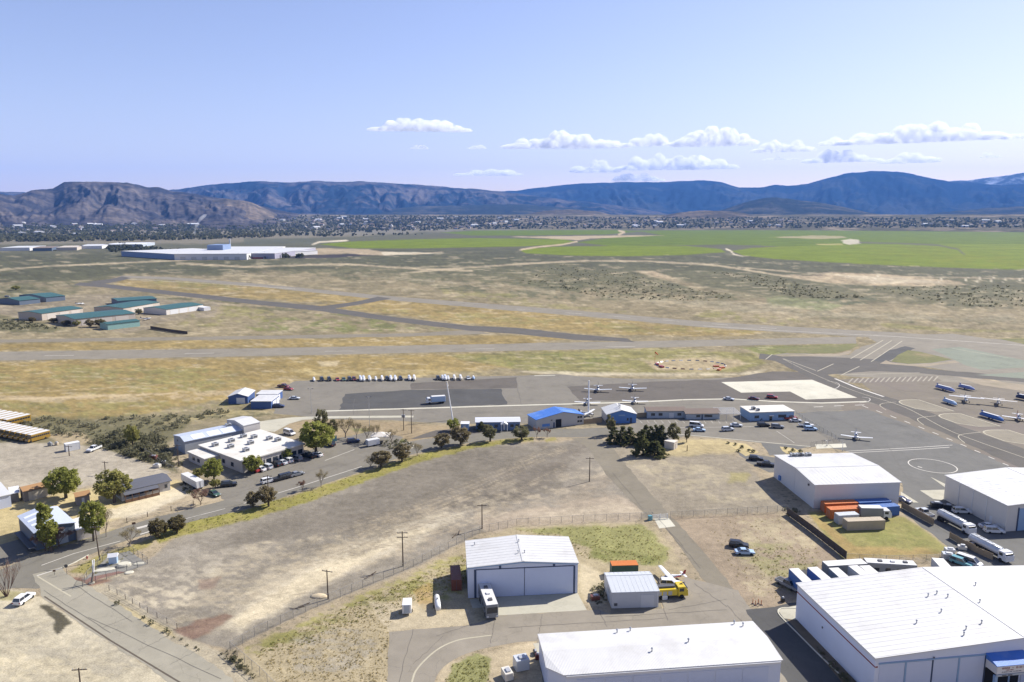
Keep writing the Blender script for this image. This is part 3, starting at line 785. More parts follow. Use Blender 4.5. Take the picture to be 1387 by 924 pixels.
# street, car park and side road
sheet('street', cp([(-420,884),(-100,812),(0,772),(60,748),(130,726),(200,704),(320,674),(400,651),(470,626),(530,604),(600,592),(640,586),(700,582),(800,580),(870,577)], 4) +
      cp([(890,583),(800,592),(720,592),(650,598),(600,607),(545,619),(500,635),(420,662),(335,689),(262,706),(190,726),(130,748),(85,770),(60,796),(0,800),(-100,845),(-420,930)], 4), 1, A_ROAD)
sheet('car_park', [(300,650),(330,640),(420,610),(450,596),(500,584),(546,592),(540,600),(600,592),(560,606),(500,628),(430,652),(330,682),(300,676),(290,662)], 2, A_APRON)
sheet('small_car_park', [(556,595),(590,583),(640,577),(700,580),(640,588)], 2, A_APRON2)
sheet('small_car_park', [(1000,613),(1050,620),(1060,640),(1042,640),(1012,626)], 2, A_BLUE)
sheet('small_car_park', [(1030,596),(1098,605),(1060,616),(1042,617)], 2, A_BLUE)
ribbon('street_line', [(56,766),(100,750),(163,733)], .25, 4, PAINT)
ribbon('street_line', [(185,716),(204,711)], 1.2, 4, PAINT)
ribbon('street_line', [(190,724),(206,719)], .5, 4, PAINT)
ribbon('street_line', [(250,703),(305,689)], .25, 4, PAINT)
ribbon('street_line', [(330,682),(400,661),(490,632)], .28, 4, PAINT)
ribbon('car_park_line', [(440,624),(480,609)], .25, 4, PAINT)
sheet('side_road', [(44,778),(84,768),(98,782),(126,796),(170,826),(232,868),(290,900),(360,960),(420,1010),(320,1010),(240,930),(150,872),(60,812)], 3, A_SIDE)
ribbon('kerb_line', [(50,780),(84,769.4)], .35, 5, PAINT)
ribbon('centre_stripe', [(51,781),(96,808)], .35, 5, PAINTY)
ribbon('road_edge', [(60,808),(150,868),(246,926)], .35, 4, asphalt('edge_dirt', (.10,.08,.065), .2))
sheet('driveway', [(-420,800),(-60,745),(0,738),(40,726),(60,742),(0,766),(-100,806),(-420,880)], 2, A_ROAD)
# lane past the gate
sheet('lane', cp([(774,594),(797,608),(826,648),(872,694),(892,706),(922,742),(946,776),(985,822)], 4) + cp([(1012,822),(978,778),(950,744),(912,703),(856,640),(826,602),(806,593)], 4), 2, A_LANE)
sheet('gate_slab', [(886,703),(906,702),(915,713),(893,716)], 4, CONCW)
sheet('hangar_road', cp([(527,856),(600,850),(640,846),(672,834)], 3) + [(793,827),(812,826),(826,832),(900,824),(893,812),(905,808),(930,782),(1000,800),(1020,832),(1065,905),(1090,960),(1000,960),(900,960),(740,960),(728,868)] +
      cp([(700,870),(650,880),(616,893),(592,915),(580,960)], 4) + [(524,960)], 3, A_FORE)
ribbon('hangar_road_line', cp([(550,960),(558,924),(566,905),(591,881),(619,867.6),(650,862.6),(666,860.6)], 5), .35, 5, PAINTY)
sheet('hangar_slab', [(636,812),(781,801),(795,826.6),(672,834),(672,822),(640,824)], 4, CONC)
sheet('shed_slab', [(826,833),(832,819),(893,813),(897,824)], 4, A_LANE)
sheet('hangar_service_drive', [(1010,826),(1050,822),(1080,816),(1080,838),(1200,960),(1085,960),(1040,880)], 5, A_DARK)
sheet('service_apron', [(1053,826),(1080,820),(1080,840),(1062,838)], 7, CONC)
sheet('planting_strip', [(1060,832),(1080,842),(1205,960),(1170,960),(1120,900)], 6, asphalt('planting_soil', (.16,.12,.085), 0, .3))
sheet('walkway', [(722,872),(732,871),(737,898),(742,898),(738,910),(726,880)], 4, CONC)
sheet('rear_yard', [(1062,790),(1085,772),(1290,770),(1400,772),(1400,790),(1100,800)], 4, A_DARK)
sheet('landscape_bed', [(978,598),(1010,601),(1028,613),(1010,618),(993,607)], 5, asphalt('bed_bark', (.42,.33,.18), 0, .35))
sheet('landscape_bed', [(1056,605),(1075,607),(1090,614),(1068,616),(1060,611)], 5, asphalt('bed_bark', (.42,.33,.18), 0, .35))
sheet('fenced_pad', [(113,786),(146,754),(175,746),(200,764),(172,774)], 4, asphalt('pad_gravel', (.215,.20,.19), 0))
sheet('pad_gravel_border', [(112,790),(122,782),(160,774),(170,775)], 5, asphalt('red_gravel', (.19,.105,.09), 0))
# sealed cracks and tyre scuffs on the pavements
SEAL = mat('crack_seal', (.095,.084,.074), .7, .2, 1.0, pos=True)
rc = random.Random(31)
def crack(x0, y0, x1, y1, w=.09, lv=10, amp=1.2, n_=9):
    pts = [(x0 + (x1-x0)*i/n_ + rc.uniform(-amp, amp), y0 + (y1-y0)*i/n_ + rc.uniform(-amp, amp)*.5) for i in range(n_ + 1)]
    ribbon('crack_seal', pts, w, lv, SEAL)
for a in [(672,836,664,872),(735,832,728,866),(812,828,822,850),(690,850,900,838),(560,852,540,924),(640,846,590,862),(905,826,985,812),(940,790,985,822),(895,812,905,840),(820,836,985,826),(600,862,560,900),(985,820,1040,880),
          (60,800,150,858),(100,792,180,842),(140,850,176,836),(190,880,226,862),(90,818,118,802),(230,900,270,880),(120,836,300,920),
          (0,780,60,756),(100,744,200,712),(230,708,330,682),(340,664,420,640),(320,668,460,626),(380,640,440,612),(440,640,500,618),
          (905,720,950,770),(880,690,925,740),(830,640,872,690),(1100,640,1200,636),(1120,600,1220,680),(1200,600,1230,650),(1230,690,1330,750),(1250,680,1300,705),(1200,566,1290,606),
          (620,560,760,556),(700,515,705,548),(600,512,596,530),(560,560,556,570),(480,540,478,562),(880,548,1000,549),(830,516,828,540),(920,514,924,542),(1120,560,1180,590),(1240,540,1330,580),(1200,530,1300,532),(1280,550,1380,590),(1180,512,1240,540)]:
    crack(*a, w=.07 if a[1] > 600 else .14)
# kerbs as real steps
def kerb(name, pts_px, w=.25, h=.14):
    pts = [P(x, y) for x, y in pts_px]; L, Rr = ribbon_pts(pts, w); k = MB()
    for i in range(len(pts) - 1):
        q = [L[i], L[i+1], Rr[i+1], Rr[i]]
        k.add([(p.x, p.y, -.05) for p in q] + [(p.x, p.y, h) for p in q], [(4,5,6,7),(0,1,5,4),(1,2,6,5),(2,3,7,6),(3,0,4,7)])
    return structure(k.obj(name, CONCW))
kerb('kerb', cp([(1078,824),(1060,824),(1054,828),(1058,836),(1080,858),(1110,888),(1150,926),(1170,946)], 4))
kerb('kerb', [(86,769),(100,763),(120,752)])
kerb('kerb', cp([(548,596),(560,604),(556,608),(532,614)], 4))
# ================================================================ MOUNTAINS
def mountain_mat(name, base, tan, amount, tan_scale=.0011, hi=.6):
    m, n, l, out = nt(name)
    g = n.new('ShaderNodeNewGeometry'); pos = g.outputs['Position']
    a = val_noise(n, l, pos, tan_scale, 8, .65)
    mr = n.new('ShaderNodeMapRange'); mr.inputs[1].default_value = hi - amount; mr.inputs[2].default_value = hi; l.new(a, mr.inputs[0])
    c = mix_col(n, l, mr.outputs[0], base, tan)
    sp = val_noise(n, l, pos, .022, 5, .7)
    m2 = n.new('ShaderNodeMapRange'); m2.inputs[1].default_value = .46; m2.inputs[2].default_value = .6; l.new(sp, m2.inputs[0])
    c = mix_col(n, l, math_node(n, l, 'MULTIPLY', m2.outputs[0], .5), c, tuple(x * .45 for x in base))
    b = n.new('ShaderNodeBsdfDiffuse'); l.new(c, b.inputs['Color']); l.new(b.outputs[0], out.inputs['Surface'])
    return m

def ridge(name, prof, D, front, back, m, seed, spur=.35, nfreq=70., cols=560, rows_=72, foot=1.25, taper=True):
    """a range whose crest passes the skyline pixels of prof at distance D; front/back are its half depths"""
    xs = np.linspace(prof[0][0], prof[-1][0], cols)
    ys = np.interp(xs, [p[0] for p in prof], [p[1] for p in prof])
    ys = ys + fbm(xs / 18, xs * 0, seed + 40, 5, .6) * 2.4
    V = []
    t = np.concatenate([np.linspace(0, 1, rows_ - 14), np.linspace(1, 2, 15)[1:]])
    for x, y in zip(xs, ys):
        d = ray(x, y); hl = math.hypot(d.x, d.y)
        ux, uy = d.x / hl, d.y / hl
        wob = float(fbm(x / 160., seed, seed + 3, 3)) * front * .35
        Dc = D + wob
        H = CAMH + Dc * d.z / hl
        tq = min(1.0, min(x - prof[0][0], prof[-1][0] - x) / (.42 * (prof[-1][0] - prof[0][0])) + .01)
        H *= tq * tq * (3 - 2 * tq) if taper else 1
        tt = np.where(t <= 1, t, 2 - t)
        Dt = Dc - front + front * t if False else np.where(t <= 1, Dc - front * (1 - t), Dc + back * (t - 1))
        w = fbm(x / 60. + t * .9, t * 1.2, seed + 7, 3) * 1.5
        rdg = 1 - 2 * np.abs(fbm(x / nfreq + w, t * 1.7 + w * .4, seed + 1, 5, .55)) * 2
        rdg2 = 1 - 2 * np.abs(fbm(x / nfreq * 3.4 + w * 1.4, t * 3.5, seed + 2, 5, .6)) * 2
        z = H * np.power(tt, foot) * (1 + spur * (rdg * .75 + rdg2 * .32 - .55) * np.clip((1 - tt) * 2.0, 0, 1) * np.clip(tt * 5, 0, 1))
        z = np.where(t == 1, H, np.minimum(z, H * (.2 + .8 * tt) if False else z))
        # never above the sight line to the crest
        lim = CAMH + (H - CAMH) * Dt / Dc - H * .012 - H * .10 * (1 - tt)
        z = np.where(t < 1, np.minimum(z, np.maximum(lim, z * 0)), z)
        V.append(np.stack([ux * Dt, uy * Dt, np.maximum(z, 0) - 3.0], 1))
    V = np.concatenate(V); nr = len(t)
    i, j = np.meshgrid(np.arange(cols - 1), np.arange(nr - 1), indexing='ij')
    q = np.stack([i*nr+j, (i+1)*nr+j, (i+1)*nr+j+1, i*nr+j+1], -1).reshape(-1, 4)
    me = np_mesh(name, V, q, m)
    me.polygons.foreach_set('use_smooth', np.ones(len(q), bool))
    return structure(link(name, me))

M_FAR = mountain_mat('mountain_forest_hazed', (.016,.028,.050), (.12,.105,.105), .16, .0016, .60)  # forest base shifted to blue: part of the distance haze is in the colour
M_FAR2 = mountain_mat('mountain_forest_haze_blue', (.013,.028,.056), (.045,.055,.07), .12)  # farther range, with more of the air's blue mixed into its forest base
M_LEFT = mountain_mat('hill_brush', (.040,.040,.050), (.14,.118,.105), .22, .0030, .64)
M_TAN = mountain_mat('hill_tan', (.080,.070,.058), (.20,.158,.12), .22, .004, .64)
M_LOW = mountain_mat('hill_dark', (.032,.040,.046), (.11,.10,.085), .16, .002, .66)
snow, n_, l_, o_ = nt('mountain_snow')
sp_ = n_.new('ShaderNodeNewGeometry')
mr_ = n_.new('ShaderNodeMapRange'); mr_.inputs[1].default_value = .50; mr_.inputs[2].default_value = .62
l_.new(val_noise(n_, l_, sp_.outputs['Position'], .0016, 7, .7), mr_.inputs[0])
bd_ = n_.new('ShaderNodeBsdfDiffuse'); l_.new(mix_col(n_, l_, mr_.outputs[0], (.05,.06,.065), (.42,.45,.5)), bd_.inputs[0]); l_.new(bd_.outputs[0], o_.inputs[0])

ridge('mountain', [(1120,262),(1180,252),(1250,247),(1310,244.4),(1335,240.6),(1365,238),(1387,234),(1430,236),(1500,232),(1600,246),(1700,262)], 21500, 3500, 1500, snow, 91, .3, 60, 200, 40, taper=False)
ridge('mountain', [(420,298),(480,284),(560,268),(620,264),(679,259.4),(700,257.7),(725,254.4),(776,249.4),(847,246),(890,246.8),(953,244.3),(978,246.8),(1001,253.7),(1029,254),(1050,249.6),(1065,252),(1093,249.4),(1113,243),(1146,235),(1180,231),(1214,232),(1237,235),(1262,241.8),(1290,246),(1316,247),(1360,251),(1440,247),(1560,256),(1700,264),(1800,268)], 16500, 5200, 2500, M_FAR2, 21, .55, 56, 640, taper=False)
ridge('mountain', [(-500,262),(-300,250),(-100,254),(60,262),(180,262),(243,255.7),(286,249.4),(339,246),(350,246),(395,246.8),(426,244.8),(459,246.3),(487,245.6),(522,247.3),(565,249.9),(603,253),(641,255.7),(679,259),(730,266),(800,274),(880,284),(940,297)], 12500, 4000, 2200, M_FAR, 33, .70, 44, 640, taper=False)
ridge('hill', [(-560,258),(-400,250),(-200,256),(-60,258),(0,262),(19,265),(43,257),(71,254.5),(87,246),(137,245.6),(172,247),(200,253.7),(215,253),(234,258.7),(262,262),(300,268),(345,277),(390,287),(430,294),(470,303)], 7200, 2600, 1500, M_LEFT, 5, .60, 64, 560, taper=False)
ridge('hill', [(190,291),(240,280),(280,272),(306,268.6),(330,271),(370,279),(430,291)], 6600, 1300, 700, M_TAN, 18, .3, 26, 140, 40, 1.0)
ridge('hill', [(-560,284),(-200,281),(-60,268),(0,264.6),(20,268),(50,281),(80,291)], 5200, 1000, 600, M_TAN, 14, .3, 36, 160, 40, 1.0)
ridge('hill', [(330,291),(450,284),(560,279),(680,276.6),(800,277.6),(900,283),(960,290)], 10200, 3000, 800, M_LOW, 50, .2, 60, 240, 40, 1.1)
ridge('hill', [(640,291),(700,286.4),(770,283.6),(840,287),(900,290.6)], 7400, 1400, 700, M_TAN, 57, .2, 50, 140, 36, 1.1)
ridge('hill', [(820,291),(880,287),(960,285),(1040,287.6),(1100,291)], 6600, 1000, 700, M_TAN, 61, .2, 50, 140, 36, 1.1)
ridge('hill', [(880,291),(930,281),(975,272.6),(1012,268.4),(1044,267),(1080,270),(1120,276),(1170,283),(1240,288),(1300,291)], 9000, 2200, 1200, M_LOW, 66, .25, 50, 240, 40, 1.2)
ridge('hill', [(1100,291),(1190,284.4),(1260,280.6),(1330,280),(1400,278.6),(1520,276),(1700,280),(1800,286)], 10800, 3000, 1200, M_LOW, 71, .2, 60, 240, 40, 1.2)
# ski runs / bare scars on the big mountain: pale scree lying on its face
def scar(pts, D, w):
    k = MB()
    for a, b in zip(pts[:-1], pts[1:]):
        q = []
        for (x, y, s) in ((a[0], a[1], -1), (b[0], b[1], -1), (b[0], b[1], 1), (a[0], a[1], 1)):
            d = ray(x + s * w * .35, y + s * w * .35); hl = math.hypot(d.x, d.y); q.append((d.x/hl*D, d.y/hl*D, CAMH + D*d.z/hl))
        k.add(q, [(0,1,2,3)])
    return k

# ================================================================ TOWN ON THE VALLEY SLOPE
D0_, D1_, HS_ = 4500.0, 7000.0, 90.0            # the valley floor rises gently towards the mountains
SL_ = HS_ / (D1_ - D0_)
def TP(x, y):
    d = ray(x, y); hl = math.hypot(d.x, d.y); k = d.z / hl
    Dg = -CAMH / k if k < 0 else 1e9
    D = Dg if Dg < D0_ else (CAMH + D0_ * SL_) / (SL_ - k)
    D = min(D, D1_ * .995)
    return Vector((d.x / hl * D, d.y / hl * D, max(0.0, (D - D0_) * SL_)))
sa = np.radians(np.linspace(-44, 44, 220)); sd = np.concatenate([np.linspace(D0_ - 60, D1_, 40), [7600., 9200.]])
A_, D_ = np.meshgrid(sa, sd, indexing='ij')
Z_ = np.where(D_ <= D1_, (D_ - D0_) * SL_, np.where(D_ < 8000, HS_, -6.0)) + fbm(A_ * 40, D_ / 300, 4, 4) * np.clip((D_ - D0_) / 400, 0, 1) * 8
V_ = np.stack([D_ * np.sin(A_), D_ * np.cos(A_), Z_], -1).reshape(-1, 3)
i_, j_ = np.meshgrid(np.arange(219), np.arange(len(sd) - 1), indexing='ij'); n2_ = len(sd)
vs_me = np_mesh('valley_slope', V_, np.stack([i_*n2_+j_, (i_+1)*n2_+j_, (i_+1)*n2_+j_+1, i_*n2_+j_+1], -1).reshape(-1, 4), mountain_mat('valley_scrub', (.105,.098,.072), (.25,.205,.15), .14, .004, .62))
vs_me.polygons.foreach_set('use_smooth', np.ones(len(vs_me.polygons), bool))
structure(link('valley_slope', vs_me))

def blob_field(name, label, cat, pts, sizes, m, seed, squash=.8, faces=10, kind='stuff', leaf=.9):
    """many small crowns, each a loose ball of leaf faces, in one mesh"""
    r = np.random.default_rng(seed); pts = np.asarray(pts, float); sizes = np.asarray(sizes, float)
    n = len(pts); k = faces
    d = r.normal(size=(n, k, 3)); d /= np.linalg.norm(d, axis=2, keepdims=True)
    rad = r.uniform(.25, 1.0, (n, k, 1)) ** .5
    c = d * rad; c[:, :, 2] = c[:, :, 2] * squash + squash
    c = c * sizes[:, None, None] + pts[:, None, :]
    u = r.normal(size=(n, k, 3)); u /= np.linalg.norm(u, axis=2, keepdims=True)
    w = np.cross(u, d); w /= np.linalg.norm(w, axis=2, keepdims=True) + 1e-9
    s = sizes[:, None, None] * leaf * r.uniform(.35, .75, (n, k, 1))
    q = np.stack([c - u*s - w*s, c + u*s - w*s*.7, c + u*s*.8 + w*s, c - u*s + w*s*.8], 2).reshape(-1, 3)
    q[:, 2] = np.maximum(q[:, 2], .03)
    f = np.arange(len(q)).reshape(-1, 4)
    o = link(name, np_mesh(name, q, f, m))
    tag(o, label, cat, None, kind); return o

def scatter(poly, n, seed, lim=None, at=None):
    """n ground points inside a pixel polygon"""
    r = random.Random(seed); xs = [p[0] for p in poly]; ys = [p[1] for p in poly]; o = []
    def inside(x, y):
        c = False
        for i in range(len(poly)):
            a, b = poly[i], poly[i-1]
            if (a[1] > y) != (b[1] > y) and x < (b[0]-a[0])*(y-a[1])/(b[1]-a[1]) + a[0]: c = not c
        return c
    g = 0
    while len(o) < n and g < n * 40:
        g += 1
        x, y = r.uniform(min(xs), max(xs)), r.uniform(min(ys), max(ys))
        if inside(x, y) and (lim is None or lim(x, y)): o.append((at or P)(x, y))
    return o

L_TOWN = leaf_mat('town_foliage', (.075,.085,.045), (.15,.14,.08), .02)
L_TOWN2 = leaf_mat('town_foliage_dark', (.052,.060,.040), (.10,.10,.065), .02)
# tree belts of the town: left thicket, centre, right
tp = scatter([(-300,309),(100,307),(300,305),(420,306),(520,311),(440,318),(320,324),(160,327),(-300,331)], 3400, 1, None, TP) \
   + scatter([(-300,294),(250,293.4),(420,292.6),(620,293),(700,294),(640,306),(420,307),(200,310),(-300,312)], 3000, 2, None, TP)
blob_field('town_trees', 'grey green mass of trees filling the far town below the hills', 'trees', tp, [rnd.uniform(4, 9) for _ in tp], L_TOWN, 3, .8, 9)
tp = scatter([(420,294),(700,293.6),(960,295),(1387,296),(1700,296),(1700,308),(1387,308.6),(960,309.4),(700,310.4),(560,313),(480,316)], 3600, 4, None, TP)
blob_field('town_trees', 'dark tree belt of the far town beyond the green crop circles', 'trees', tp, [rnd.uniform(4, 9) for _ in tp], L_TOWN2, 5, .7, 8)
tp = scatter([(420,319),(560,316.4),(575,318),(430,321)], 60, 6) + scatter([(140,335),(165,332),(230,340),(330,344),(400,349),(330,349),(150,342)], 190, 7) + scatter([(236,346),(400,346.6),(410,350),(330,352),(236,351)], 160, 9)
blob_field('roadside_trees', 'scattered dark trees around the long factory', 'trees', tp, [rnd.uniform(3, 6) for _ in tp], L_TOWN2, 8, .8, 9)
# houses of the far town, one by one
HW = [mat('house_wall_%d' % k, c, .8, .08, .3) for k, c in enumerate(((.55,.52,.48), (.42,.36,.30), (.62,.6,.57), (.36,.36,.38)))]
HR = [mat('house_roof_%d' % k, c, .8, .1, .3) for k, c in enumerate(((.16,.13,.12), (.26,.24,.23), (.55,.55,.56), (.24,.16,.12)))]
def house_mesh(k):
    w, d, h = ((14, 9, 4), (18, 10, 4), (26, 14, 6), (12, 10, 5))[k]
    b = MB().box(-w/2, w/2, -d/2, d/2, 0, h); nb = len(b.f)
    b.add([(-w/2-.5,-d/2-.6,h),(w/2+.5,-d/2-.6,h),(w/2+.5,d/2+.6,h),(-w/2-.5,d/2+.6,h),(-w/2-.5,0,h+2.6),(w/2+.5,0,h+2.6)],
          [(0,1,5,4),(2,3,4,5),(0,4,3),(1,2,5),(3,2,1,0)])
    me = b.mesh('house'); me.materials.append(HW[k]); me.materials.append(HR[k])
    me.polygons.foreach_set('material_index', [0]*nb + [1]*(len(me.polygons)-nb)); return me
hm = [house_mesh(k) for k in range(4)]
HLAB = {'c': 'tiny house among the trees of the far town beneath the blue mountain range',
        'r': 'tiny house in the tree belt beyond the far edge of the green crop circles',
        'l': 'tiny house in the thick trees at the foot of the brown hills'}
for key, poly, cnt in (('c', [(330,296),(520,294.4),(700,294.6),(700,309),(560,312),(420,313)], 120), ('r', [(710,296),(960,298),(1387,298.6),(1600,299),(1600,307.6),(960,308.6),(710,309)], 110), ('l', [(-100,299),(280,298),(320,310),(160,318),(-100,322)], 50)):
    for p in scatter(poly, cnt, 20 + len(key) + cnt, None, TP):
        o = link('house', hm[rnd.randrange(4)]); o.location = p; o.rotation_euler = (0, 0, rnd.uniform(0, 3.14))
        s = rnd.uniform(1.0, 1.9); o.scale = (s, s, s)
        tag(o, HLAB[key], 'house', 'houses of the far town ' + key.replace('c','below the mountains').replace('r','beyond the crops').replace('l','by the hills') if False else {'c':'far town houses below the mountains','r':'far town houses beyond the crops','l':'far town houses by the brown hills'}[key])

# ================================================================ CLOUDS
cm, n, l, out = nt('cloud_vapour')
tc = n.new('ShaderNodeTexCoord')
nz = val_noise(n, l, tc.outputs['Object'], .0045, 6, .62)
# density falls towards the rim of each puff group (object space is unit sized)
gr = n.new('ShaderNodeVectorMath'); gr.operation = 'LENGTH'; l.new(tc.outputs['Object'], gr.inputs[0])
dens = n.new('ShaderNodeMapRange'); dens.inputs[1].default_value = .30; dens.inputs[2].default_value = .55
l.new(nz, dens.inputs[0])
pv = n.new('ShaderNodeVolumePrincipled')
pv.inputs['Color'].default_value = (1, 1, 1, 1); pv.inputs['Anisotropy'].default_value = .2
l.new(math_node(n, l, 'MULTIPLY', dens.outputs[0], .0075), pv.inputs['Density'])
l.new(pv.outputs[0], out.inputs['Volume'])
cm.cycles.volume_step_rate = 1.0

def cloud(x0, x1, yb, yt, seed, label, D=30000., puffs=None):
    """flat-based cumulus spanning these pixels, far behind the mountains"""
    r = random.Random(seed)
    a, b = ray(x0, yb), ray(x1, yb)
    c = ray((x0 + x1) / 2, yb); hl = math.hypot(c.x, c.y)
    ctr = Vector((c.x/hl*D, c.y/hl*D, CAMH + D*c.z/hl))
    W = (x1 - x0) / F * D; Hh = (yb - yt) / F * D
    bmx = bmesh.new()
    N = puffs or max(5, int((x1 - x0) / 9))
    for k in range(N):
        t = (k + .5) / N * 2 - 1 + r.uniform(-.06, .06)
        env = max(.05, 1 - abs(t) ** 2.2) ** .6 * r.uniform(.45, 1.0)
        rx = W * .5 * (1.6 / N + .05) * r.uniform(.9, 1.5); rz = max(Hh * .85 * env, Hh * .2)
        g = bmesh.ops.create_icosphere(bmx, subdivisions=2, radius=1)
        for v in g['verts']:
            q = v.co.copy(); s = 1 + .22 * (r.random() - .5)
            z = q.z * rz * s
            if z < 0: z *= .35
            v.co = Vector((t * W * .46 + q.x * rx * s, q.y * rx * .8 * s + r.uniform(-1, 1) * rx * .05, z + rz * .3))
    me = bpy.data.meshes.new('cloud'); bmx.to_mesh(me); bmx.free(); me.materials.append(cm)
    o = link('cloud', me); o.location = ctr; o.rotation_euler = (0, 0, -math.atan2(c.x, c.y))
    return tag(o, label, 'cloud')
CLOUDS = [(508,638,178,159,'long white cloud alone above the left mountain range'),
          (684,850,201,177,'long flat white cloud above the dip in the range'), (848,914,198,182,'mid sized puff joining two larger white clouds'),
          (914,1018,198,172,'plump white cloud with a high rounded top'), (775,838,234,218,'faint white cloud just over the mountain crest'),
          (838,992,230,206,'broad ragged white cloud close over the flat crest'), (830,896,246,231,'low white cloud tucked behind the crest'),
          (622,706,238,227,'thin faint cloud low above the dip in the range'), (1028,1100,206,190,'small flat white cloud left of the high peak'),
          (1036,1060,217,211,'tiny puff below a small flat cloud'), (1062,1082,217,212,'tiniest puff beside another tiny puff'),
          (1097,1180,220,203,'white cloud with a pointed left end just above the high peak'), (1114,1150,197,187,'small round puff below the largest cloud'),
          (1160,1334,193,169,'largest white cloud, in two layers, high above the peak'), (1202,1260,221,208,'small white cloud right of the high peak'),
          (1330,1350,214,207,'tiny lone puff beyond the snowy range'), (1366,1400,188,181,'thin puff right of the largest cloud'),
          (556,578,202,196,'tiny faint puff below the lone long cloud'), (634,658,202,195,'small oval puff in open sky'),
          (1430,1520,205,185,'white cloud past the right of the snowy range'), (-160,-60,210,192,'white cloud far left over the brown hills')]
for k, (x0, x1, yb, yt, lab) in enumerate(CLOUDS): cloud(x0, x1, yb, yt, 100 + k, lab)

# ================================================================ HAZE
hz, n, l, out = nt('haze_air')
pv = n.new('ShaderNodeVolumePrincipled')
pv.inputs['Color'].default_value = (.15, .39, 1.0, 1)
pv.inputs['Density'].default_value = 3.0e-5
pv.inputs['Anisotropy'].default_value = 0.0
l.new(pv.outputs[0], out.inputs['Volume'])
o = MB().box(-24000, 24000, -600, 24500, -6, 1620).obj('haze', hz)
o['kind'] = 'stuff'; tag(o, 'thin blue air over the whole valley', 'haze')
# ================================================================ BUILDINGS
def frame(FL, FR, BK, z, zb=None):
    """local frame from front-left, front-right and one back-edge pixel, all at height z: origin, rotation, width, depth"""
    a, b, c = P(*FL, z), P(*FR, z), P(*BK, z if zb is None else zb)
    u = b - a; u.z = 0; W = u.length; u.normalize(); v = Vector((-u.y, u.x, 0))
    D = (c - a).dot(v)
    return Vector((a.x, a.y, 0)), math.atan2(u.y, u.x), W, D

WHITEW = mat('metal_wall_white', (.56,.60,.70), .55, .06, .5, rib=('X', 3.0))
WHITEW2 = mat('metal_wall_white_side', (.57,.61,.71), .55, .06, .5)
ROOFW = mat('metal_roof_white', (.52,.515,.50), .5, .09, .4, rib=('X', 1.2), stain=(.45,.44,.42))
ROOFWY = mat('metal_roof_white_cross', (.52,.515,.50), .5, .09, .4, rib=('Y', 1.2), stain=(.45,.44,.42))
ROOFG = mat('metal_roof_grey', (.46,.48,.50), .5, .06, .5, rib=('X', 2.2))
ROOFB = mat('metal_roof_bluegrey', (.42,.46,.54), .45, .06, .5, rib=('X', 2.2))
ROOFBR = mat('shingle_brown', (.175,.135,.11), .9, .15, 1.5)
ROOFOR = mat('shingle_orange', (.31,.18,.085), .9, .15, 1.5)
ROOFDK = mat('shingle_dark', (.095,.098,.115), .9, .15, 1.2)
ROOFTEAL = mat('metal_roof_teal', (.035,.095,.088), .5, .15, .4, rib=('X', 2.0))
ROOFBLUE = mat('metal_roof_blue', (.055,.165,.50), .5, .12, .5, rib=('X', 2.2), stain=(.14,.25,.52))
BEIGEW = mat('wall_beige', (.50,.455,.40), .7, .08, .5)
TANW = mat('wall_tan', (.44,.385,.32), .7, .08, .5)
GREYW = mat('wall_grey', (.40,.40,.40), .65, .07, .5, rib=('X', 3.0))
BLUEW = mat('wall_blue', (.10,.21,.46), .6, .08, .5)
BLUEPW = mat('wall_pale_blue', (.235,.345,.50), .65, .08, .5)
NAVYW = mat('wall_navy', (.055,.10,.24), .6, .08, .5)
SLATEW = mat('wall_slate', (.105,.135,.18), .6, .08, .5)
TEALW = mat('wall_teal', (.22,.36,.33), .6, .08, .5)
GGREYW = mat('wall_blue_grey', (.36,.40,.44), .65, .08, .5)
DOORW = mat('door_white', (.50,.55,.68), .5, .05, .6, rib=('X', 2.4))
TRIM = mat('trim_dark', (.045,.065,.12), .5, .05, 1)
TRIMW = mat('trim_white', (.60,.60,.60), .5, .05, 1)
REDT = mat('trim_red', (.22,.035,.03), .5, .05, 1)
GLASSD = mat('window_glass', (.025,.032,.045), .12, .1, 1, spec=.6)
DARKIN = mat('dark_interior', (.012,.013,.016), .8, .2, 1)
BROWNW = mat('wood_brown', (.16,.09,.05), .85, .2, 1)
GALV = mat('galvanised', (.42,.43,.44), .45, .1, 2, metal=.4)
STEELD = mat('steel_dark', (.10,.10,.105), .5, .1, 2, metal=.3)
SKYL = mat('skylight_panel', (.72,.75,.79), .35, .04, 1)
POLEW = mat('pole_wood', (.085,.062,.045), .9, .2, 1.5)
POLEWH = mat('pole_white', (.74,.74,.72), .5, .04, 1)
LINK = mat('chain_link', (.30,.29,.27), .6, .1, 1, metal=.3)
BOARD = mat('fence_board', (.30,.225,.14), .9, .2, .8)
BOARDD = mat('fence_board_dark', (.085,.068,.055), .9, .2, .8)

def chevron(W, D, ze, rise, axis, ov, th, off=.5):
    """roof: chevron section swept along the ridge"""
    if axis == 'y':
        m_ = W * off; sl = rise / m_
        top = [(-ov, ze - ov*sl), (m_, ze + rise), (W + ov, ze - ov*rise/(W-m_))]
        sec = [(x, z + th) for x, z in top] + [(x, z) for x, z in reversed(top)]
        return MB().loft([[(x, -ov, z) for x, z in sec], [(x, D + ov, z) for x, z in sec]])
    m_ = D * off; sl = rise / m_
    top = [(-ov, ze - ov*sl), (m_, ze + rise), (D + ov, ze - ov*rise/(D-m_))]
    sec = [(y, z + th) for y, z in top] + [(y, z) for y, z in reversed(top)]
    return MB().loft([[(-ov, y, z) for y, z in sec], [(W + ov, y, z) for y, z in sec]])

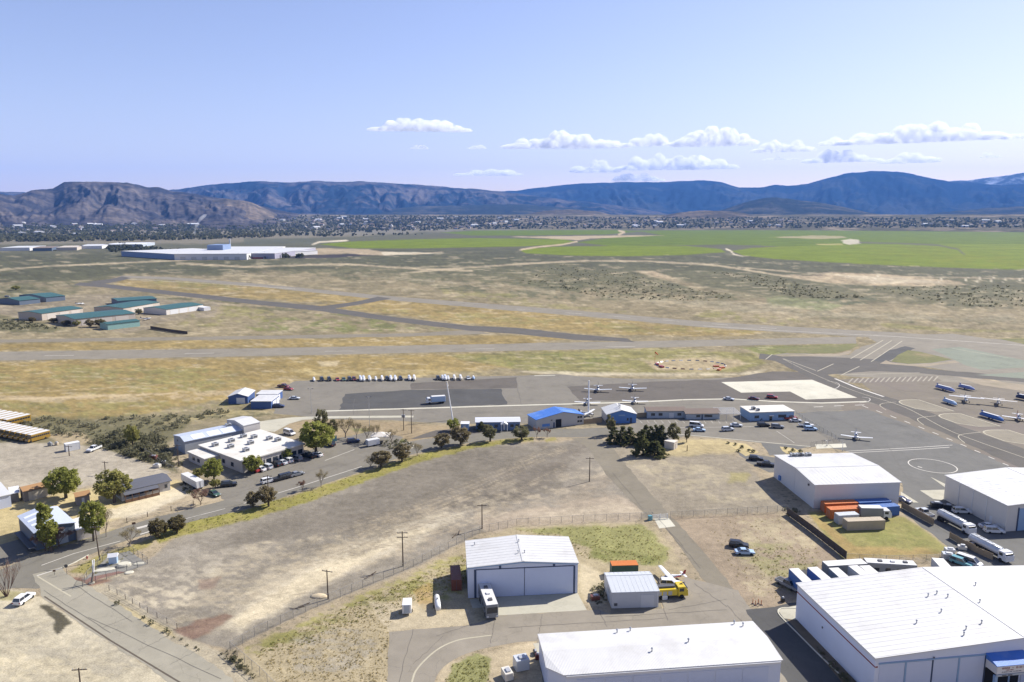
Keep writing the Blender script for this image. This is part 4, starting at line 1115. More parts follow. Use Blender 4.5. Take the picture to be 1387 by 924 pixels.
def gable(name, label, cat, FL, FR, BK, ze, rise, axis, wm, rm, ov=.25, th=.14, off=.5, group=None, zb=None, world=None):
    o, rz, W, D = world or frame(FL, FR, BK, ze, zb)
    r = thing(name, label, cat, o, rz, group)
    w = MB(); e = .02
    if axis == 'y':
        pr = [(0, -.1), (W, -.1), (W, ze - e), (W * off, ze + rise - e), (0, ze - e)]
        w.loft([[(x, 0, z) for x, z in pr], [(x, D, z) for x, z in pr]])
    else:
        pr = [(0, -.1), (D, -.1), (D, ze - e), (D * off, ze + rise - e), (0, ze - e)]
        w.loft([[(0, y, z) for y, z in pr], [(W, y, z) for y, z in pr]])
    w.obj('wall', wm, r)
    chevron(W, D, ze, rise, axis, ov, th, off).obj('roof', rm, r)
    return r, W, D

def seams(r, W, D, ze, rise, axis, off=.5, step=1.25, ov=.2, m=None, h=.014):
    """standing seams up both slopes, joined into one part"""
    k = MB(); z = .145
    if axis == 'y':
        m_ = W*off; n_ = int(D/step)
        for i in range(n_ + 1):
            y = i*D/n_
            for x0, x1, z0, z1 in ((-ov, m_, ze, ze + rise), (m_, W + ov, ze + rise, ze)):
                k.add([(x0,y-.04,z0+z),(x1,y-.04,z1+z),(x1,y+.04,z1+z),(x0,y+.04,z0+z),(x0,y-.03,z0+z+h),(x1,y-.03,z1+z+h),(x1,y+.03,z1+z+h),(x0,y+.03,z0+z+h)], [(4,5,6,7),(0,1,5,4),(2,3,7,6)])
    else:
        m_ = D*off; n_ = int(W/step)
        for i in range(n_ + 1):
            x = i*W/n_
            for y0, y1, z0, z1 in ((-ov, m_, ze, ze + rise), (m_, D + ov, ze + rise, ze)):
                k.add([(x-.04,y0,z0+z),(x-.04,y1,z1+z),(x+.04,y1,z1+z),(x+.04,y0,z0+z),(x-.03,y0,z0+z+h),(x-.03,y1,z1+z+h),(x+.03,y1,z1+z+h),(x+.03,y0,z0+z+h)], [(7,6,5,4),(4,5,1,0),(6,7,3,2)])
    o = k.obj('roof_seams', m or ROOFW, r); o['kind'] = 'stuff'
    if axis == 'y': MB().box(W*off-.25, W*off+.25, -.1, D+.1, ze+rise+.1, ze+rise+.2).obj('ridge_cap', m or ROOFW, r)
    else: MB().box(-.1, W+.1, D*off-.25, D*off+.25, ze+rise+.1, ze+rise+.2).obj('ridge_cap', m or ROOFW, r)

def flat(name, label, cat, FL, FR, BK, ze, wm, rm, ov=.12, th=.25, group=None):
    o, rz, W, D = frame(FL, FR, BK, ze)
    r = thing(name, label, cat, o, rz, group)
    MB().box(0, W, 0, D, -.1, ze - .02).obj('wall', wm, r)
    MB().bbox(-ov, W + ov, -ov, D + ov, ze - .02, ze + th, .05).obj('roof', rm, r)
    return r, W, D

def on(r, name, side, WD, a0, a1, z0, z1, m, d=.05, inset=0.0):
    """a panel on one side of a building: front (y=0), back, left (x=0), right (x=W)"""
    W, D = WD; k = MB(); d0, d1 = inset + .004, d
    if side == 'front': k.box(a0, a1, -d1, -d0, z0, z1)
    elif side == 'back': k.box(a0, a1, D + d0, D + d1, z0, z1)
    elif side == 'left': k.box(-d1, -d0, a0, a1, z0, z1)
    else: k.box(W + d0, W + d1, a0, a1, z0, z1)
    return k.obj(name, m, r)

def slope_z(x, m_, ze, rise): return ze + rise * (1 - abs(x - m_) / m_)

def vent(r, x, y, z, s=1.0):
    k = MB().tube((x, y, z - .3), (x, y, z + .7*s), .13*s, .13*s, 8)
    k.tube((x, y, z + .7*s), (x, y, z + .95*s), .26*s, .08*s, 8)
    return k.obj('roof_vent', GALV, r)

def hvac(r, x, y, z, w=1.6, d=1.4, h=1.0, m=None):
    u = MB().bbox(x - w/2, x + w/2, y - d/2, y + d/2, z + .12, z + h, .06)
    u.box(x - w*.42, x + w*.42, y - d*.42, y + d*.42, z - .1, z + .14)
    p = u.obj('rooftop_unit', m or GALV, r)
    MB().box(x - w*.36, x + w*.36, y - d/2 - .03, y - d/2 - .005, z + .3, z + h - .2).obj('grille', STEELD, p)
    MB().tube((x, y, z + h), (x, y, z + h + .08), .4*min(w, d)*.8, None, 10).obj('fan_cowl', STEELD, p)
    return p

# ---- hangar with the two-leaf door
r, W, D = gable('hangar', 'white metal hangar with one wide two-leaf door opening onto a pale slab', 'hangar', (633.7,769.5), (782.8,763), (767,728), 7.0, .95, 'y', WHITEW, ROOFW, .2, zb=7.0)
WD = (W, D)
zt = 6.55
on(r, 'door_frame', 'front', WD, W*.055, W*.075, 0, zt, TRIM, .10)
on(r, 'door_frame', 'front', WD, W*.96, W*.975, 0, zt, TRIM, .10)
on(r, 'door_frame', 'front', WD, W*.075, W*.96, zt - .12, zt + .06, TRIM, .10)
on(r, 'door_leaf', 'front', WD, W*.077, W*.508, .05, zt - .14, DOORW, .07)
on(r, 'door_leaf', 'front', WD, W*.514, W*.958, .05, zt - .14, DOORW, .07)
MB().tube((W*.511, -.09, .05), (W*.511, -.09, zt - .14), .05, None, 4).obj('door_gap', TRIM, r)
for a, b, s in ((0, .5, 1), (.5, 1, -1)):
    k = MB(); z0 = 7.0 if s > 0 else 7.95; z1 = 7.95 if s > 0 else 7.0
    k.add([(W*a,-.24,z0-.2),(W*b,-.24,z1-.2),(W*b,-.24,z1+.02),(W*a,-.24,z0+.02),(W*a,-.21,z0-.2),(W*b,-.21,z1-.2),(W*b,-.21,z1+.02),(W*a,-.21,z0+.02)],
          [(0,1,2,3),(7,6,5,4),(0,4,5,1),(1,5,6,2),(2,6,7,3),(3,7,4,0)])
    k.obj('fascia', BLUEPW, r)
on(r, 'header_beam', 'front', WD, W*.28, W*.3, 6.6, 7.3, TRIM, .08); on(r, 'header_beam', 'front', WD, W*.77, W*.79, 6.6, 7.2, TRIM, .08)
for x, y in ((.47,.3),(.53,.3),(.5,.72),(.08,.8)): vent(r, W*x, D*y, slope_z(W*x, W/2, 7.1, .95), .8)

seams(r, W, D, 7.0, .95, 'y', m=ROOFWY)
# ---- long chamfered T-hangar at the bottom
zE = 5.2
poly_px = [(742,904.6),(766,915),(1058,895),(1017.5,842.6),(730.4,860)]
pts = [P(x, y, zE) for x, y in poly_px]
o0 = Vector((pts[0].x, pts[0].y, 0)); u = (pts[2] - pts[1]); rz = math.atan2(u.y, u.x)
Mi = Matrix.Rotation(-rz, 3, 'Z'); lp = [(Mi @ (p - o0)) for p in pts]; lp = [(p.x, p.y) for p in lp]
r = thing('hangar_row', 'long low white hangar row with a clipped corner beside the curving road', 'hangar', o0, rz)
MB().prism(lp, -.1, zE - .02).obj('wall', WHITEW, r)
cx_ = sum(p[0] for p in lp)/5; cy_ = sum(p[1] for p in lp)/5
ymin, ymax = min(p[1] for p in lp), max(p[1] for p in lp); ym = (ymin + ymax)/2
def grow(p, g): d = Vector((p[0]-cx_, p[1]-cy_)); L = d.length; d = d*(1 + g/L); return (cx_+d.x, cy_+d.y)
gp = [grow(p, .35) for p in lp]
k = MB(); x0_, x1_ = gp[4][0], gp[3][0]
rl, rr2 = (gp[4][0]*.45 + gp[0][0]*.55, ym), (gp[3][0]*.5 + gp[2][0]*.5, ym)
zz = zE + .15
k.v = [(p[0], p[1], zz) for p in gp] + [(rl[0], rl[1], zz + .55), (rr2[0], rr2[1], zz + .55)] + [(p[0], p[1], zE - .01) for p in gp]
k.f = [(0,1,2,6,5),(2,3,6),(3,4,5,6),(4,0,5)] + [(7+i, 7+(i+1)%5, (i+1)%5, i) for i in range(5)] + [(11,10,9,8,7)]
k.obj('roof', ROOFW, r)
Lx = lp[2][0]
for a, b in ((.33,.9),(.40,.93),(.93,.94),(.96,.86),(.62,.5),(.42,.35)): vent(r, lp[1][0] + (Lx - lp[1][0])*a + (b-.5)*-2, ymin + (ymax - ymin)*b, zE + .5*(1-abs(b-.5)*2) + .1, .9)
for k_ in range(7):
    x = 3 + k_ * (Lx - lp[1][0] - 4)/7 + lp[1][0] - 1
    MB().box(x, x + (Lx - lp[1][0])/7 - .8, lp[1][1] - .06, lp[1][1] - .004, 0, 4.3).obj('bifold_door', DOORW, r)
MB().box(lp[1][0]+.1, lp[2][0]-.1, lp[1][1]-.30, lp[1][1]-.02, zE - .35, zE - .03).obj('gutter', TRIMW, r)

# ---- the big aviation hangar: left wall known from two eave corners, ridge half a width in
def side_frame(FL, BL, ze, W):
    a, b = P(*FL, ze), P(*BL, ze); v = b - a; v.z = 0; D = v.length; v.normalize(); u = Vector((v.y, -v.x, 0))
    return Vector((a.x, a.y, 0)), math.atan2(u.y, u.x), W, D
ZB = 7.6; RB = 1.5
r, W, D = gable('aviation_hangar', 'huge white hangar with a red stripe, tall sliding doors and a blue-topped sign canopy', 'hangar', None, None, None, ZB, RB, 'y', WHITEW2, ROOFWY, .3, world=side_frame((1186.4,891.3), (1080.5,791), ZB, 56.0))
WD = (W, D)
seams(r, W, D, ZB, RB, 'y', m=ROOFWY)
on(r, 'stripe', 'left', WD, .05, D - .05, 5.75, 6.0, REDT, .03)
on(r, 'stripe', 'front', WD, .02, .5, 5.75, 6.0, REDT, .03)
on(r, 'eave_trim', 'left', WD, 0, D, ZB - .62, ZB - .1, TRIMW, .04)
MB().bbox(-.16, -.02, D*.62 - .15, D*.62 + .15, 3.6, 3.9, .03).obj('wall_lamp', STEELD, r)
x = .8
for k_ in range(8):
    w_ = 5.05
    if 4 <= k_ < 5: pass
    if k_ != 4:
        on(r, 'sliding_door', 'front', WD, x, x + w_ - .35, .05, 6.3, DOORW, .07 + .05 * (k_ % 2))
    on(r, 'door_post', 'front', WD, x + w_ - .33, x + w_ - .04, 0, 6.35, TRIM if k_ % 2 else BLUEPW, .14)
    x += w_ + (2.2 if k_ == 4 else 0)
on(r, 'door_track', 'front', WD, .6, 46, 6.36, 6.6, BLUEPW, .16)
MB().bbox(10.6, 10.9, -.3, -.18, 6.75, 7.0, .04).obj('wall_lamp', STEELD, r)
# sign canopy
cx0, cx1 = 20.9, 27.9
can = MB().box(cx0, cx1, -2.6, -.05, 4.3, 5.9).obj('canopy', TRIMW, r)
MB().add([(cx0-.1,-2.75,5.9),(cx1+.1,-2.75,5.9),(cx1+.1,-.04,6.75),(cx0-.1,-.04,6.75),(cx0-.1,-2.75,5.8),(cx1+.1,-2.75,5.8),(cx1+.1,-.04,5.82),(cx0-.1,-.04,5.82)],
         [(0,1,2,3),(7,6,5,4),(0,4,5,1),(1,5,6,2),(3,2,6,7),(0,3,7,4)]).obj('canopy_roof', ROOFBLUE, can)
MB().box(cx0+.05, cx1-.05, -2.66, -2.605, 4.45, 5.75).obj('sign_board', TRIMW, can)
k = MB()
def glyphs(k, x0, z0, h, pat, w, gap):
    """small blocky sign lettering, unreadable at this distance in the photograph"""
    x = x0
    for c in pat:
        if c != ' ':
            t = h * .2
            if c in '0DOB': k.box(x, x+w*.25, -2.69, -2.665, z0, z0+h); k.box(x+w*.75, x+w, -2.69, -2.665, z0, z0+h); k.box(x+w*.25, x+w*.75, -2.69, -2.665, z0, z0+t); k.box(x+w*.25, x+w*.75, -2.69, -2.665, z0+h-t, z0+h)
            elif c in '-': k.box(x, x+w, -2.69, -2.665, z0+h*.4, z0+h*.6)
            elif c in 'I': k.box(x+w*.35, x+w*.65, -2.69, -2.665, z0, z0+h)
            else:
                for q in (0, .4, .8): k.box(x, x+w, -2.69, -2.665, z0+q*h, z0+q*h+t)
                k.box(x, x+w*.25, -2.69, -2.665, z0+t, z0+h*.8)
        x += w + gap
    return k
glyphs(k, cx0 + 1.0, 5.22, .32, 'E0E0 - BIEI 0', .26, .12)
k.obj('sign_lettering', REDT, can)
glyphs(MB(), cx0 + 1.7, 4.92, .18, 'IEEIDEI', .16, .07).obj('sign_lettering', REDT, can)
glyphs(MB(), cx0 + 1.0, 4.6, .16, 'EIEDEIIED EIEDIEE', .15, .07).obj('sign_lettering', TRIM, can)
MB().box(cx0 + .1, cx1 - .3, -2.75, -2.45, 3.95, 4.28).obj('canopy_fascia', GGREYW, can)
for q in (1.0, 2.1): MB().box(cx0 + q, cx0 + q + .85, -2.80, -2.755, 4.03, 4.2).obj('canopy_slot', STEELD, can)
on(r, 'entrance_recess', 'front', WD, cx0 + .1, cx1 - .1, .02, 3.95, DARKIN, .05)
MB().box(cx0, cx0 + .5, -2.5, -2.0, 0, 3.94).obj('canopy_post', BLUEPW, can)
MB().box(cx1 - .5, cx1, -2.5, -2.0, 0, 3.94).obj('canopy_post', BLUEPW, can)
for a, b in ((.235,.30),(.355,.39),(.38,.60),(.42,.62),(.44,.56),(.36,.16),(.33,.10),(.43,.2),(.52,.45),(.6,.7),(.75,.4)):
    vent(r, W*a, D*b, slope_z(W*a, W/2, ZB + .1, RB), .8)

# ---- white hangar behind the containers
r, W, D = gable('hangar', 'white hangar with orange and blue containers along its shaded wall', 'hangar', (1104,657), (1219.3,653.3), (1043.3,617.3), 7.0, .95, 'x', mat('wall_offwhite', (.60,.585,.56), .6, .06, .4, rib=('X', 2.5)), ROOFWY, .3, off=.44)
WD = (W, D)
seams(r, W, D, 7.0, .95, 'x', .44)
for q in (.62,.70,.735,.83): hvac(r, W*(.18 + (q-.6)*.95), D*.93, 7.2, 1.7, 1.3, 1.0)
on(r, 'wall_lamp', 'left', WD, D*.12, D*.12 + .5, 5.6, 6.1, STEELD, .3)
on(r, 'side_door', 'left', WD, D*.86, D*.9, 0, 2.2, TRIMW, .06)
on(r, 'meter_box', 'left', WD, D*.80, D*.84, .6, 2.0, BLUEW, .5)
on(r, 'eave_trim', 'front', WD, 0, W, 6.55, 6.9, TRIMW, .05)
on(r, 'panel_seam', 'left', WD, D*.46, D*.463, 0, 7.6, GALV, .03)

# ---- tan hangar on the far right
r, W, D = gable('hangar', 'cream hangar with a pale ribbed roof and skylight strips shading parked cars', 'hangar', None, None, None, 7.2, 1.35, 'y', mat('wall_cream', (.56,.53,.485), .6, .06, .4, rib=('Y', 2.5)), ROOFWY, .3, world=side_frame((1365.4,685), (1281.4,644.4), 7.2, 39.6))
WD = (W, D)
seams(r, W, D, 7.2, 1.35, 'y', m=ROOFWY)
for side, xs in ((0, (.16, .34)), (1, (.64, .82))):
    for xq in xs:
        for y in (.08, .2, .32, .44, .56, .68, .8):
            xa = W * xq; xb = xa + 2.6; z0 = slope_z(xa, W/2, 7.2, 1.35) + .16; z1 = slope_z(xb, W/2, 7.2, 1.35) + .16
            yy = D * y
            MB().add([(xa,yy,z0),(xb,yy,z1),(xb,yy+.9,z1),(xa,yy+.9,z0),(xa,yy,z0+.03),(xb,yy,z1+.03),(xb,yy+.9,z1+.03),(xa,yy+.9,z0+.03)],
                     [(3,2,1,0),(4,5,6,7),(0,1,5,4),(1,2,6,5),(2,3,7,6),(3,0,4,7)]).obj('skylight', SKYL, r)
on(r, 'hangar_door', 'front', WD, 3.5, W - 3.5, .05, 6.2, BLUEPW, .08)
on(r, 'door_frame', 'front', WD, 3.1, 3.45, 0, 6.5, TRIM, .12)
on(r, 'side_door', 'left', WD, D*.2, D*.24, 0, 2.2, TRIMW, .06)
for q in (.3,.52,.75): on(r, 'downpipe', 'left', WD, D*q, D*q + .15, 0, 7.0, TRIMW, .12)

# ---- grey shed by the helicopter
r, W, D = gable('shed', 'small grey metal shed next to a red and white aircraft', 'shed', (829,803), (892.5,801), (817.3,776.6), 3.6, .45, 'x', mat('wall_shed', (.47,.47,.47), .65, .1, .5, rib=('X', 3.0)), ROOFG, .15, off=.75)
WD = (W, D)
seams(r, W, D, 3.6, .45, 'x', .75, 1.0, .1, ROOFG, .014)
on(r, 'shed_door', 'front', WD, W*.62, W*.9, 0, 2.9, mat('shed_door_m', (.52,.52,.52), .6, .06, .5), .05)
on(r, 'shed_door', 'left', WD, D*.3, D*.55, 0, 2.4, GGREYW, .05)
on(r, 'wall_vent', 'front', WD, W*.05, W*.12, .6, 1.2, STEELD, .06)
on(r, 'downpipe', 'front', WD, W*.97, W*.985, 0, 3.5, TRIMW, .08)

# ---- white flat-roofed office
r, W, D = flat('office_building', 'wide office with a bright white flat roof dotted with rooftop units', 'office', (328,625.4), (411,602), (353.5,583), 3.9, BEIGEW, mat('roof_membrane', (.57,.545,.49), .7, .04, .4, stain=(.48,.45,.39)), .45, .35)
WD = (W, D)
for a, b in ((.27,.30),(.22,.58),(.50,.52),(.38,.80),(.70,.72),(.80,.50),(.84,.36),(.62,.86),(.12,.8)): hvac(r, W*a, D*b, 4.25, 1.9, 1.7, 1.1, GALV)
for k_ in range(9):
    x = W * (.06 + k_ * .105)
    w = on(r, 'window', 'front', WD, x, x + 1.8, 1.0, 2.5, GLASSD, .05)
    on(w, 'sill', 'front', WD, x - .1, x + 1.9, .9, .98, TRIMW, .12)
for q in (.3,.62): on(r, 'pilaster', 'front', WD, W*q, W*q + .5, 0, 3.85, TANW, .2)
on(r, 'entrance_door', 'front', WD, W*.72, W*.78, 0, 2.4, GLASSD, .06)
for k_ in range(4): on(r, 'window', 'left', WD, D*(.2 + k_*.2), D*(.2 + k_*.2) + 1.6, 1.0, 2.4, GLASSD, .05)
r, W, D = flat('annex', 'low white-roofed annex on the end of the wide office', 'annex', (277,622), (299,616.4), (249.3,613.6), 3.1, BEIGEW, MATS['roof_membrane'], .3, .25)
on(r, 'annex_door', 'front', (W, D), W*.3, W*.55, 0, 2.2, GGREYW, .05)
on(r, 'window', 'left', (W, D), D*.3, D*.45, 1, 2.2, GLASSD, .05); on(r, 'window', 'left', (W, D), D*.6, D*.75, 1, 2.2, GLASSD, .05)

# ---- blue-grey metal building behind it: low wing and tall block
r, W, D = gable('metal_workshop', 'long grey metal workshop with a blue-grey ribbed roof behind the office', 'workshop', (250,598.5), (329,582.5), (223.5,592), 4.6, 1.0, 'x', mat('wall_workshop', (.33,.345,.36), .65, .08, .4, rib=('X', 2.5)), ROOFB, .2, off=.35)
for q in (.15,.42,.66): 
    MB().add([(W*q, D*.02, 4.85),(W*q + W*.2, D*.02, 4.85),(W*q + W*.2, D*.3, 5.65),(W*q, D*.3, 5.65)], [(0,1,2,3)]).obj('roof_panel', SKYL, r)
hvac(r, W*.85, D*.5, 5.6, 1.8, 1.6, 1.0)
on(r, 'service_door', 'left', (W, D), D*.35, D*.55, 0, 2.6, GGREYW, .05)
on(r, 'wall_vent', 'left', (W, D), D*.6, D*.7, 3.2, 3.9, STEELD, .06)
r, W, D = gable('metal_workshop', 'taller pale metal block with a curved white roof joining the long workshop', 'workshop', (330,577), (352,572), (301.7,570), 6.4, .9, 'x', mat('wall_block', (.50,.475,.45), .65, .06, .4), ROOFW, .15)
on(r, 'roller_door', 'front', (W, D), W*.3, W*.7, 0, 3.6, GALV, .05)

# ---- blue hangars beside the apron
r, W, D = gable('small_hangar', 'small blue hangar with a white gable roof and white roll-up door', 'hangar', (308.9,537.4), (335.2,537), (343,529), 3.3, 1.3, 'y', NAVYW, ROOFW, .35)
on(r, 'roller_door', 'front', (W, D), W*.42, W*.86, 0, 2.7, TRIMW, .06)
r, W, D = flat('storage_unit', 'low blue storage building with a flat white roof in front of another', 'storage', (339.5,544), (367,544), (346,535.4), 3.2, NAVYW, ROOFW, .2, .2)
on(r, 'roller_door', 'right', (W, D), D*.2, D*.6, 0, 2.6, TRIMW, .06)
on(r, 'roller_door', 'right', (W, D), D*.65, D*.95, 0, 2.6, TRIMW, .06)
r, W, D = flat('storage_unit', 'pale storage building with a flat white roof behind the blue one', 'storage', (347,534.4), (375.4,534.4), (350.6,529), 3.2, NAVYW, ROOFW, .2, .2)
on(r, 'roller_door', 'right', (W, D), D*.15, D*.5, 0, 2.6, TRIMW, .06)

# ---- buildings along the apron
r, W, D = gable('mobile_office', 'long blue mobile office with a pale roof and a columned porch', 'office', (644.6,572.2), (704.3,571.4), (645,566), 3.2, .5, 'x', mat('wall_mobile', (.14,.20,.34), .7, .08, .6), mat('roof_mobile', (.50,.51,.55), .6, .05, .5), .3)
WD = (W, D)
pz = MB().add([(W*.56,-2.2,2.7),(W*.72,-2.2,2.7),(W*.72,-.02,2.95),(W*.56,-.02,2.95),(W*.64,-2.2,3.6),(W*.64,-.02,3.6)], [(0,1,4),(2,3,5),(0,4,5,3),(1,2,5,4),(3,2,1,0)]).obj('porch_roof', TRIMW, r)
for q in (.575, .705): MB().tube((W*q, -2.0, 0), (W*q, -2.0, 2.69), .12, None, 6).obj('porch_column', TRIMW, pz)
for q in (.06,.16,.27,.42,.78,.9):
    on(r, 'window', 'front', WD, W*q, W*q + 1.3, 1.1, 2.2, GLASSD, .05)
on(r, 'door', 'front', WD, W*.62, W*.66, 0, 2.1, TRIMW, .06)
r, W, D = flat('garden_shed', 'tiny blue shed with a white roof beside a round green tree', 'shed', (624,574.6), (635,574.6), (625.6,571.4), 2.6, BLUEPW, TRIMW, .15, .15)
on(r, 'shed_door', 'front', (W, D), W*.3, W*.6, 0, 2.0, TRIMW, .05)
r, W, D = gable('hangar', 'beige hangar with a bright blue roof and a dark open doorway', 'hangar', (726.5,568.9), (791,561.6), (722,561), 3.9, 2.0, 'y', mat('wall_greybeige', (.43,.42,.40), .7, .08, .4), ROOFBLUE, .3, off=.56)
WD = (W, D)
on(r, 'doorway', 'front', WD, W*.40, W*.52, 0, 3.2, DARKIN, .06)
on(r, 'door', 'front', WD, W*.35, W*.38, 0, 2.1, TRIM, .06)
for q, z in ((.86, 1.0), (.86, 2.7)):
    for d_ in (0, .055): on(r, 'window', 'front', WD, W*(q + d_), W*(q + d_ + .045), z, z + .8, GLASSD, .06)
on(r, 'wall_mural', 'front', WD, W*.12, W*.28, .8, 1.9, mat('mural_blue', (.12,.25,.55), .7, .3, .8), .03)
on(r, 'gable_fascia', 'front', WD, W*.3, W*.33, 2.9, 3.3, STEELD, .08)
r, W, D = gable('hangar', 'hangar with a bright blue gable front and white roof', 'hangar', (822,561.6), (862,560.8), (812.8,552.5), 3.7, 1.7, 'y', BLUEW, ROOFW, .3)
WD = (W, D)
on(r, 'side_cladding', 'left', WD, 0, D, 0, 3.6, BEIGEW, .05)
on(r, 'door', 'front', WD, W*.78, W*.86, 0, 2.2, TRIM, .06)
on(r, 'window', 'front', WD, W*.68, W*.74, 1.0, 2.1, GLASSD, .05)
on(r, 'name_board', 'front', WD, W*.4, W*.62, 3.0, 3.5, BLUEPW, .05)
for q in (.3,.5): vent(r, W*.5, D*q, 5.6, 1.4)
r, W, D = gable('office_building', 'grey apron office under a flat-pitched brown roof', 'office', (877,556.6), (928,556.2), (876,551.4), 3.1, .8, 'x', GGREYW, ROOFBR, .5)
WD = (W, D)
for q in (.58,.64): on(r, 'door', 'front', WD, W*q, W*q + 1.0, 0, 2.1, TRIMW, .06)
for q in (.1,.3,.8): on(r, 'window', 'front', WD, W*q, W*q + 1.6, 1.0, 2.1, GLASSD, .05)
r, W, D = gable('office_building', 'pale grey apron office with a long dark brown roof by a pergola', 'office', (929.6,560.2), (974.7,559.8), (930.6,553.6), 2.5, 1.0, 'x', GGREYW, ROOFBR, .5)
WD = (W, D)
for q in (.3,.55,.66): on(r, 'window', 'front', WD, W*q, W*q + 1.7, .9, 1.9, GLASSD, .05)
on(r, 'door', 'front', WD, W*.46, W*.5, 0, 2.0, TRIM, .06)
r, W, D = flat('office_building', 'pale blue box building with a white flat roof by a row of parked cars', 'office', (1016.4,559.4), (1075.8,557.6), (1006,551), 3.4, BLUEPW, MATS['roof_membrane'], .25, .3)
WD = (W, D)
hvac(r, W*.16, D*.4, 3.7, 1.5, 1.4, 1.2); hvac(r, W*.22, D*.2, 3.7, 1.2, 1.2, 1.0)
on(r, 'awning', 'front', WD, W*.42, W*.52, 2.0, 2.3, TRIMW, .9)
on(r, 'window', 'front', WD, W*.64, W*.82, 1.1, 2.3, GLASSD, .05); on(r, 'window', 'front', WD, W*.1, W*.2, 1.1, 2.2, GLASSD, .05)
on(r, 'door', 'front', WD, W*.44, W*.5, 0, 2.1, GLASSD, .06)
# pergola: white posts and slats
o, rz, W, D = frame((975,561), (1003,561), (976,553), 2.5)
r = thing('pergola', 'white slatted pergola between the brown-roofed office and the blue box building', 'pergola', o, rz)
for x in (0, W/3, 2*W/3, W):
    for y in (0, D): MB().tube((x, y, 0), (x, y, 2.5), .08, None, 5).obj('post', TRIMW, r)
for y in (0, D): MB().box(-.2, W+.2, y-.07, y+.07, 2.5, 2.66).obj('beam', TRIMW, r)
for k_ in range(12): MB().box(W*k_/11 - .06, W*k_/11 + .06, -.3, D+.3, 2.665, 2.78).obj('slat', TRIMW, r)
# small white pump house among the pines
r, W, D = flat('pump_house', 'small cream block house at the foot of the dark pines', 'hut', (900,597.4), (913,600), (905,594.8), 2.6, mat('wall_pump', (.58,.53,.46), .8, .06, .5), MATS['wall_pump'], .1, .15)
on(r, 'door', 'right', (W, D), D*.3, D*.6, 0, 2, TANW, .05)

# ---- left: wood house with dark roof, sheds and the slate workshop
r, W, D = gable('long_house', 'long house with a dark shallow roof and brown shaded porch', 'house', (164,666), (230,651), (158,655), 3.0, .7, 'x', mat('wall_house', (.42,.40,.37), .8, .08, .5), ROOFDK, .5, off=.5)
WD = (W, D)
pr_ = MB().add([(W*.02,-2.4,2.45),(W*.72,-2.4,2.45),(W*.72,-.52,2.85),(W*.02,-.52,2.85),(W*.02,-2.4,2.37),(W*.72,-2.4,2.37),(W*.72,-.52,2.77),(W*.02,-.52,2.77)], [(0,1,2,3),(7,6,5,4),(0,4,5,1),(1,5,6,2),(2,6,7,3),(3,7,4,0)]).obj('porch_roof', ROOFDK, r)
for k_ in range(6): MB().box(W*(.03 + k_*.136), W*(.03 + k_*.136) + .14, -2.35, -2.2, 0, 2.37).obj('porch_post', BROWNW, pr_)
MB().box(W*.03, W*.71, -2.3, -2.24, .1, .95).obj('porch_rail', BROWNW, pr_)
for k_ in range(7): on(r, 'window', 'front', WD, W*(.05 + k_*.1), W*(.05 + k_*.1) + 1.3, 1.0, 2.2, GLASSD if k_ % 2 else BROWNW, .05)
on(r, 'window', 'front', WD, W*.88, W*.94, 1.0, 2.1, GLASSD, .05)
r, W, D = gable('barn', 'orange-brown roofed open barn with a gravel bay', 'barn', (32,665), (69,656), (28,661), 3.4, .7, 'x', mat('wall_barn', (.22,.19,.16), .85, .15, .6), ROOFOR, .4)
on(r, 'open_bay', 'front', (W, D), W*.15, W*.96, .02, 2.7, mat('bay_pale', (.50,.45,.36), .85, .1, .6), .05)
r, W, D = gable('tool_shed', 'little brown-roofed shed below a spreading green tree', 'shed', (103,673), (121,669.4), (101,668), 2.7, .6, 'x', mat('wall_toolshed', (.26,.23,.21), .85, .12, .6), ROOFOR, .35)
on(r, 'door', 'front', (W, D), W*.4, W*.6, 0, 2.0, TRIMW, .05)
r, W, D = flat('warehouse', 'white corrugated warehouse corner beside the brown barn', 'warehouse', (-40,682), (14,670), (-20,658), 3.6, WHITEW, ROOFW, .2, .2)
r, W, D = flat('lean_to', 'low open lean-to with a pale roof between warehouse and barn', 'lean-to', (14,669), (25,667), (6,662), 2.8, mat('wall_leanto', (.12,.11,.10), .85, .1, .6), TRIMW, .3, .12)
# slate workshop at the corner
r, W, D = gable('workshop', 'dark slate workshop with a pale blue roof and bright skylight strips', 'workshop', (47,722.4), (101,708), (9,703.4), 4.6, .9, 'y', SLATEW, ROOFB, .25, off=.5)
WD = (W, D)
for q in (.08,.3,.52,.74):
    for xa, xb in ((.06,.42),):
        x0_, x1_ = W*xa, W*xb; y = D*q
        z0, z1 = slope_z(x0_, W/2, 4.6, .9) + .15, slope_z(x1_, W/2, 4.6, .9) + .15
        MB().add([(x0_,y,z0),(x1_,y,z1),(x1_,y+1.2,z1),(x0_,y+1.2,z0),(x0_,y,z0+.03),(x1_,y,z1+.03),(x1_,y+1.2,z1+.03),(x0_,y+1.2,z0+.03)], [(3,2,1,0),(4,5,6,7),(0,1,5,4),(1,2,6,5),(2,3,7,6),(3,0,4,7)]).obj('skylight', SKYL, r)
on(r, 'roller_door', 'front', WD, W*.2, W*.45, 0, 3.4, GGREYW, .05); on(r, 'roller_door', 'front', WD, W*.55, W*.8, 0, 3.4, GGREYW, .05)
MB().box(-1.6, -.1, -.3, D*.9, .9, 1.05).obj('loading_shelf', STEELD, r)
r, W, D = flat('store_building', 'low white-roofed store tucked behind the leafy tree by the slate workshop', 'store', (104,718.6), (134,710.6), (92,706), 2.8, BEIGEW, TRIMW, .2, .18)

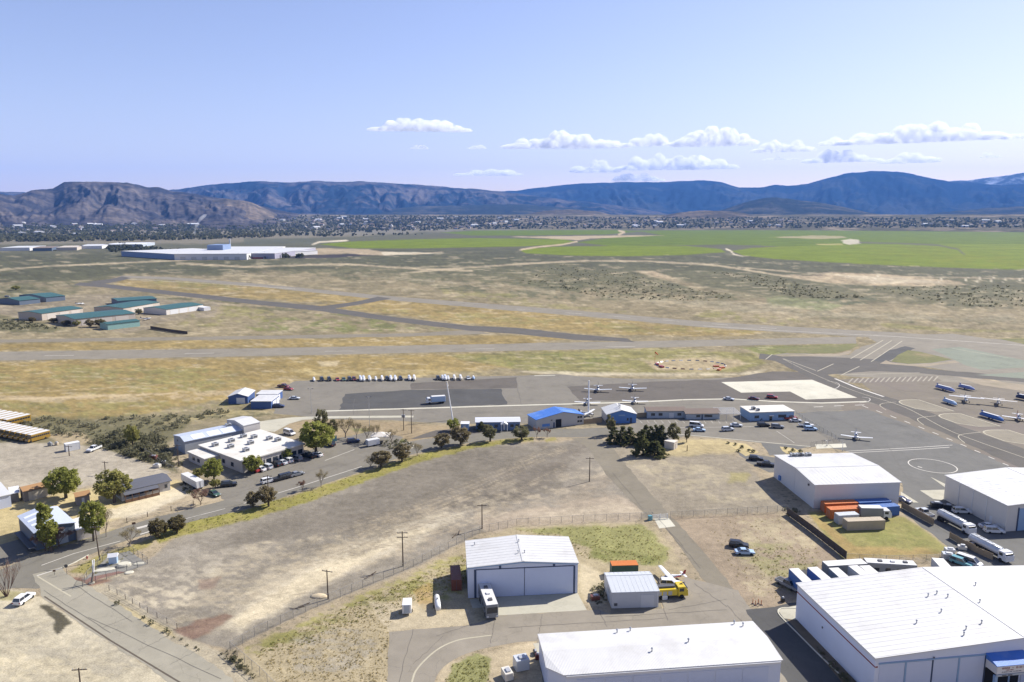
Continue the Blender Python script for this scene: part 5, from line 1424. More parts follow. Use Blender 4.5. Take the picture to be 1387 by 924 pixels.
# ---- teal-roofed hangars far left
def teal(FL, FR, BK, ze, rise, axis, label, wm=TANW, gw=None, name='teal_hangar'):
    r, W, D = gable(name, label, 'hangar', FL, FR, BK, ze, rise, axis, wm, ROOFTEAL, .4, .2)
    return r, W, D
r, W, D = teal((26,407.4), (54,404.6), (22,402.6), 4.2, 1.8, 'x', 'teal-roofed hangar with a white gable end, nearest the row of aircraft', SLATEW)
on(r, 'gable_cladding', 'right', (W, D), .1, D-.1, 0, 4.0, TRIMW, .1); on(r, 'hangar_door', 'right', (W, D), D*.2, D*.8, 0, 3.4, TANW, .2)
r, W, D = teal((62,403), (88,400.6), (60,396.6), 4.6, 1.8, 'x', 'teal-roofed hangar with a tall white gable front', SLATEW)
on(r, 'gable_cladding', 'right', (W, D), .1, D-.1, 0, 4.4, TRIMW, .1); on(r, 'hangar_door', 'right', (W, D), D*.2, D*.8, 0, 3.6, TANW, .2)
r, W, D = teal((56.4,425), (112,417.4), (37,421.6), 5.5, 1.2, 'x', 'tan hangar row with a wide pale teal roof beyond the junk trees')
for q in (.12,.42,.7): on(r, 'hangar_door', 'front', (W, D), W*q, W*q + W*.22, 0, 4.6, BEIGEW, .08)
r, W, D = teal((101,432.6), (183,424.4), (79,427), 5.4, 1.2, 'x', 'tan hangar row with a dark teal roof and trees against its wall')
for q in (.1,.38,.66): on(r, 'hangar_door', 'front', (W, D), W*q, W*q + W*.22, 0, 4.4, BEIGEW, .08)
r, W, D = teal((145.6,439.4), (189,434.6), (144,436.4), 4.2, .8, 'x', 'low teal-walled shed along the airfield fence', TEALW)
r, W, D = teal((167,417.6), (216,409.4), (146,413.4), 5.2, 1.2, 'x', 'tan hangar with a teal roof behind two round trees')
on(r, 'hangar_door', 'front', (W, D), W*.2, W*.8, 0, 4.4, BEIGEW, .08)
r, W, D = teal((225,419.4), (275,412.6), (192,417.4), 4.6, 1.1, 'x', 'pale walled hangar with a dark teal roof at the right end of the estate', mat('wall_pale', (.58,.55,.50), .65, .05, .4))
for q in (.1,.35,.6): on(r, 'hangar_door', 'front', (W, D), W*q, W*q + W*.2, 0, 3.8, TRIMW, .08)
r, W, D = teal((160,408), (212,404.6), (156,404), 4.4, .8, 'x', 'far hangar with a faded blue-teal roof behind the others', SLATEW)
r, W, D = flat('office_trailer', 'small white portable cabin at the end of the teal hangars', 'cabin', (276,417), (285,416), (277,414.6), 2.8, TRIMW, TRIMW, .1, .12)

# ---- factory with the smoking stack
FW = mat('factory_white', (.62,.61,.60), .6, .05, .1); FBW = mat('factory_blue', (.17,.23,.36), .6, .08, .1)
r, W, D = flat('factory', 'very long white factory with a smoking stack beyond the airfield', 'factory', (236,344.4), (334,344.0), (250,334.6), 11, FW, ROOFW, .5, .6)
o_f = r
for k_ in range(6): on(r, 'loading_door', 'front', (W, D), W*(.08 + k_*.15), W*(.08 + k_*.15) + 9, 0, 6, GALV, .4)
hx = MB().box(W*.1, W*.34, D*.45, D*.62, 11.6, 22).obj('penthouse', FBW, r)
MB().tube((W*.3, D*.66, 11.5), (W*.3, D*.66, 33), 2.0, 1.6, 10).obj('smoke_stack', GALV, r)
r, W, D = flat('factory_wing', 'blue-walled factory wing with a white roof left of the stack', 'factory', (164,340.4), (236,344.6), (205,334), 10, FBW, ROOFW, .5, .6)
r, W, D = flat('factory_wing', 'purple-grey factory wing with a red base stripe', 'factory', (292,343.4), (372,343.6), (300,335.6), 10, mat('factory_purple', (.30,.29,.36), .6, .06, .1), ROOFW, .5, .6)
on(r, 'base_stripe', 'front', (W, D), W*.3, W*.8, 0, 3, REDT, .4)
r, W, D = flat('factory_wing', 'bare white factory shed reaching towards the dark field', 'factory', (372,342.6), (430,339.4), (372,336), 8, FW, ROOFW, .5, .6)
for k_, (x0, x1, y, lab) in enumerate(((0,40,336,'low white industrial shed, first of a line left of the factory'), (44,70,336.4,'low dark industrial shed left of the factory'), (76,104,335.6,'low tan industrial shed left of the factory'), (106,138,333.6,'long white shed with a pale roof just left of the factory trees'), (140,192,331.4,'far flat-roofed shed with a white band behind the factory wing'))):
    r, W, D = flat('industrial_shed', lab, 'shed', (x0, y), (x1, y - .4), (x0 + 3, y - 2.4), 7, (FW, SLATEW, TANW, FW, GGREYW)[k_], (ROOFW, ROOFBR, TANW, ROOFW, TRIMW)[k_], .4, .4)
# smoke plume
sm, n, l, out = nt('smoke_vapour')
pv = n.new('ShaderNodeVolumePrincipled'); pv.inputs['Color'].default_value = (.95,.96,1,1); pv.inputs['Density'].default_value = .035
l.new(pv.outputs[0], out.inputs['Volume'])
bs = o_f.matrix_basis @ Vector((0, 0, 0)); sp0 = P(267.6, 333); sp0.z = 33
k = MB(); rings = []
sp0 = P(265, 336.6)
for t in range(9):
    q = t / 8; c = Vector((sp0.x + 14*q*q*2.2, sp0.y, 33 + 52*q)); rad = 1.5 + 5*q + 2*math.sin(t*2.1)
    rings.append([(c.x + rad*math.cos(a*math.pi/5), c.y + rad*math.sin(a*math.pi/5), c.z) for a in range(10)])
k.loft(rings); o = k.obj('smoke', sm); o['kind'] = 'stuff'; tag(o, 'thin white smoke drifting from the factory stack', 'smoke')
# ================================================================ VEHICLES
PAINTS = {'white': (.62,.62,.61), 'silver': (.48,.50,.52), 'grey': (.20,.21,.22), 'black': (.018,.019,.022), 'navy': (.025,.035,.085),
          'red': (.30,.025,.022), 'blue': (.06,.14,.36), 'pale blue': (.33,.45,.60), 'maroon': (.11,.02,.02), 'yellow': (.62,.45,.03),
          'tan': (.42,.35,.25), 'teal': (.12,.30,.33), 'green': (.05,.10,.07), 'orange': (.50,.14,.035), 'cream': (.60,.56,.48), 'rust': (.16,.055,.035), 'lavender': (.19,.23,.42), 'school': (.27,.165,.03)}
def cpaint(c): return mat('car_paint_' + c.replace(' ', '_'), PAINTS[c], .28, .04, .5, spec=.6)
TYRE = mat('tyre_rubber', (.018,.018,.018), .85, .1, 4)
RIM = mat('wheel_rim', (.42,.43,.45), .35, .05, 4, metal=.7)
CGLASS = mat('car_glass', (.02,.026,.034), .06, .02, 1, spec=.8)
LAMPW = mat('headlamp_lens', (.70,.72,.74), .2, .02, 2, spec=.7)
LAMPR = mat('tail_lamp_lens', (.28,.015,.012), .25, .02, 2, spec=.6)
BUMP = mat('bumper_black', (.03,.03,.032), .6, .05, 2)

def side_loft(prof, w, inset=.08, tuck=.05):
    """side profile (x,z) swept across the width, with softened flanks"""
    cx = sum(p[0] for p in prof)/len(prof); cz = sum(p[1] for p in prof)/len(prof)
    ins = [(cx + (x-cx)*(1-tuck), cz + (z-cz)*(1-tuck*1.3)) for x, z in prof]
    return MB().loft([[(x, -w/2, z) for x, z in ins], [(x, -w/2+inset, z) for x, z in prof], [(x, w/2-inset, z) for x, z in prof], [(x, w/2, z) for x, z in ins]])

CARS = {
 'sedan':  dict(L=4.7, w=1.82, body=[(-2.35,.32),(-2.38,.62),(-2.3,.92),(-1.5,.98),(1.0,.95),(2.05,.82),(2.36,.64),(2.34,.32)],
                cab=[(-1.75,.97),(-1.05,1.40),(.2,1.42),(1.15,.96)], roof=(-1.0,.22,1.43), ax=1.38),
 'suv':    dict(L=4.8, w=1.92, body=[(-2.38,.36),(-2.42,.75),(-2.36,1.08),(1.05,1.08),(2.15,1.0),(2.42,.78),(2.4,.36)],
                cab=[(-2.34,1.08),(-2.1,1.68),(.25,1.72),(1.15,1.08)], roof=(-2.05,.25,1.72), ax=1.42),
 'van':    dict(L=5.4, w=2.0, body=[(-2.7,.36),(-2.72,1.15),(1.9,1.15),(2.5,1.02),(2.72,.75),(2.7,.36)],
                cab=[(-2.7,1.15),(-2.64,2.0),(1.0,2.06),(1.95,1.15)], roof=(-2.62,1.0,2.07), ax=1.6),
 'pickup': dict(L=5.7, w=1.98, body=[(-2.85,.45),(-2.87,.8),(-2.85,1.12),(1.3,1.12),(2.6,1.05),(2.86,.8),(2.85,.45)],
                cab=[(-.75,1.12),(-.6,1.78),(.75,1.82),(1.5,1.12)], roof=(-.6,.78,1.82), ax=1.75)}
_car = {}
def car_proto(kind, color):
    s = CARS[kind]; w = s['w']; out = []
    pm = cpaint(color)
    def add(name, mb, m, smooth=False):
        me = mb.mesh(name); me.materials.append(m); out.append((name, me))
    add('body', side_loft(s['body'], w), pm)
    cw = w * .86; c = s['cab']
    g = MB().loft([[(c[0][0],-cw/2,c[0][1]),(c[3][0],-cw/2,c[3][1]),(c[3][0],cw/2,c[3][1]),(c[0][0],cw/2,c[0][1])],
                   [(c[1][0],-cw*.41,c[1][1]),(c[2][0],-cw*.41,c[2][1]),(c[2][0],cw*.41,c[2][1]),(c[1][0],cw*.41,c[1][1])]])
    add('window', g, CGLASS)
    x0, x1, z = s['roof']
    rf = MB().box(x0, x1, -cw*.42, cw*.42, z - .03, z + .035)
    for sy in (-1, 1):
        for a, b in ((c[0], c[1]), (c[3], c[2])): rf.tube((a[0], sy*cw*.495, a[1]), (b[0], sy*cw*.415, b[1]), .045, None, 4)
        xm = (c[1][0] + c[2][0])/2; rf.tube((xm, sy*cw*.50, c[0][1]), (xm, sy*cw*.418, z), .045, None, 4)
    add('roof', rf, pm)
    for sx in (-1, 1):
        for sy in (-1, 1):
            add('wheel', MB().tube((sx*s['ax'], sy*(w/2-.22), .33), (sx*s['ax'], sy*(w/2+.01), .33), .33, None, 12).tube((sx*s['ax'], sy*(w/2+.01), .33), (sx*s['ax'], sy*(w/2+.02), .33), .2, None, 8), TYRE)
    L = max(p[0] for p in s['body']); R0 = min(p[0] for p in s['body'])
    for sy in (-1, 1):
        add('headlight', MB().box(L-.16, L+.015, sy*w*.36-.2, sy*w*.36+.2, .62, .78), LAMPW)
        add('tail_light', MB().box(R0-.015, R0+.1, sy*w*.40-.14, sy*w*.40+.14, .68, .9), LAMPR)
    add('bumper', MB().box(L-.1, L+.05, -w*.44, w*.44, .32, .5), BUMP)
    if kind == 'pickup': add('cargo_bed', MB().box(-2.72, -.85, -w*.4, w*.4, 1.05, 1.135), BUMP)
    return out

def heading(p, d):
    a, b = P(*p), P(p[0] + d[0], p[1] + d[1]); v = b - a
    return math.atan2(v.y, v.x)

def car(kind, color, p, d, label, group=None, s=1.0):
    key = (kind, color)
    if key not in _car: _car[key] = car_proto(kind, color)
    r = thing({'sedan':'parked_car','suv':'parked_suv','van':'parked_van','pickup':'pickup_truck'}[kind], label, {'sedan':'car','suv':'car','van':'van','pickup':'pickup'}[kind], P(*p), heading(p, d), group, s)
    for n_, me in _car[key]: link(n_, me, r)
    return r

OFF = (-1, -.28)
G1 = 'cars parked at the white-roofed office'
for k, c, p, lab in [('sedan','red',(344,638.6),'red car parked in front of the white-roofed office'),
    ('sedan','white',(352.5,637.4),'white sedan parked against the corner bush of the office'), ('suv','silver',(361,634.6),'silver car at the office wall beside a white sedan'),
    ('suv','black',(373,631),'black car at the office wall, next to a silver one'), ('sedan','silver',(381.7,628.4),'silver sedan at the office wall between two dark cars'),
    ('suv','white',(389,626),'white car with dark windows at the middle of the office wall'), ('suv','grey',(401.5,623.2),'dark grey car under the office wall trees'),
    ('pickup','black',(418,619.4),'black pickup by the big green tree at the office'), ('sedan','white',(429.8,617.6),'white car at the foot of the big green tree'),
    ('suv','black',(446.5,604),'black car by the blue sign under the big tree')]:
    car(k, c, p, OFF, lab, G1)
G2 = 'cars parked in the middle of the office car park'
for k, c, p, lab in [('suv','white',(363.8,653.6),'white car alone at the end of the middle row of the car park'), ('pickup','black',(381,649.8),'black pickup in the middle row of the car park'),
    ('suv','black',(392.4,646.4),'black car beside the black pickup in the middle row'), ('sedan','grey',(402,644.4),'grey car at the end of the middle row near the street')]:
    car(k, c, p, (1,-.26), lab, G2)
car('suv','black',(310,658.6),(1,-.1),'dark car alone by the white box trailer entrance')
car('suv','navy',(478.6,599.6),(1,-.12),'navy car beneath the bare trees by the car park')
car('van','white',(392,588.6),(1,.3),'white van parked behind the office by the curved driveway')
car('sedan','green',(290,671),(1,.4),'old green car half hidden by weeds near the street')
G3 = 'cars parked near the apron offices'
for k, c, p, d, lab in [('van','white',(943.4,578.4),(1,.1),'white van parked beside a silver car near the pines'), ('sedan','pale blue',(947,584.2),(1,.04),'pale blue car tucked in front of a white van'),
    ('suv','silver',(985.8,583.6),(1,-.06),'silver four-wheel drive alone on the parking tarmac'), ('sedan','silver',(997,577.8),(1,.04),'small silver car just behind the silver four-wheel drive'),
    ('suv','black',(1023.8,569.2),(1,-.02),'black car against the front of the pale blue box building'), ('suv','black',(1034,577.6),(1,0),'black car parked on the bay line in front of the pale blue building'),
    ('suv','grey',(1053,579.8),(1,.06),'dark grey car facing right on the parking tarmac'), ('pickup','red',(1070,568.2),(1,-.06),'red pickup at the corner of the pale blue building'),
    ('sedan','silver',(1077.6,571.4),(1,0),'silver car in front of the red pickup'), ('pickup','white',(1092,578.2),(1,.06),'white pickup by the apron fence'),
    ('suv','pale blue',(1098,583),(1,.02),'pale blue car by the apron fence, next to a white pickup'), ('suv','black',(1024,623.4),(1,.1),'black car near the landscaped bed'), ('pickup','black',(1037,631),(1,.1),'black pickup at the corner of the white hangar'),
    ('sedan','silver',(987,542),(1,.1),'silver car on the apron beyond the pergola'), ('sedan','maroon',(1021,541.4),(1,.1),'maroon car on the apron behind the pale blue building'), ('suv','red',(1045.7,539.6),(1,.1),'red car on the apron near the big concrete pad')]:
    car(k, c, p, d, lab, G3)
car('suv','black',(1000.4,741),(1,.12),'black car parked on the bare field'); car('sedan','pale blue',(1008.4,750.4),(1,.02),'pale blue car beside the black one on the bare field')
car('pickup','white',(127.7,610),(-1,.42),'white pickup on the gravel lot by the sagebrush')
car('suv','white',(33,814.4),(1,-.72),'white car at the edge of the bare dirt lot by the leafless tree')
car('suv','white',(1302.5,695),(1,.03),'white car parked in the shade of the cream hangar')
car('sedan','white',(1339,715.4),(1,.05),'white sedan in the hangar shade, behind another white car'); car('suv','white',(1346,721.6),(1,.05),'white car nearest the cream hangar door')
car('pickup','silver',(1251.7,697.4),(-1,-.55),'silver pickup with a covered bed along the tan fence')
car('sedan','navy',(1222.6,679.6),(1,.3),'navy car at the corner of the white hangar')
car('suv','teal',(1302,765),(1,.34),'teal car squeezed behind the huge hangar'); car('van','white',(1312.6,764.6),(1,.34),'white van beside the teal car behind the huge hangar')
car('pickup','grey',(1067,795),(1,.5),'grey pickup loaded with scrap beside the blue-sided trailers')
car('suv','white',(908,794),(1,.05),'white car between the yellow fire truck and the parked aeroplane')
car('pickup','maroon',(384,524.6),(1,.05),'red pickup at the pale storage building'); car('sedan','silver',(399,541),(1,0),'silver car on the apron beside the storage buildings'); car('suv','navy',(377.6,552),(1,-.02),'navy car at the corner of the blue storage building')
car('sedan','red',(391,528.4),(1,.1),'second red car behind the storage buildings')
car('suv','grey',(10,402.6),(1,0),'grey car beside the teal hangar with white gable')

# ---- boxes on the ground: containers and trailers
RIBM = {}
def ribbed(color):
    return mat('container_' + color, PAINTS[color], .55, .12, .8, rib=('X', 5.0), stain=tuple(x*.8 + .02 for x in PAINTS[color]))
def container(name, label, FL, FR, h, color, top=None, depth=2.44, wheels=False, z0=0.0, L=None, cat='container', group=None):
    a, b = P(*FL, h), P(*FR, h); u = b - a; u.z = 0; W = L or u.length; u.normalize()
    r = thing(name, label, cat, (a.x, a.y, 0), math.atan2(u.y, u.x), group)
    zb = .95 if wheels else .05
    MB().box(0, W, 0, depth, zb, h - .06).obj('box', ribbed(color), r)
    MB().box(-.02, W + .02, -.02, depth + .02, h - .055, h + .02).obj('roof', top or ribbed(color), r)
    for x in (0, W - .14):
        for y in (-.03, depth - .11): MB().box(x - .02, x + .16, y, y + .14, zb - .02, h - .06).obj('corner_post', ribbed(color), r)
    for q in (.25, .5, .75): MB().box(-.06, -.005, depth*q - .03, depth*q + .03, zb + .1, h - .2).obj('lock_rod', GALV, r)
    if wheels:
        for x in (W*.12, W*.2, W*.78, W*.86):
            for y in (.05, depth - .3): MB().tube((x, y, .5), (x, y + .28, .5), .5, None, 10).obj('wheel', TYRE, r)
        MB().box(.3, W - .3, depth*.3, depth*.7, .6, .94).obj('chassis', STEELD, r)
    else:
        MB().box(.1, W - .1, .1, depth - .1, 0, .05).obj('base_rail', STEELD, r)
    return r
TOPW = mat('trailer_roof_white', (.56,.55,.52), .5, .06, .6)
container('shipping_container', 'rust red container against the white hangar wall, behind an orange one', (1118,682.8), (1162.6,681), 2.7, 'orange')
container('shipping_container', 'blue container against the white hangar wall', (1164,681), (1208,679), 2.7, 'blue')
container('shipping_container', 'bright orange container in the front row, end to end with a blue one', (1125.6,691), (1173,688.6), 2.7, 'orange')
container('shipping_container', 'long blue container in the front row of the fenced yard', (1174.6,688.6), (1219,685.6), 2.7, 'blue')
container('storage_box', 'small pale grey storage box standing before the orange containers', (1136.6,698.6), (1164,697), 2.6, 'silver', depth=2.2)
container('shipping_container', 'grey-beige container standing apart on the grass yard', (1148.4,706.6), (1199.4,704.8), 2.6, 'tan')
container('shipping_container', 'dark container with an orange roof behind the grey shed', (829,766.4), (864.6,765.4), 2.7, 'green', mat('roof_rust', (.46,.14,.03), .7, .15, .8))
container('storage_box', 'white storage box on the gravel lot by the school buses', (88.7,602.4), (108,598.8), 2.7, 'white')
# dark red container standing end-on in the hangar's shadow
a, b = P(611,801,2.6), P(610,768,2.6)
def endon(name, label, NL, NR, FARL, h, color, top=None, wheels=False, L=None, cat='container'):
    """box seen end-on: near-left, near-right and far-left roof pixels"""
    a, b, c = P(*NL, h), P(*NR, h), P(*FARL, h); u = c - a; u.z = 0; Lx = L or u.length; u.normalize(); w = min(max((b - a).length, 2.2), 2.6)
    rz = math.atan2(u.y, u.x)
    # local x runs away from the camera, local y to the left: shift so the near-left corner is at y = 0..-w
    r = thing(name, label, cat, (a.x + u.y*w, a.y - u.x*w, 0), rz)
    zb = .95 if wheels else .05
    MB().box(0, Lx, 0, w, zb, h - .06).obj('box', ribbed(color), r)
    MB().box(-.02, Lx + .02, -.02, w + .02, h - .055, h + .02).obj('roof', top or ribbed(color), r)
    for y in (-.03, w - .11):
        for x in (0, Lx - .12): MB().box(x - .02, x + .16, y, y + .14, zb - .02, h - .06).obj('corner_post', ribbed(color), r)
    MB().box(-.07, -.005, w*.48, w*.52, zb + .1, h - .15).obj('door_seam', STEELD, r)
    if wheels:
        for x in (Lx*.14, Lx*.22, Lx*.8, Lx*.88):
            for y in (.03, w - .31): MB().tube((x, y, .5), (x, y + .28, .5), .5, None, 10).obj('wheel', TYRE, r)
        MB().box(.3, Lx - .3, w*.3, w*.7, .6, .94).obj('chassis', STEELD, r)
    return r
endon('shipping_container', 'dark red container in the shadow left of the hangar', (611.6,786), (622.6,785), (609.8,766), 2.6, 'rust')
endon('semi_trailer', 'white-roofed trailer with pale blue sides, outermost of the row behind the huge hangar', (1089,790), (1100.6,788.6), (1068.8,770.3), 3.9, 'blue', TOPW, True)
endon('semi_trailer', 'white-roofed trailer with bright blue sides, second in the row behind the huge hangar', (1114,786), (1127,784.7), (1093.8,768.8), 3.9, 'blue', TOPW, True)
endon('semi_trailer', 'grey-sided trailer parked between a blue trailer and a paler one', (1139,784), (1151,782.4), (1122.6,769.5), 3.9, 'grey', TOPW, True)
endon('semi_trailer', 'grey-sided trailer touching a narrow white one by the motorhome', (1166.5,780), (1178,778.6), (1149,766.5), 3.9, 'silver', TOPW, True)
endon('semi_trailer', 'narrow white trailer beside the dark motorhome', (1179,779), (1190,776.4), (1164,766.4), 3.9, 'white', TOPW, True)
container('semi_trailer', 'grey trailer lying crosswise behind the row of white-roofed trailers', (1121.8,767), (1175,763.6), 3.6, 'grey', TOPW, 2.5, True, cat='trailer')
endon('box_trailer', 'small white box trailer behind the ridge of the huge hangar', (1275,770), (1287,768), (1262,755.6), 3.0, 'white', TOPW, True, cat='trailer')
endon('box_trailer', 'white box trailer beside the annex, half hidden by green bushes', (266,653), (274.6,651), (245,641.6), 3.0, 'white', TOPW, True, cat='trailer')

# ---- motorhomes
def motorhome(label, NL, NR, FARL, h=3.3, L=None, body='grey', stripe='white'):
    a, b, c = P(*NL, h), P(*NR, h), P(*FARL, h); u = a - c; u.z = 0; Lx = L or u.length; u.normalize(); w = 2.55
    r = thing('motorhome', label, 'motorhome', ((a.x + b.x)/2, (a.y + b.y)/2, 0), math.atan2(u.y, u.x))
    bm_ = cpaint(body)
    MB().bbox(-Lx, 0, -w/2, w/2, .45, h, .12).obj('body', bm_, r)
    MB().box(-Lx + .1, -.1, -w/2 + .08, w/2 - .08, h + .004, h + .06).obj('roof', TOPW, r)
    MB().box(.004, .05, -w/2 + .15, w/2 - .15, 1.5, 2.75).obj('windscreen', CGLASS, r)
    for sy in (-1, 1):
        for q in (.12,.3,.52,.74): MB().box(-Lx*q - 1.1, -Lx*q, sy*(w/2 + .004) if sy > 0 else -w/2 - .03, w/2 + .03 if sy > 0 else -w/2 - .004, 1.6, 2.35).obj('window', CGLASS, r)
        MB().box(-Lx + .2, -.2, w/2 + .004 if sy > 0 else -w/2 - .025, w/2 + .025 if sy > 0 else -w/2 - .004, 1.1, 1.4).obj('stripe', cpaint(stripe), r)
        for x in (-1.6, -Lx*.66, -Lx*.75): MB().tube((x, sy*(w/2 - .3), .48), (x, sy*(w/2 + .02), .48), .48, None, 12).obj('wheel', TYRE, r)
        MB().box(.004, .04, sy*.95 - .18, sy*.95 + .18, .7, .9).obj('headlight', LAMPW, r)
    for q in (.2,.45,.7):
        p = MB().bbox(-Lx*q - .45, -Lx*q + .45, -.4, .4, h + .06, h + .32, .05).obj('roof_unit', STEELD if q != .45 else TRIMW, r)
    return r
motorhome('dark motorhome with a white roof parked at the white hangar door', (660,819.7), (673.6,819.7), (652.7,799.4), 3.3, 10.5, 'grey', 'black')
a, b = P(1189,763,3.4), P(1240,759,3.4)
rv = motorhome('dark motorhome with a long white roof behind the huge hangar', (1240,766), (1240,760), (1189,763), 3.4, 11.0, 'grey', 'silver')
# rows of road tankers / ladder trucks by the tan fence
def fire_truck(name, label, p, d, color, cab, L=9.5, kind='tanker', cat='truck'):
    r = thing(name, label, cat, P(*p), heading(p, d)); w = 2.5
    MB().box(-L/2, L/2 - .3, -.5, .5, .55, .9).obj('chassis', STEELD, r)
    c = side_loft([(L/2-2.3,.6),(L/2-2.3,2.75),(L/2-.7,2.8),(L/2-.1,1.9),(L/2,.6)], w, .1, .03).obj('cab', cpaint(cab), r)
    MB().box(L/2-.62, L/2-.2, -w*.42, w*.42, 1.75, 2.5).obj('windscreen', CGLASS, r)
    for sy in (-1, 1):
        MB().box(L/2-2.0, L/2-1.0, sy*w/2-.02, sy*w/2+.02, 1.7, 2.4).obj('side_window', CGLASS, r)
        for x in (-L/2+1.2, -L/2+2.4, L/2-1.5): MB().tube((x, sy*(w/2-.35), .52), (x, sy*(w/2+.01), .52), .52, None, 12).obj('wheel', TYRE, r)
        MB().box(L/2-.05, L/2+.02, sy*.85-.16, sy*.85+.16, .8, 1.0).obj('headlight', LAMPW, r)
    if kind == 'tanker':
        k = MB()
        n_ = 14; ring = lambda x, s: [(x, math.cos(i*2*math.pi/n_)*1.15*s, 1.95 + math.sin(i*2*math.pi/n_)*.95*s) for i in range(n_)]
        k.loft([ring(-L/2+.1,.75), ring(-L/2+.3,1), ring(L/2-2.7,1), ring(L/2-2.5,.75)]).obj('tank', cpaint(color), r, True)
        for y in (-.45, .45): MB().box(-L/2+.4, L/2-2.7, y-.06, y+.06, 2.86, 3.0).obj('walkway_rail', TRIMW, r)
        for q in (.25,.5,.75): MB().tube((-L/2 + (L-2.6)*q, 0, 2.8), (-L/2 + (L-2.6)*q, 0, 3.05), .3, None, 10).obj('hatch', GALV, r)
        for q in (.1,.35,.6,.85): MB().box(-L/2 + (L-2.6)*q, -L/2 + (L-2.6)*q + .12, -1.17, 1.17, .95, 1.3).obj('saddle', STEELD, r)
    elif kind == 'box':
        MB().bbox(-L/2, L/2-2.4, -w/2, w/2, .95, 3.3, .06).obj('box', cpaint(color), r); MB().box(-L/2+.1, L/2-2.5, -w/2+.08, w/2-.08, 3.304, 3.36).obj('box_roof', TOPW, r)
    else:
        MB().bbox(-L/2, L/2-2.4, -w/2, w/2, .9, 2.3, .1).obj('equipment_body', cpaint(color), r)
        for q in (.05,.3,.55): MB().box(-L/2+(L-2.5)*q+.1, -L/2+(L-2.5)*(q+.2), -w/2-.03, w/2+.03, 1.0, 1.9).obj('locker', GALV, r)
        MB().box(-L/2+.3, L/2-2.8, -.5, .5, 2.304, 2.7).obj('hose_deck', STEELD, r)
        MB().tube((L/2-1.6, 0, 2.8), (L/2-.5, 0, 3.2), .12, .08, 8).obj('water_cannon', STEELD, r)
    return r
fire_truck('fuel_tanker', 'chrome fuel tanker parked along the tan fence, close to the hangar shade', (1293.5,714), (1,.52), 'silver', 'white', 11.5)
fire_truck('fuel_tanker', 'chrome fuel tanker at the end of the tan fence by the open gate', (1340,750), (1,.52), 'silver', 'white', 11.5)
fire_truck('crash_tender', 'yellow airport fire truck beside the grey shed', (908,808), (1,-.06), 'yellow', 'yellow', 7.2, 'fire', 'fire truck')
fire_truck('flatbed_truck', 'white truck between the storage box and the blue container', (1184,702), (1,.02), 'grey', 'white', 8.4, 'box', 'truck')
fire_truck('fuel_truck', 'white fuel truck with a blue box on the dark apron patch', (590,546.4), (-1,.06), 'pale blue', 'white', 8.6, 'box', 'truck')
# small trailers left of the hangar
def small_trailer(label, p, d, L, w, h, color, tank=False):
    r = thing('small_trailer', label, 'trailer', P(*p), heading(p, d))
    if tank:
        n_ = 12; ring = lambda x, s: [(x, math.cos(i*2*math.pi/n_)*w/2*s, .5 + h/2 + math.sin(i*2*math.pi/n_)*h/2*s) for i in range(n_)]
        MB().loft([ring(-L/2,.4), ring(-L/2+.3,.95), ring(0,1), ring(L/2-.5,.9), ring(L/2,.3)]).obj('tank', cpaint(color), r, True)
        MB().tube((0,0,.5+h-.1),(0,0,.5+h+.25), .22, None, 8).obj('hatch', GALV, r)
    else:
        MB().bbox(-L/2, L/2, -w/2, w/2, .5, .5+h, .1).obj('box', cpaint(color), r)
        MB().box(-L/2-.02, -L/2-.004, -w*.3, w*.3, .6, .4+h).obj('rear_door', GGREYW, r)
    for sy in (-1, 1): MB().tube((0, sy*w/2, .32), (0, sy*(w/2+.18), .32), .32, None, 10).obj('wheel', TYRE, r)
    MB().tube((L/2, 0, .5), (L/2+1.1, 0, .42), .06, None, 5).obj('drawbar', STEELD, r)
    return r
small_trailer('short white enclosed trailer alone on the dry grass', (551.6,829), (.12,-1), 3.0, 1.9, 1.9, 'white')
small_trailer('long white tank trailer at the edge of the hangar shadow', (592.6,823), (-.12,-1), 5.4, 1.3, 1.5, 'white', True)
small_trailer('white enclosed trailer beneath the bare trees by the car park', (505,603.6), (1,-.2), 4.6, 2.2, 2.0, 'white')

# ---- school buses parked side by side
def bus_proto(yl):
    L, w, h = 11.0, 2.45, 3.05; out = []
    def add(n_, mb, m): me = mb.mesh(n_); me.materials.append(m); out.append((n_, me))
    add('body', MB().bbox(-L, -1.4, -w/2, w/2, .45, h, .14), cpaint('school'))
    add('hood', side_loft([(-1.4,.5),(-1.4,1.6),(-.3,1.45),(0,1.1),(0,.5)], w*.85, .1), cpaint('school'))
    add('roof', MB().bbox(-L+.1, -1.5, -w/2+.1, w/2-.1, h+.004, h+.10, .05), TOPW)
    add('windscreen', MB().box(-1.39, -1.36, -w*.42, w*.42, 1.75, 2.7), CGLASS)
    for sy in (-1, 1):
        for k in range(9): add('window', MB().box(-L+.5+k*1.02, -L+1.35+k*1.02, *sorted((sy*(w/2+.004), sy*(w/2+.03))), 1.75, 2.4), CGLASS)
        for x in (-1.2, -L+2.6): add('wheel', MB().tube((x, sy*(w/2-.3), .48), (x, sy*(w/2+.02), .48), .48, None, 10), TYRE)
    add('bumper', MB().box(-.02, .12, -w*.45, w*.45, .4, .7), BUMP)
    return out
BUS = bus_proto(1)
f0, f1 = P(36,600.6), P(-36,586); dirb = (P(34.6,593.5,3) - P(62.8,586,3)); dirb.z = 0
rzb = math.atan2(dirb.y, dirb.x); n_b = int((f1 - f0).length / 3.15); bs_ = dirb.length / 11.0
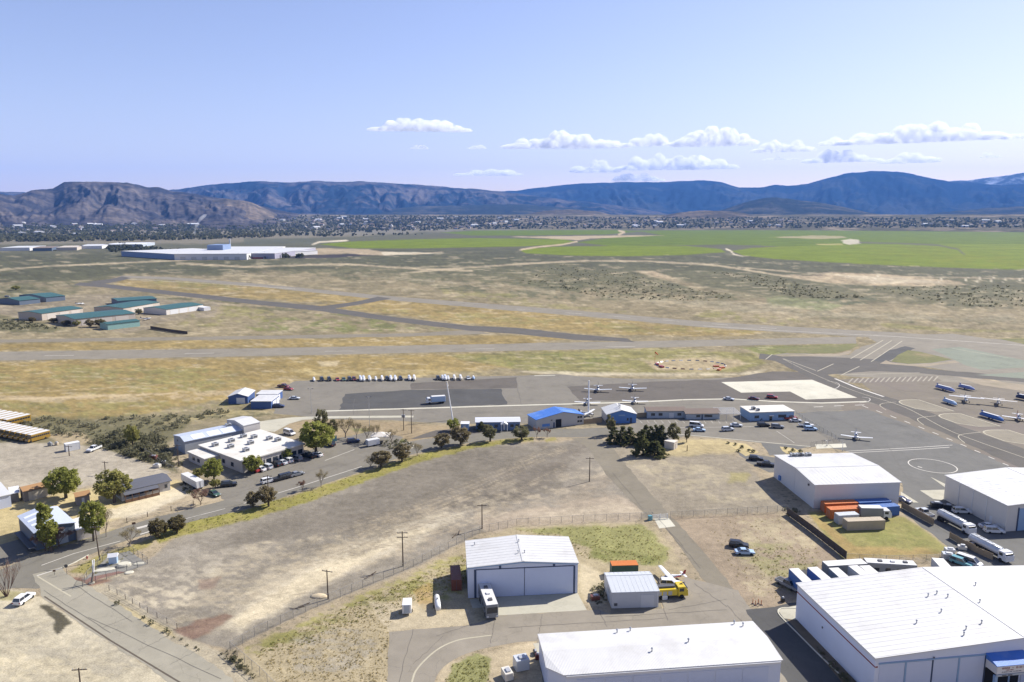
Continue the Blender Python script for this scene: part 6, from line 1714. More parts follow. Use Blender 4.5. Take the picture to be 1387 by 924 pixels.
for k in range(n_b):
    q = f0.lerp(f1, k / n_b)
    r = thing('school_bus', 'yellow school bus at the open end of the packed white-roofed row' if k == 0 else 'yellow school bus with a white roof in the packed row on the gravel lot', 'bus', q, rzb, None if k == 0 else 'school buses parked side by side', (max(.75, min(1, bs_)), 1, .95))
    for n_, me in BUS: link(n_, me, r)
f0, f1 = P(2,580), P(-60,570)
n_b = int((f1 - f0).length / 3.3)
for k in range(n_b):
    q = f0.lerp(f1, k / n_b)
    r = thing('school_bus', 'yellow school bus in the rear row against the sagebrush', 'bus', q, rzb, 'school buses in the rear row')
    for n_, me in BUS: link(n_, me, r)

# ================================================================ AIRCRAFT
def ell(x, y, z, ry, rz_, n=12): return [(x, y + math.cos(i*2*math.pi/n)*ry, z + math.sin(i*2*math.pi/n)*rz_) for i in range(n)]
def wing_mb(span, c0, c1, x, z, dih=.04, th=.13, sweep=0.0):
    k = MB()
    def sec(y, c, xx, zz): return [(xx + c*.5, y, zz), (xx + c*.3, y, zz + th*.75), (xx - c*.1, y, zz + th*.6), (xx - c*.5, y, zz), (xx, y, zz - th*.25)]
    k.loft([sec(-span/2, c1, x - sweep, z + dih*span/2), sec(0, c0, x, z), sec(span/2, c1, x - sweep, z + dih*span/2)])
    return k
_plane = {}
def plane_proto(kind, color, accent):
    out = []
    def add(n_, mb, m, smooth=False):
        me = mb.mesh(n_); me.materials.append(m)
        if smooth: me.polygons.foreach_set('use_smooth', [True]*len(me.polygons))
        out.append((n_, me))
    pm, am = cpaint(color), cpaint(accent)
    add('fuselage', MB().loft([ell(2.4,0,1.15,.12,.12), ell(2.25,0,1.15,.38,.36), ell(1.2,0,1.2,.52,.5), ell(.2,0,1.3,.58,.66), ell(-1.0,0,1.3,.5,.58), ell(-2.8,0,1.35,.26,.3), ell(-4.9,0,1.5,.07,.12)]), pm, True)
    add('stripe', MB().box(-3.6, 1.6, -.56, .56, 1.12, 1.2), am)
    hw = kind == 'high'
    add('wing', wing_mb(10.8, 1.6, 1.1, .35, 1.98 if hw else .92, .02 if hw else .06), pm)
    add('canopy', MB().loft([ell(1.25,0,1.55,.3,.12), ell(.75,0,1.62,.5,.38), ell(-.4,0,1.62,.5,.4), ell(-1.0,0,1.58,.36,.16)]), CGLASS, True)
    add('tailplane', wing_mb(3.5, .95, .7, -4.5, 1.5, 0, .07), pm)
    add('fin', MB().add([(-5.05,-.04,1.5),(-3.9,-.04,1.5),(-4.75,-.03,2.75),(-5.25,-.03,2.75),(-5.05,.04,1.5),(-3.9,.04,1.5),(-4.75,.03,2.75),(-5.25,.03,2.75)], [(0,1,2,3),(7,6,5,4),(0,4,5,1),(1,5,6,2),(2,6,7,3),(3,7,4,0)]), am)
    add('propeller', MB().box(2.42, 2.5, -.07, .07, .2, 2.1).tube((2.4,0,1.15),(2.7,0,1.15), .16, .04, 8), BUMP)
    for x, y in ((1.9,0),(-.1,-1.15),(-.1,1.15)):
        add('wheel', MB().tube((x, y-.09, .24), (x, y+.09, .24), .24, None, 10), TYRE)
        add('gear_leg', MB().tube((x, y, .3), (x, y*.4, 1.0), .05, None, 5), GALV)
    if hw:
        for sy in (-1, 1): add('wing_strut', MB().tube((.3, sy*.5, .95), (.35, sy*2.7, 1.98), .045, None, 5), pm)
    return out
def plane(kind, color, accent, p, d, label, group=None, s=1.0):
    key = (kind, color, accent)
    if key not in _plane: _plane[key] = plane_proto(*key)
    r = thing('light_aircraft', label, 'aeroplane', P(*p), heading(p, d), group, s)
    for n_, me in _plane[key]: link(n_, me, r)
    return r
GA = 'light aircraft on the apron'
plane('low','silver','black',(810,530.6),(-.1,1),'silver low-wing aeroplane facing the hangars, far left of a pair', GA, 1.2)
plane('low','silver','navy',(857,529),(.1,1),'silver low-wing aeroplane facing the hangars beside its twin on the dark apron', GA, 1.2)
plane('low','white','black',(795.7,548),(0,1),'white aeroplane behind the tall white mast', GA, 1.05)
plane('low','white','navy',(860,546.4),(.05,1),'white aeroplane on the pale gutter line behind the blue-fronted hangar', GA, 1.05)
plane('high','white','navy',(797,563.6),(1,.15),'white aeroplane tucked between the blue-roofed and the white-roofed hangar', GA, .9)
plane('low','white','blue',(1160,595),(.2,1),'white low-wing aeroplane alone on the blue-grey apron', GA, 1.0)
GT = 'light aircraft on the tie-down ramp'
plane('high','white','tan',(1308,545),(.25,1),'white high-wing aeroplane beside a blue glider trailer on the ramp', GT, 1.25)
plane('high','cream','silver',(1352,549),(-.1,1),'cream high-wing aeroplane parked wing to wing on the ramp', GT, 1.25)
plane('low','white','red',(1380,569.6),(.6,1),'white aeroplane with a red fin at the ramp edge', GT, 1.1)
plane('high','white','red',(906,787),(-1,.13),'white aeroplane with red markings beside the grey shed', None, .8)
for (p, d, lab, g) in [((68,404.6),(1,.3),'white aeroplane between the two white gabled hangars',GA), ((110,413),(1,-.1),'white aeroplane on the taxi strip among teal hangars',GA), ((40,410),(1,.2),'white aeroplane before the first teal hangar',GA), ((199,433.6),(1,0),'white aeroplane by the pale walled teal hangar',GA)]:
    plane('low','white','navy', p, d, lab, g, 1.0)
# covered trailers on the ramp
def glider_trailer(label, p, d, color, L=9.0, group=None, s=1.0, fin=True):
    r = thing('glider_trailer', label, 'trailer', P(*p), heading(p, d), group, s)
    def sec(x, k): return [(x, -.75*k, .5), (x, -.85*k, 1.1*k+.1), (x, -.6*k, 1.75*k), (x, 0, 1.95*k), (x, .6*k, 1.75*k), (x, .85*k, 1.1*k+.1), (x, .75*k, .5)]
    MB().loft([sec(-L/2,.75), sec(-L/2+.6,.95), sec(L/2-1.8,1.0), sec(L/2-.5,.8), sec(L/2,.55)]).obj('shell', cpaint(color), r, False)
    MB().box(-L/2+.5, L/2-1.8, -.45, .45, 1.9, 2.0).obj('top_panel', cpaint('white' if color != 'white' else 'silver'), r)
    if fin: MB().box(-L/2+.1, -L/2+.9, -.06, .06, 1.8, 2.5).obj('fin_box', cpaint(color), r)
    for sy in (-1, 1): MB().tube((-.3, sy*.8, .35), (-.3, sy*1.0, .35), .35, None, 10).obj('wheel', TYRE, r)
    MB().tube((L/2, 0, .6), (L/2+1.2, 0, .45), .07, None, 5).obj('drawbar', STEELD, r)
    return r
GG = 'glider trailers on the ramp'
glider_trailer('long blue glider trailer with a pale top at the back of the ramp', (1280,529), (1,.26), 'lavender', 9.5, GG, 1.05)
glider_trailer('shorter blue glider trailer on its own near the ramp edge', (1309,527.6), (1,.22), 'lavender', 7.6, GG, 1.0)
glider_trailer('pale blue glider trailer under the wing of a white aeroplane', (1286.4,547.6), (1,.34), 'pale blue', 7.6, GG, 1.0)
glider_trailer('largest deep blue glider trailer near the tie-down islands', (1343,568), (1,.3), 'blue', 9.5, GG, 1.1)
glider_trailer('dark blue trailer cut off at the ramp edge', (1392,543), (1,.2), 'navy', 8.0, GG, 1.2)
# line of parked trailers and vehicles along the back of the apron
ROW = [(135,'w'),(192,'d'),(245,'d'),(305,'r'),(350,'g'),(392,'d'),(425,'m'),(472,'w'),(494,'w'),(537,'w'),(582,'w'),(627,'c'),(664,'d'),(690,'w'),(722,'w'),(760,'d'),(825,'w'),(860,'c'),(1032,'d'),(1065,'w'),(1084,'w'),(1105,'w'),(1150,'c'),(1195,'c'),(1250,'s'),(1288,'p')]
CN = {'w': ('white', 'white trailer standing end-on in the line along the back of the apron'), 'd': ('black', 'dark car in the line of trailers along the back of the apron'),
      'r': ('red', 'red car in the line of trailers along the back of the apron'), 'g': ('green', 'dark green car in the line along the back of the apron'), 'm': ('maroon', 'maroon car in the line along the back of the apron'),
      'c': ('cream', 'cream trailer standing end-on in the line along the back of the apron'), 's': ('silver', 'silver car near the right end of the line along the back of the apron'), 'p': ('pale blue', 'pale blue trailer at the right end of the line along the back of the apron')}
for x, k in ROW:
    px = 400 + x/5.335; py = 516.0 - (x/5.335)*.010
    c, lab = CN[k]
    if k in 'wcp': glider_trailer(lab, (px, py), (.25 + .1*math.sin(x), 1), c, 5.6 + 2*abs(math.sin(x*3.1)), {'w':'white trailers along the back of the apron','c':'cream trailers along the back of the apron','p':None}[k], .72 + .3*abs(math.sin(x*1.7)), False)
    else: car('suv' if k in 'dm' else 'sedan', c, (px, py), (.6, 1), lab, {'d':'dark cars along the back of the apron'}.get(k))
# ================================================================ TREES
L_GREEN = leaf_mat('leaf_spring_green', (.19,.21,.045), (.37,.37,.11))
L_WILLOW = leaf_mat('leaf_willow', (.22,.22,.06), (.40,.37,.14))
L_DARK = leaf_mat('leaf_dusty_dark', (.12,.105,.052), (.23,.19,.095))
L_BROWN = leaf_mat('leaf_brown_bud', (.185,.155,.085), (.32,.265,.15))
L_PINE = leaf_mat('needle_dark', (.075,.085,.036), (.165,.165,.072))
L_RED = leaf_mat('leaf_russet', (.19,.12,.09), (.29,.19,.14))
L_SAGE = leaf_mat('leaf_sage', (.15,.145,.085), (.27,.25,.16), .12)
L_SAGED = leaf_mat('leaf_sage_dark', (.095,.095,.055), (.18,.17,.10), .12)
L_WEED = leaf_mat('leaf_weed', (.34,.28,.13), (.46,.38,.2), .1)
L_WEEDG = leaf_mat('leaf_weed_green', (.20,.20,.06), (.33,.30,.11), .1)
BARK = mat('bark', (.085,.066,.050), .95, .25, 2)
BARKP = mat('bark_pale', (.22,.185,.15), .95, .2, 2)
BARKR = mat('bark_russet', (.13,.085,.066), .95, .2, 2)

def limb(k, p, d, L, r, depth, rng, spread, tips, n=5):
    """recursive tapered limbs; tips collects twig ends"""
    q = p + d * L
    k.tube(p, q, r, r * .66, n, False)
    if depth == 0: tips.append(q); return
    for i in range(rng.choice((2, 3, 3))):
        a = Vector((rng.uniform(-1, 1), rng.uniform(-1, 1), rng.uniform(-.35, .8)))
        nd = (d + a * spread).normalized()
        limb(k, q - d * L * rng.uniform(0, .35), nd, L * rng.uniform(.6, .85), r * .6, depth - 1, rng, spread, tips, max(3, n - 1))

def cards(centres, n_each, rad, size, seed, up=.3):
    """leaf faces scattered round clump centres"""
    r = np.random.default_rng(seed); c = np.repeat(np.asarray(centres, float), n_each, 0)
    rad = np.repeat(np.broadcast_to(rad, (len(centres),)), n_each)
    d = r.normal(size=c.shape); d /= np.linalg.norm(d, axis=1, keepdims=True)
    c = c + d * (rad * r.uniform(.2, 1, len(c)) ** .6)[:, None]
    u = r.normal(size=c.shape); u[:, 2] *= .6; u /= np.linalg.norm(u, axis=1, keepdims=True)
    w = np.cross(u, r.normal(size=c.shape)); w /= np.linalg.norm(w, axis=1, keepdims=True)
    s = (size * r.uniform(.6, 1.3, len(c)))[:, None]
    q = np.stack([c - u*s, c + w*s*.55, c + u*s, c - w*s*.55], 1).reshape(-1, 3)
    return q, np.arange(len(q)).reshape(-1, 4)

def tree_proto(kind, seed):
    """unit tree 1 m = 1 m for a 7 m tall tree; returns (trunk mesh, crown mesh)"""
    rng = random.Random(seed); k = MB(); tips = []
    if kind == 'pine':
        k.tube((0,0,-.1), (0,0,7.6), .16, .03, 7)
        cs, rads = [], []
        for t in range(13):
            z = .9 + t * .52; rr = (2.1 * (1 - t/13.5) + .15) * rng.uniform(.8, 1.15)
            for i in range(max(3, int(9*(1 - t/15)))):
                a = rng.uniform(0, 6.28); q = rr * rng.uniform(.45, 1)
                cs.append((q*math.cos(a), q*math.sin(a), z - q*.18)); rads.append(.5)
                if i < 3: k.tube((0,0,z), (q*math.cos(a), q*math.sin(a), z - q*.18), .035, .015, 3, False)
        q, f = cards(cs, 30, np.array(rads), .26, seed)
        return k.mesh('trunk'), np_mesh('crown', q, f, L_PINE), BARK
    if kind == 'bare' or kind == 'russet':
        base = Vector((0,0,-.1)); tips = []
        k.tube(base, (0,0,1.3), .17, .13, 7, False)
        for i in range(5):
            a = i*1.256 + rng.uniform(-.4,.4); limb(k, Vector((0,0,rng.uniform(.9,1.35))), Vector((math.cos(a)*.55, math.sin(a)*.55, 1)).normalized(), rng.uniform(1.5,2.0), .085, 3, rng, .62, tips)
        cs = [tuple(t) for t in tips]
        q, f = cards(cs, 12 if kind == 'bare' else 22, .6, .12 if kind == 'bare' else .17, seed)
        return k.mesh('trunk'), np_mesh('crown', q, f, L_BROWN if kind == 'bare' else L_RED), BARKP if kind == 'bare' else BARKR
    if kind == 'vase':
        for i in range(9):
            a = i*.7; limb(k, Vector((.1*math.cos(a),.1*math.sin(a),-.1)), Vector((math.cos(a)*.38, math.sin(a)*.38, 1)).normalized(), rng.uniform(2.2,3.0), .07, 2, rng, .28, tips)
        for t in list(tips):
            for i in range(3): k.tube(t, t + Vector((rng.uniform(-.4,.4), rng.uniform(-.4,.4), rng.uniform(.8,1.5))), .02, .006, 3, False)
        q, f = cards([tuple(t) for t in tips], 4, .7, .06, seed)
        return k.mesh('trunk'), np_mesh('crown', q, f, L_BROWN), BARKR
    # leafy kinds: trunk, limbs, clumps spread through an uneven volume
    wide, tall, zc, leafm, ncl, per, sz = {'round': (2.5,2.9,3.9,L_DARK,86,60,.24), 'green': (3.1,3.1,4.1,L_GREEN,84,56,.27), 'willow': (3.0,3.1,3.9,L_WILLOW,84,54,.27),
                                            'column': (1.45,3.8,4.0,L_GREEN,100,50,.24), 'brown': (2.5,2.8,3.9,L_BROWN,86,60,.23), 'dust': (2.4,2.9,4.0,leaf_mat('leaf_grey_green', (.13,.13,.065), (.25,.23,.12)),66,50,.23)}[kind]
    k.tube((0,0,-.1), (0.05,0,2.0), .32, .22, 8, False)
    for i in range(6):
        a = i*1.05 + rng.uniform(-.3,.3); limb(k, Vector((.03,0,rng.uniform(1.4,2.1))), Vector((math.cos(a)*.7, math.sin(a)*.7, 1)).normalized(), rng.uniform(1.0,1.5)*min(1.2, wide/2.2), .09, 2, rng, .55, tips)
    cs, rads = [], []
    lobes = [(rng.uniform(0,6.28), rng.uniform(-.5,.9), rng.uniform(.6,1.5)) for _ in range(5)]
    while len(cs) < ncl:
        a, t = rng.uniform(0, 6.28), rng.uniform(-1, 1)
        s = math.sqrt(1 - t*t); rr = rng.uniform(.35, 1.0) ** .5
        bump = .74 + .34*max(0.0, *(math.cos(a - l[0])*math.cos((t - l[1])*1.5)*l[2] for l in lobes))
        cs.append((wide*rr*s*math.cos(a)*bump, wide*rr*s*math.sin(a)*bump, zc + tall*rr*t*bump)); rads.append(rng.uniform(.35,.75)*(wide/2.3)**.5)
    q, f = cards(cs, per, np.array(rads), sz, seed)
    return k.mesh('trunk'), np_mesh('crown', q, f, leafm), BARK
_tree = {}
TOPZ = {'pine': 7.7, 'bare': 6.6, 'russet': 6.6, 'vase': 7.4, 'round': 7.0, 'green': 7.4, 'willow': 7.2, 'column': 8.0, 'brown': 6.9, 'dust': 6.8}
WID = {'pine': 3.0, 'bare': 5.2, 'russet': 5.2, 'vase': 4.6, 'round': 4.9, 'green': 6.4, 'willow': 6.2, 'column': 3.0, 'brown': 4.7, 'dust': 4.7}
tcount = 0
def tree(kind, base, top_y, w_px, label, group=None, name=None):
    """tree standing on ground pixel base, crown reaching row top_y, about w_px wide"""
    global tcount
    tcount += 1
    key = (kind, tcount % 3)
    if key not in _tree: _tree[key] = tree_proto(kind, 300 + len(_tree)*7)
    tm, cm_, bk = _tree[key]
    if not tm.materials: tm.materials.append(bk)
    b = P(*base); H = height(base, top_y)
    depth = b.y*math.cos(PITCH) + CAMH*math.sin(PITCH)
    Wm = w_px / F * depth
    sz, sx = H / TOPZ[kind], Wm / WID[kind]
    r = thing(name or {'pine':'pine_tree','bare':'bare_tree','russet':'russet_tree','vase':'bare_tree'}.get(kind, 'tree'), label, 'tree', b, rnd.uniform(0, 6.28), group, (sx*rnd.uniform(.88,1.12), sx*rnd.uniform(.88,1.12), sz))
    r.rotation_euler = (rnd.uniform(-.05,.05), rnd.uniform(-.05,.05), r.rotation_euler[2])
    link('trunk', tm, r); link('crown', cm_, r)
    return r
for a in [('green',(89.5,674.6),632,44,'large spreading green tree behind the little brown shed'), ('willow',(155,681),636,40,'yellow-green willow at the end of the dark-roofed house'),
    ('column',(70,747),676,22,'narrow columnar green tree beside the slate workshop'), ('green',(127,733),676,31,'green tree over the low white-roofed store'), ('bare',(144,727),684,20,'pale bare tree beside the green tree by the street'),
    ('russet',(62,746),718,27,'russet leafless tree leaning over the slate workshop corner'), ('russet',(80,741),715,26,'second russet tree at the slate workshop, nearer the green column'), ('bare',(176,740),713,27,'brown bare tree at the street bend by the fenced pad'),
    ('round',(215,728),702,22,'round dusty tree on the verge by the street bend'), ('round',(240,721),697,22,'round dusty tree on the verge, next to its twin'), ('vase',(9,808),757,36,'tall vase-shaped leafless tree at the edge of the dirt lot'),
    ('brown',(343,686),667,17,'small round brown tree on the verge opposite the car park'), ('brown',(364,686),659,24,'larger round brown tree by the utility pole on the verge'), ('russet',(410,665),650,12,'tiny russet shrub tree on the verge'), ('bare',(435,659),633,18,'thin pinkish bare tree on the verge'),
    ('bare',(502,634),616,18,'pale bare tree next to a brown tree on the verge'), ('brown',(516,633),609,23,'brown round tree at the car park exit'), ('brown',(544.6,625.4),601,21,'neat round brown tree past the car park exit'), ('bare',(565,618),597,19,'bare tree between two round verge trees'),
    ('brown',(598,607),586,19,'round brown tree on the inside of the street curve'), ('brown',(624,602.4),578,23,'largest round tree on the street curve'), ('dust',(664,598),575,20,'grey-green tree in front of the long blue office'), ('dust',(706.6,596),577,21,'grey-green tree beside the blue-roofed hangar'),
    ('russet',(727,593),575,11,'small russet tree in front of the blue-roofed hangar'), ('russet',(741,592.6),578,9,'smallest russet tree at the end of the verge'), ('green',(614,583.4),567,17,'round green tree beside the tiny blue shed'), ('pine',(652,583.4),571,12,'small dark conifer against the long blue office'),
    ('green',(428,614.6),570,48,'big green cottonwood towering over the office car park'), ('dust',(435,592),553,18,'tall thin half-leafed tree behind the cottonwood'), ('bare',(468,593),562,28,'broad bare tree behind the car park'), ('dust',(449,592),570,18,'dusty green tree between the cottonwood and the bare trees'),
    ('bare',(483,594),568,16,'slim bare tree in the thicket behind the car park'), ('bare',(497,598),572,17,'bare tree left of the white gazebo'), ('bare',(508,599),570,15,'bare tree standing over the white gazebo'), ('bare',(531,600),579,18,'bare tree right of the white gazebo'),
    ('green',(343,641),616,24,'green bush tree at the front corner of the office'), ('green',(290,652),620,27,'full green tree in front of the annex'), ('willow',(270,648),634,14,'small yellow-green tree on the white box trailer'), ('green',(389,624),607,14,'small green tree against the office wall'),
    ('russet',(272,684),661,20,'reddish bare tree by the street below the annex'), ('willow',(292,661),649,13,'low willow bush at the car park entrance'), ('willow',(180,603),575,21,'yellow-green tree alone in the sagebrush'),
    ('pine',(832,600),578,15,'pine at the left of the small pine clump by the lane'), ('pine',(843.6,602),577,15,'middle pine of the small clump by the lane'), ('pine',(853,600),578,16,'pine at the right of the small clump by the lane'), ('dust',(828,589),562,15,'half-bare grey tree in front of the blue-fronted hangar'),
    ('pine',(871,617),581,18,'slim pine standing forward of the dense pine clump'), ('pine',(874,601),575,12,'pointed pine at the left of the dense clump'), ('pine',(881.5,602),576,12,'second pointed pine in the dense clump'), ('pine',(889,602),575,12,'middle pointed pine in the dense clump'),
    ('pine',(896,602),575,15,'tallest dark pine in the dense clump'), ('dust',(912,601),573,17,'leafy grey tree at the right of the pine clump'), ('pine',(887,617),597,23,'stubby dark conifer at the pump house'), ('pine',(866,603),584,14,'low pine filling the dense clump'), ('dust',(930,599),579,9,'thin young tree on the straw island'),
    ('dust',(178,421),414,8,'round tree between the teal hangars'), ('dust',(188,426),418,8,'second round tree between the teal hangars'), ('round',(73,437),430,11,'dark bushy tree at the tan hangar row end'), ('willow',(104,442),434,10,'sandy green tree against the dark teal hangar row'), ('brown',(122,443),433,11,'brown tree against the dark teal hangar row'),
    ('round',(136,443),431,15,'dense dark tree at the teal-walled shed'), ('willow',(21,393),387,10,'yellowish tree beyond the first teal hangar'), ('round',(44,437),429,9,'dark tree at the corner of the pale teal roof'), ('round',(90,441),433,11,'dark bush tree in the shadow of the hangar row')]:
    tree(*a)

# ---- sagebrush and weeds: nobody could count them
sg = scatter([(-60,556),(0,566),(130,568),(250,562),(320,556),(300,566),(256,572),(222,600),(250,636),(228,634),(180,618),(130,604),(80,590),(0,578)], 430, 51)
blob_field('sagebrush', 'grey green sagebrush belt beyond the gravel lot', 'sagebrush', sg, [.35 + 1.3*rnd.random()**2.2 for _ in sg], L_SAGE, 52, .6, 34, leaf=.32)
sg = scatter([(120,600),(160,588),(215,590),(222,610),(245,634),(200,628)], 110, 53)
blob_field('sagebrush', 'darker taller sagebrush around the lone yellow-green tree', 'sagebrush', sg, [.5 + 1.7*rnd.random()**1.6 for _ in sg], L_SAGED, 54, .6, 44, leaf=.3)
sg = scatter([(760,358),(860,370),(930,390),(1000,402),(960,408),(820,404),(700,382)], 700, 55) + scatter([(960,368),(1040,374),(1120,392),(1180,404),(1080,404)], 420, 56) + scatter([(1180,390),(1387,386),(1480,396),(1480,416),(1300,416)], 500, 57) + scatter([(0,432),(50,437),(80,446),(0,447)], 130, 58)
blob_field('sagebrush', 'sagebrush scattered over the flats beyond the runways', 'sagebrush', sg, [.4 + 1.3*rnd.random()**2 for _ in sg], L_SAGED, 59, .45, 14, leaf=.5)
wd = scatter([(340,884),(450,830),(580,775),(640,745),(640,800),(560,812),(526,850),(524,924),(380,924)], 2600, 61) + scatter([(700,718),(870,712),(910,750),(880,768),(800,760)], 600, 62) + scatter([(950,705),(1060,700),(1130,752),(1100,785),(1050,815),(1010,800)], 600, 63)
blob_field('dry_weeds', 'dry yellow weeds dotted over the fields around the hangars', 'weeds', wd, [.08 + .2*rnd.random()**2.5 for _ in wd], L_WEED, 64, .4, 8, leaf=.5)
wd = scatter([(340,884),(450,830),(580,775),(640,745),(640,790),(520,830),(400,880)], 700, 65) + scatter([(700,718),(870,712),(905,750),(880,764),(800,758)], 500, 66) + scatter([(600,930),(612,900),(660,890),(664,924)], 240, 67) + scatter([(1000,740),(1090,742),(1110,765),(1060,805)], 320, 68) + scatter(VERGE, 800, 69) + scatter([(95,775),(130,754),(180,738),(200,742),(128,778)], 150, 70)
blob_field('green_weeds', 'low green weeds along the fence lines and the street verge', 'weeds', wd, [.08 + .26*rnd.random()**2.5 for _ in wd], L_WEEDG, 71, .4, 9, leaf=.5)
sg = scatter([(296,884),(318,880),(350,924),(330,915)], 26, 72) + scatter([(120,798),(240,860),(290,895),(240,868)], 12, 73) + scatter([(1085,693),(1060,690),(1066,700)], 14, 74) + scatter([(1100,870),(1120,900),(1160,945),(1175,945)], 30, 75) + scatter([(800,800),(820,790),(824,815),(806,820)], 26, 76) + scatter([(244,655),(270,665),(262,672),(248,664)], 30, 77) + scatter([(508,600),(545,594),(558,602),(530,612)], 60, 78)
blob_field('brush', 'dark brush along the fences, walls and road edges', 'brush', sg, [.25 + .6*rnd.random()**2 for _ in sg], L_SAGED, 79, .6, 30, leaf=.34)
# shrubs in the two landscaped beds
for k, (x, y) in enumerate(((986,601),(996,603),(1005,607),(1014,611),(1000,612),(1020,613),(1064,608),(1074,611),(1084,613),(1070,614.6))):
    o = blob_field('bed_shrub', 'small dark shrub in the %s bark bed beside the white hangar' % ('larger' if k < 6 else 'smaller'), 'shrub', [(0,0,0)], [.7 + .1*(k % 3)], L_SAGED, 90 + k, .6, 40, None, .35)
    o.location = P(x, y); o['group'] = 'shrubs in the %s bark bed' % ('larger' if k < 6 else 'smaller')
# ================================================================ POLES, MASTS
def utility_pole(base, top_y, label, arms=1, transformer=False, lean=0.0):
    H = height(base, top_y); b = P(*base)
    r = thing('utility_pole', label, 'pole', b, rnd.uniform(-.3,.3))
    MB().tube((0,0,-.2), (lean,0,H), .17, .11, 8).obj('shaft', POLEW, r)
    for k in range(arms):
        z = H - .5 - k*1.1
        a = MB().box(-1.25 + lean, 1.25 + lean, .12, .24, z, z + .14).obj('crossarm', POLEW, r)
        for x in (-1.1,-.5,.5,1.1): MB().tube((x + lean, .18, z + .14), (x + lean, .18, z + .36), .06, .04, 6).obj('insulator', GALV, a)
    if transformer:
        for x in (-.45,.45): MB().tube((x,0,H-3.4), (x,0,H-2.3), .3, None, 10).obj('transformer', GALV, r)
    return r
utility_pole((444.4,811.6),772,'dark wooden utility pole at the pale sand pile by the fence')
utility_pole((546,767),720,'wooden utility pole with two crossarms along the chain-link fence', 2)
utility_pole((653,716),683,'wooden utility pole where the fence bends behind the white hangar')
utility_pole((798.4,652.4),619.6,'lone utility pole in the gravel beside the lane')
utility_pole((135.3,759),712.4,'tall utility pole at the fenced pad by the street', 1, False, -.4)
utility_pole((364.4,683),643.6,'utility pole among the brown verge trees', 1)
utility_pole((546.8,583),554,'utility pole with transformers near the curved driveway', 1, True)
utility_pole((557.6,587),555,'plain utility pole next to the transformer pole')
utility_pole((242,632),602,'dark utility pole beside the annex scrap yard')
utility_pole((143,642),625,'short dark pole standing on the gravel lot')
utility_pole((94,617.6),603.6,'short dark pole before the white storage box')
utility_pole((110,938),905,'utility pole at the bottom of the dirt lot')
utility_pole((930.6,611),603,'rusty stub post on the straw island', 0)

def mast(base, top_y, label, head=True, r0=.1, col=None):
    H = height(base, top_y); b = P(*base)
    r = thing('light_mast', label, 'mast', b)
    MB().tube((0,0,0), (0,0,H), r0, r0*.6, 8).obj('shaft', col or GALV, r)
    MB().tube((0,0,0), (0,0,.25), r0*2.2, r0*2.0, 8).obj('base_plate', CONC, r)
    if head:
        for s in (-1, 1):
            a = MB().tube((0,0,H-.1), (s*.9,0,H+.05), .05, None, 5).obj('arm', GALV, r)
            MB().bbox(s*.9-.3, s*.9+.3, -.16, .16, H-.06, H+.1, .03).obj('lamp_head', STEELD, a)
    return r
mast((422,560),526.6,'thin apron light mast left of the dark apron patch')
mast((500.6,577),537.4,'thin apron light mast before the dark apron patch')
mast((1073,500),489,'short marker mast at the taxiway junction', False, .08)
mast((797,564),515.4,'tall white mast between the blue-roofed and the white-roofed hangars', False, .42, POLEWH)
mast((1120,604),597,'white sign post at the corner walk of the white hangar', True, .12, POLEWH)
mast((1141,611),598,'leaning white apron mast near the white hangar', False, .12, POLEWH)
# leaning white windsock mast
b = P(613.4,569.4); H = 15.5
r = thing('windsock_mast', 'leaning white mast with a limp sock over the apron edge', 'windsock', b)
MB().tube((0,0,0), (-2.6,3.0,H), .28, .18, 8).obj('shaft', POLEWH, r)
MB().tube((0,0,0), (0,0,.3), .6, .5, 8).obj('base_plate', CONC, r)
MB().tube((-2.6,3.0,H-.1), (-1.9,3.1,H-2.0), .35, .16, 8).obj('sock', cpaint('cream'), r)
# orange windsock and the segmented circle
b = P(887,491.6)
r = thing('windsock', 'orange windsock beside the ring of markers', 'windsock', b)
MB().tube((0,0,0), (0,0,6.2), .1, .07, 6).obj('shaft', cpaint('orange'), r)
MB().tube((0,0,6.1), (1.9,.4,4.5), .5, .22, 10, False).obj('sock', cpaint('orange'), r)
c0 = P(935,494.4); rx_ = (P(982,494.4) - P(935,494.4)).length; ry_ = (P(935,488.6) - P(935,500.4)).length/2
for k in range(26):
    t = k*2*math.pi/26; colr = ('rust','cream','grey')[(k*7//3) % 3] if not (7 < k < 11) else 'grey'
    o = MB().add([(-1.1,-.5,0),(1.1,-.5,0),(1.1,.5,0),(-1.1,.5,0),(-1.0,0,.5),(1.0,0,.5)], [(0,1,5,4),(2,3,4,5),(0,4,3),(1,2,5),(3,2,1,0)]).obj('circle_marker', cpaint(colr))
    o.location = (c0.x + rx_*math.cos(t), c0.y + ry_*math.sin(t), 0); o.rotation_euler = (0,0,math.atan2(ry_*math.cos(t), -rx_*math.sin(t)))
    colr = {'rust':'rust red','cream':'cream','grey':'dark grey'}[colr]
    tag(o, colr + ' tent-shaped marker in the ring on the airfield grass', 'marker', colr + ' markers of the airfield ring')
for k, (x, y) in enumerate(((970,497),(978,499),(974,501.6),(890,494),(896,497.6))):
    o = MB().bbox(-1.6,1.6,-.8,.8,0,.9,.1).obj('wind_tee_block', cpaint('orange' if k < 3 else 'red')); o.location = P(x, y); o.rotation_euler = (0,0,.5*k)
    tag(o, ('orange' if k < 3 else 'red') + ' landing marker block at the ' + ('right' if k < 3 else 'windsock') + ' side of the marker ring', 'marker', ('orange' if k < 3 else 'red') + ' blocks of the airfield ring')

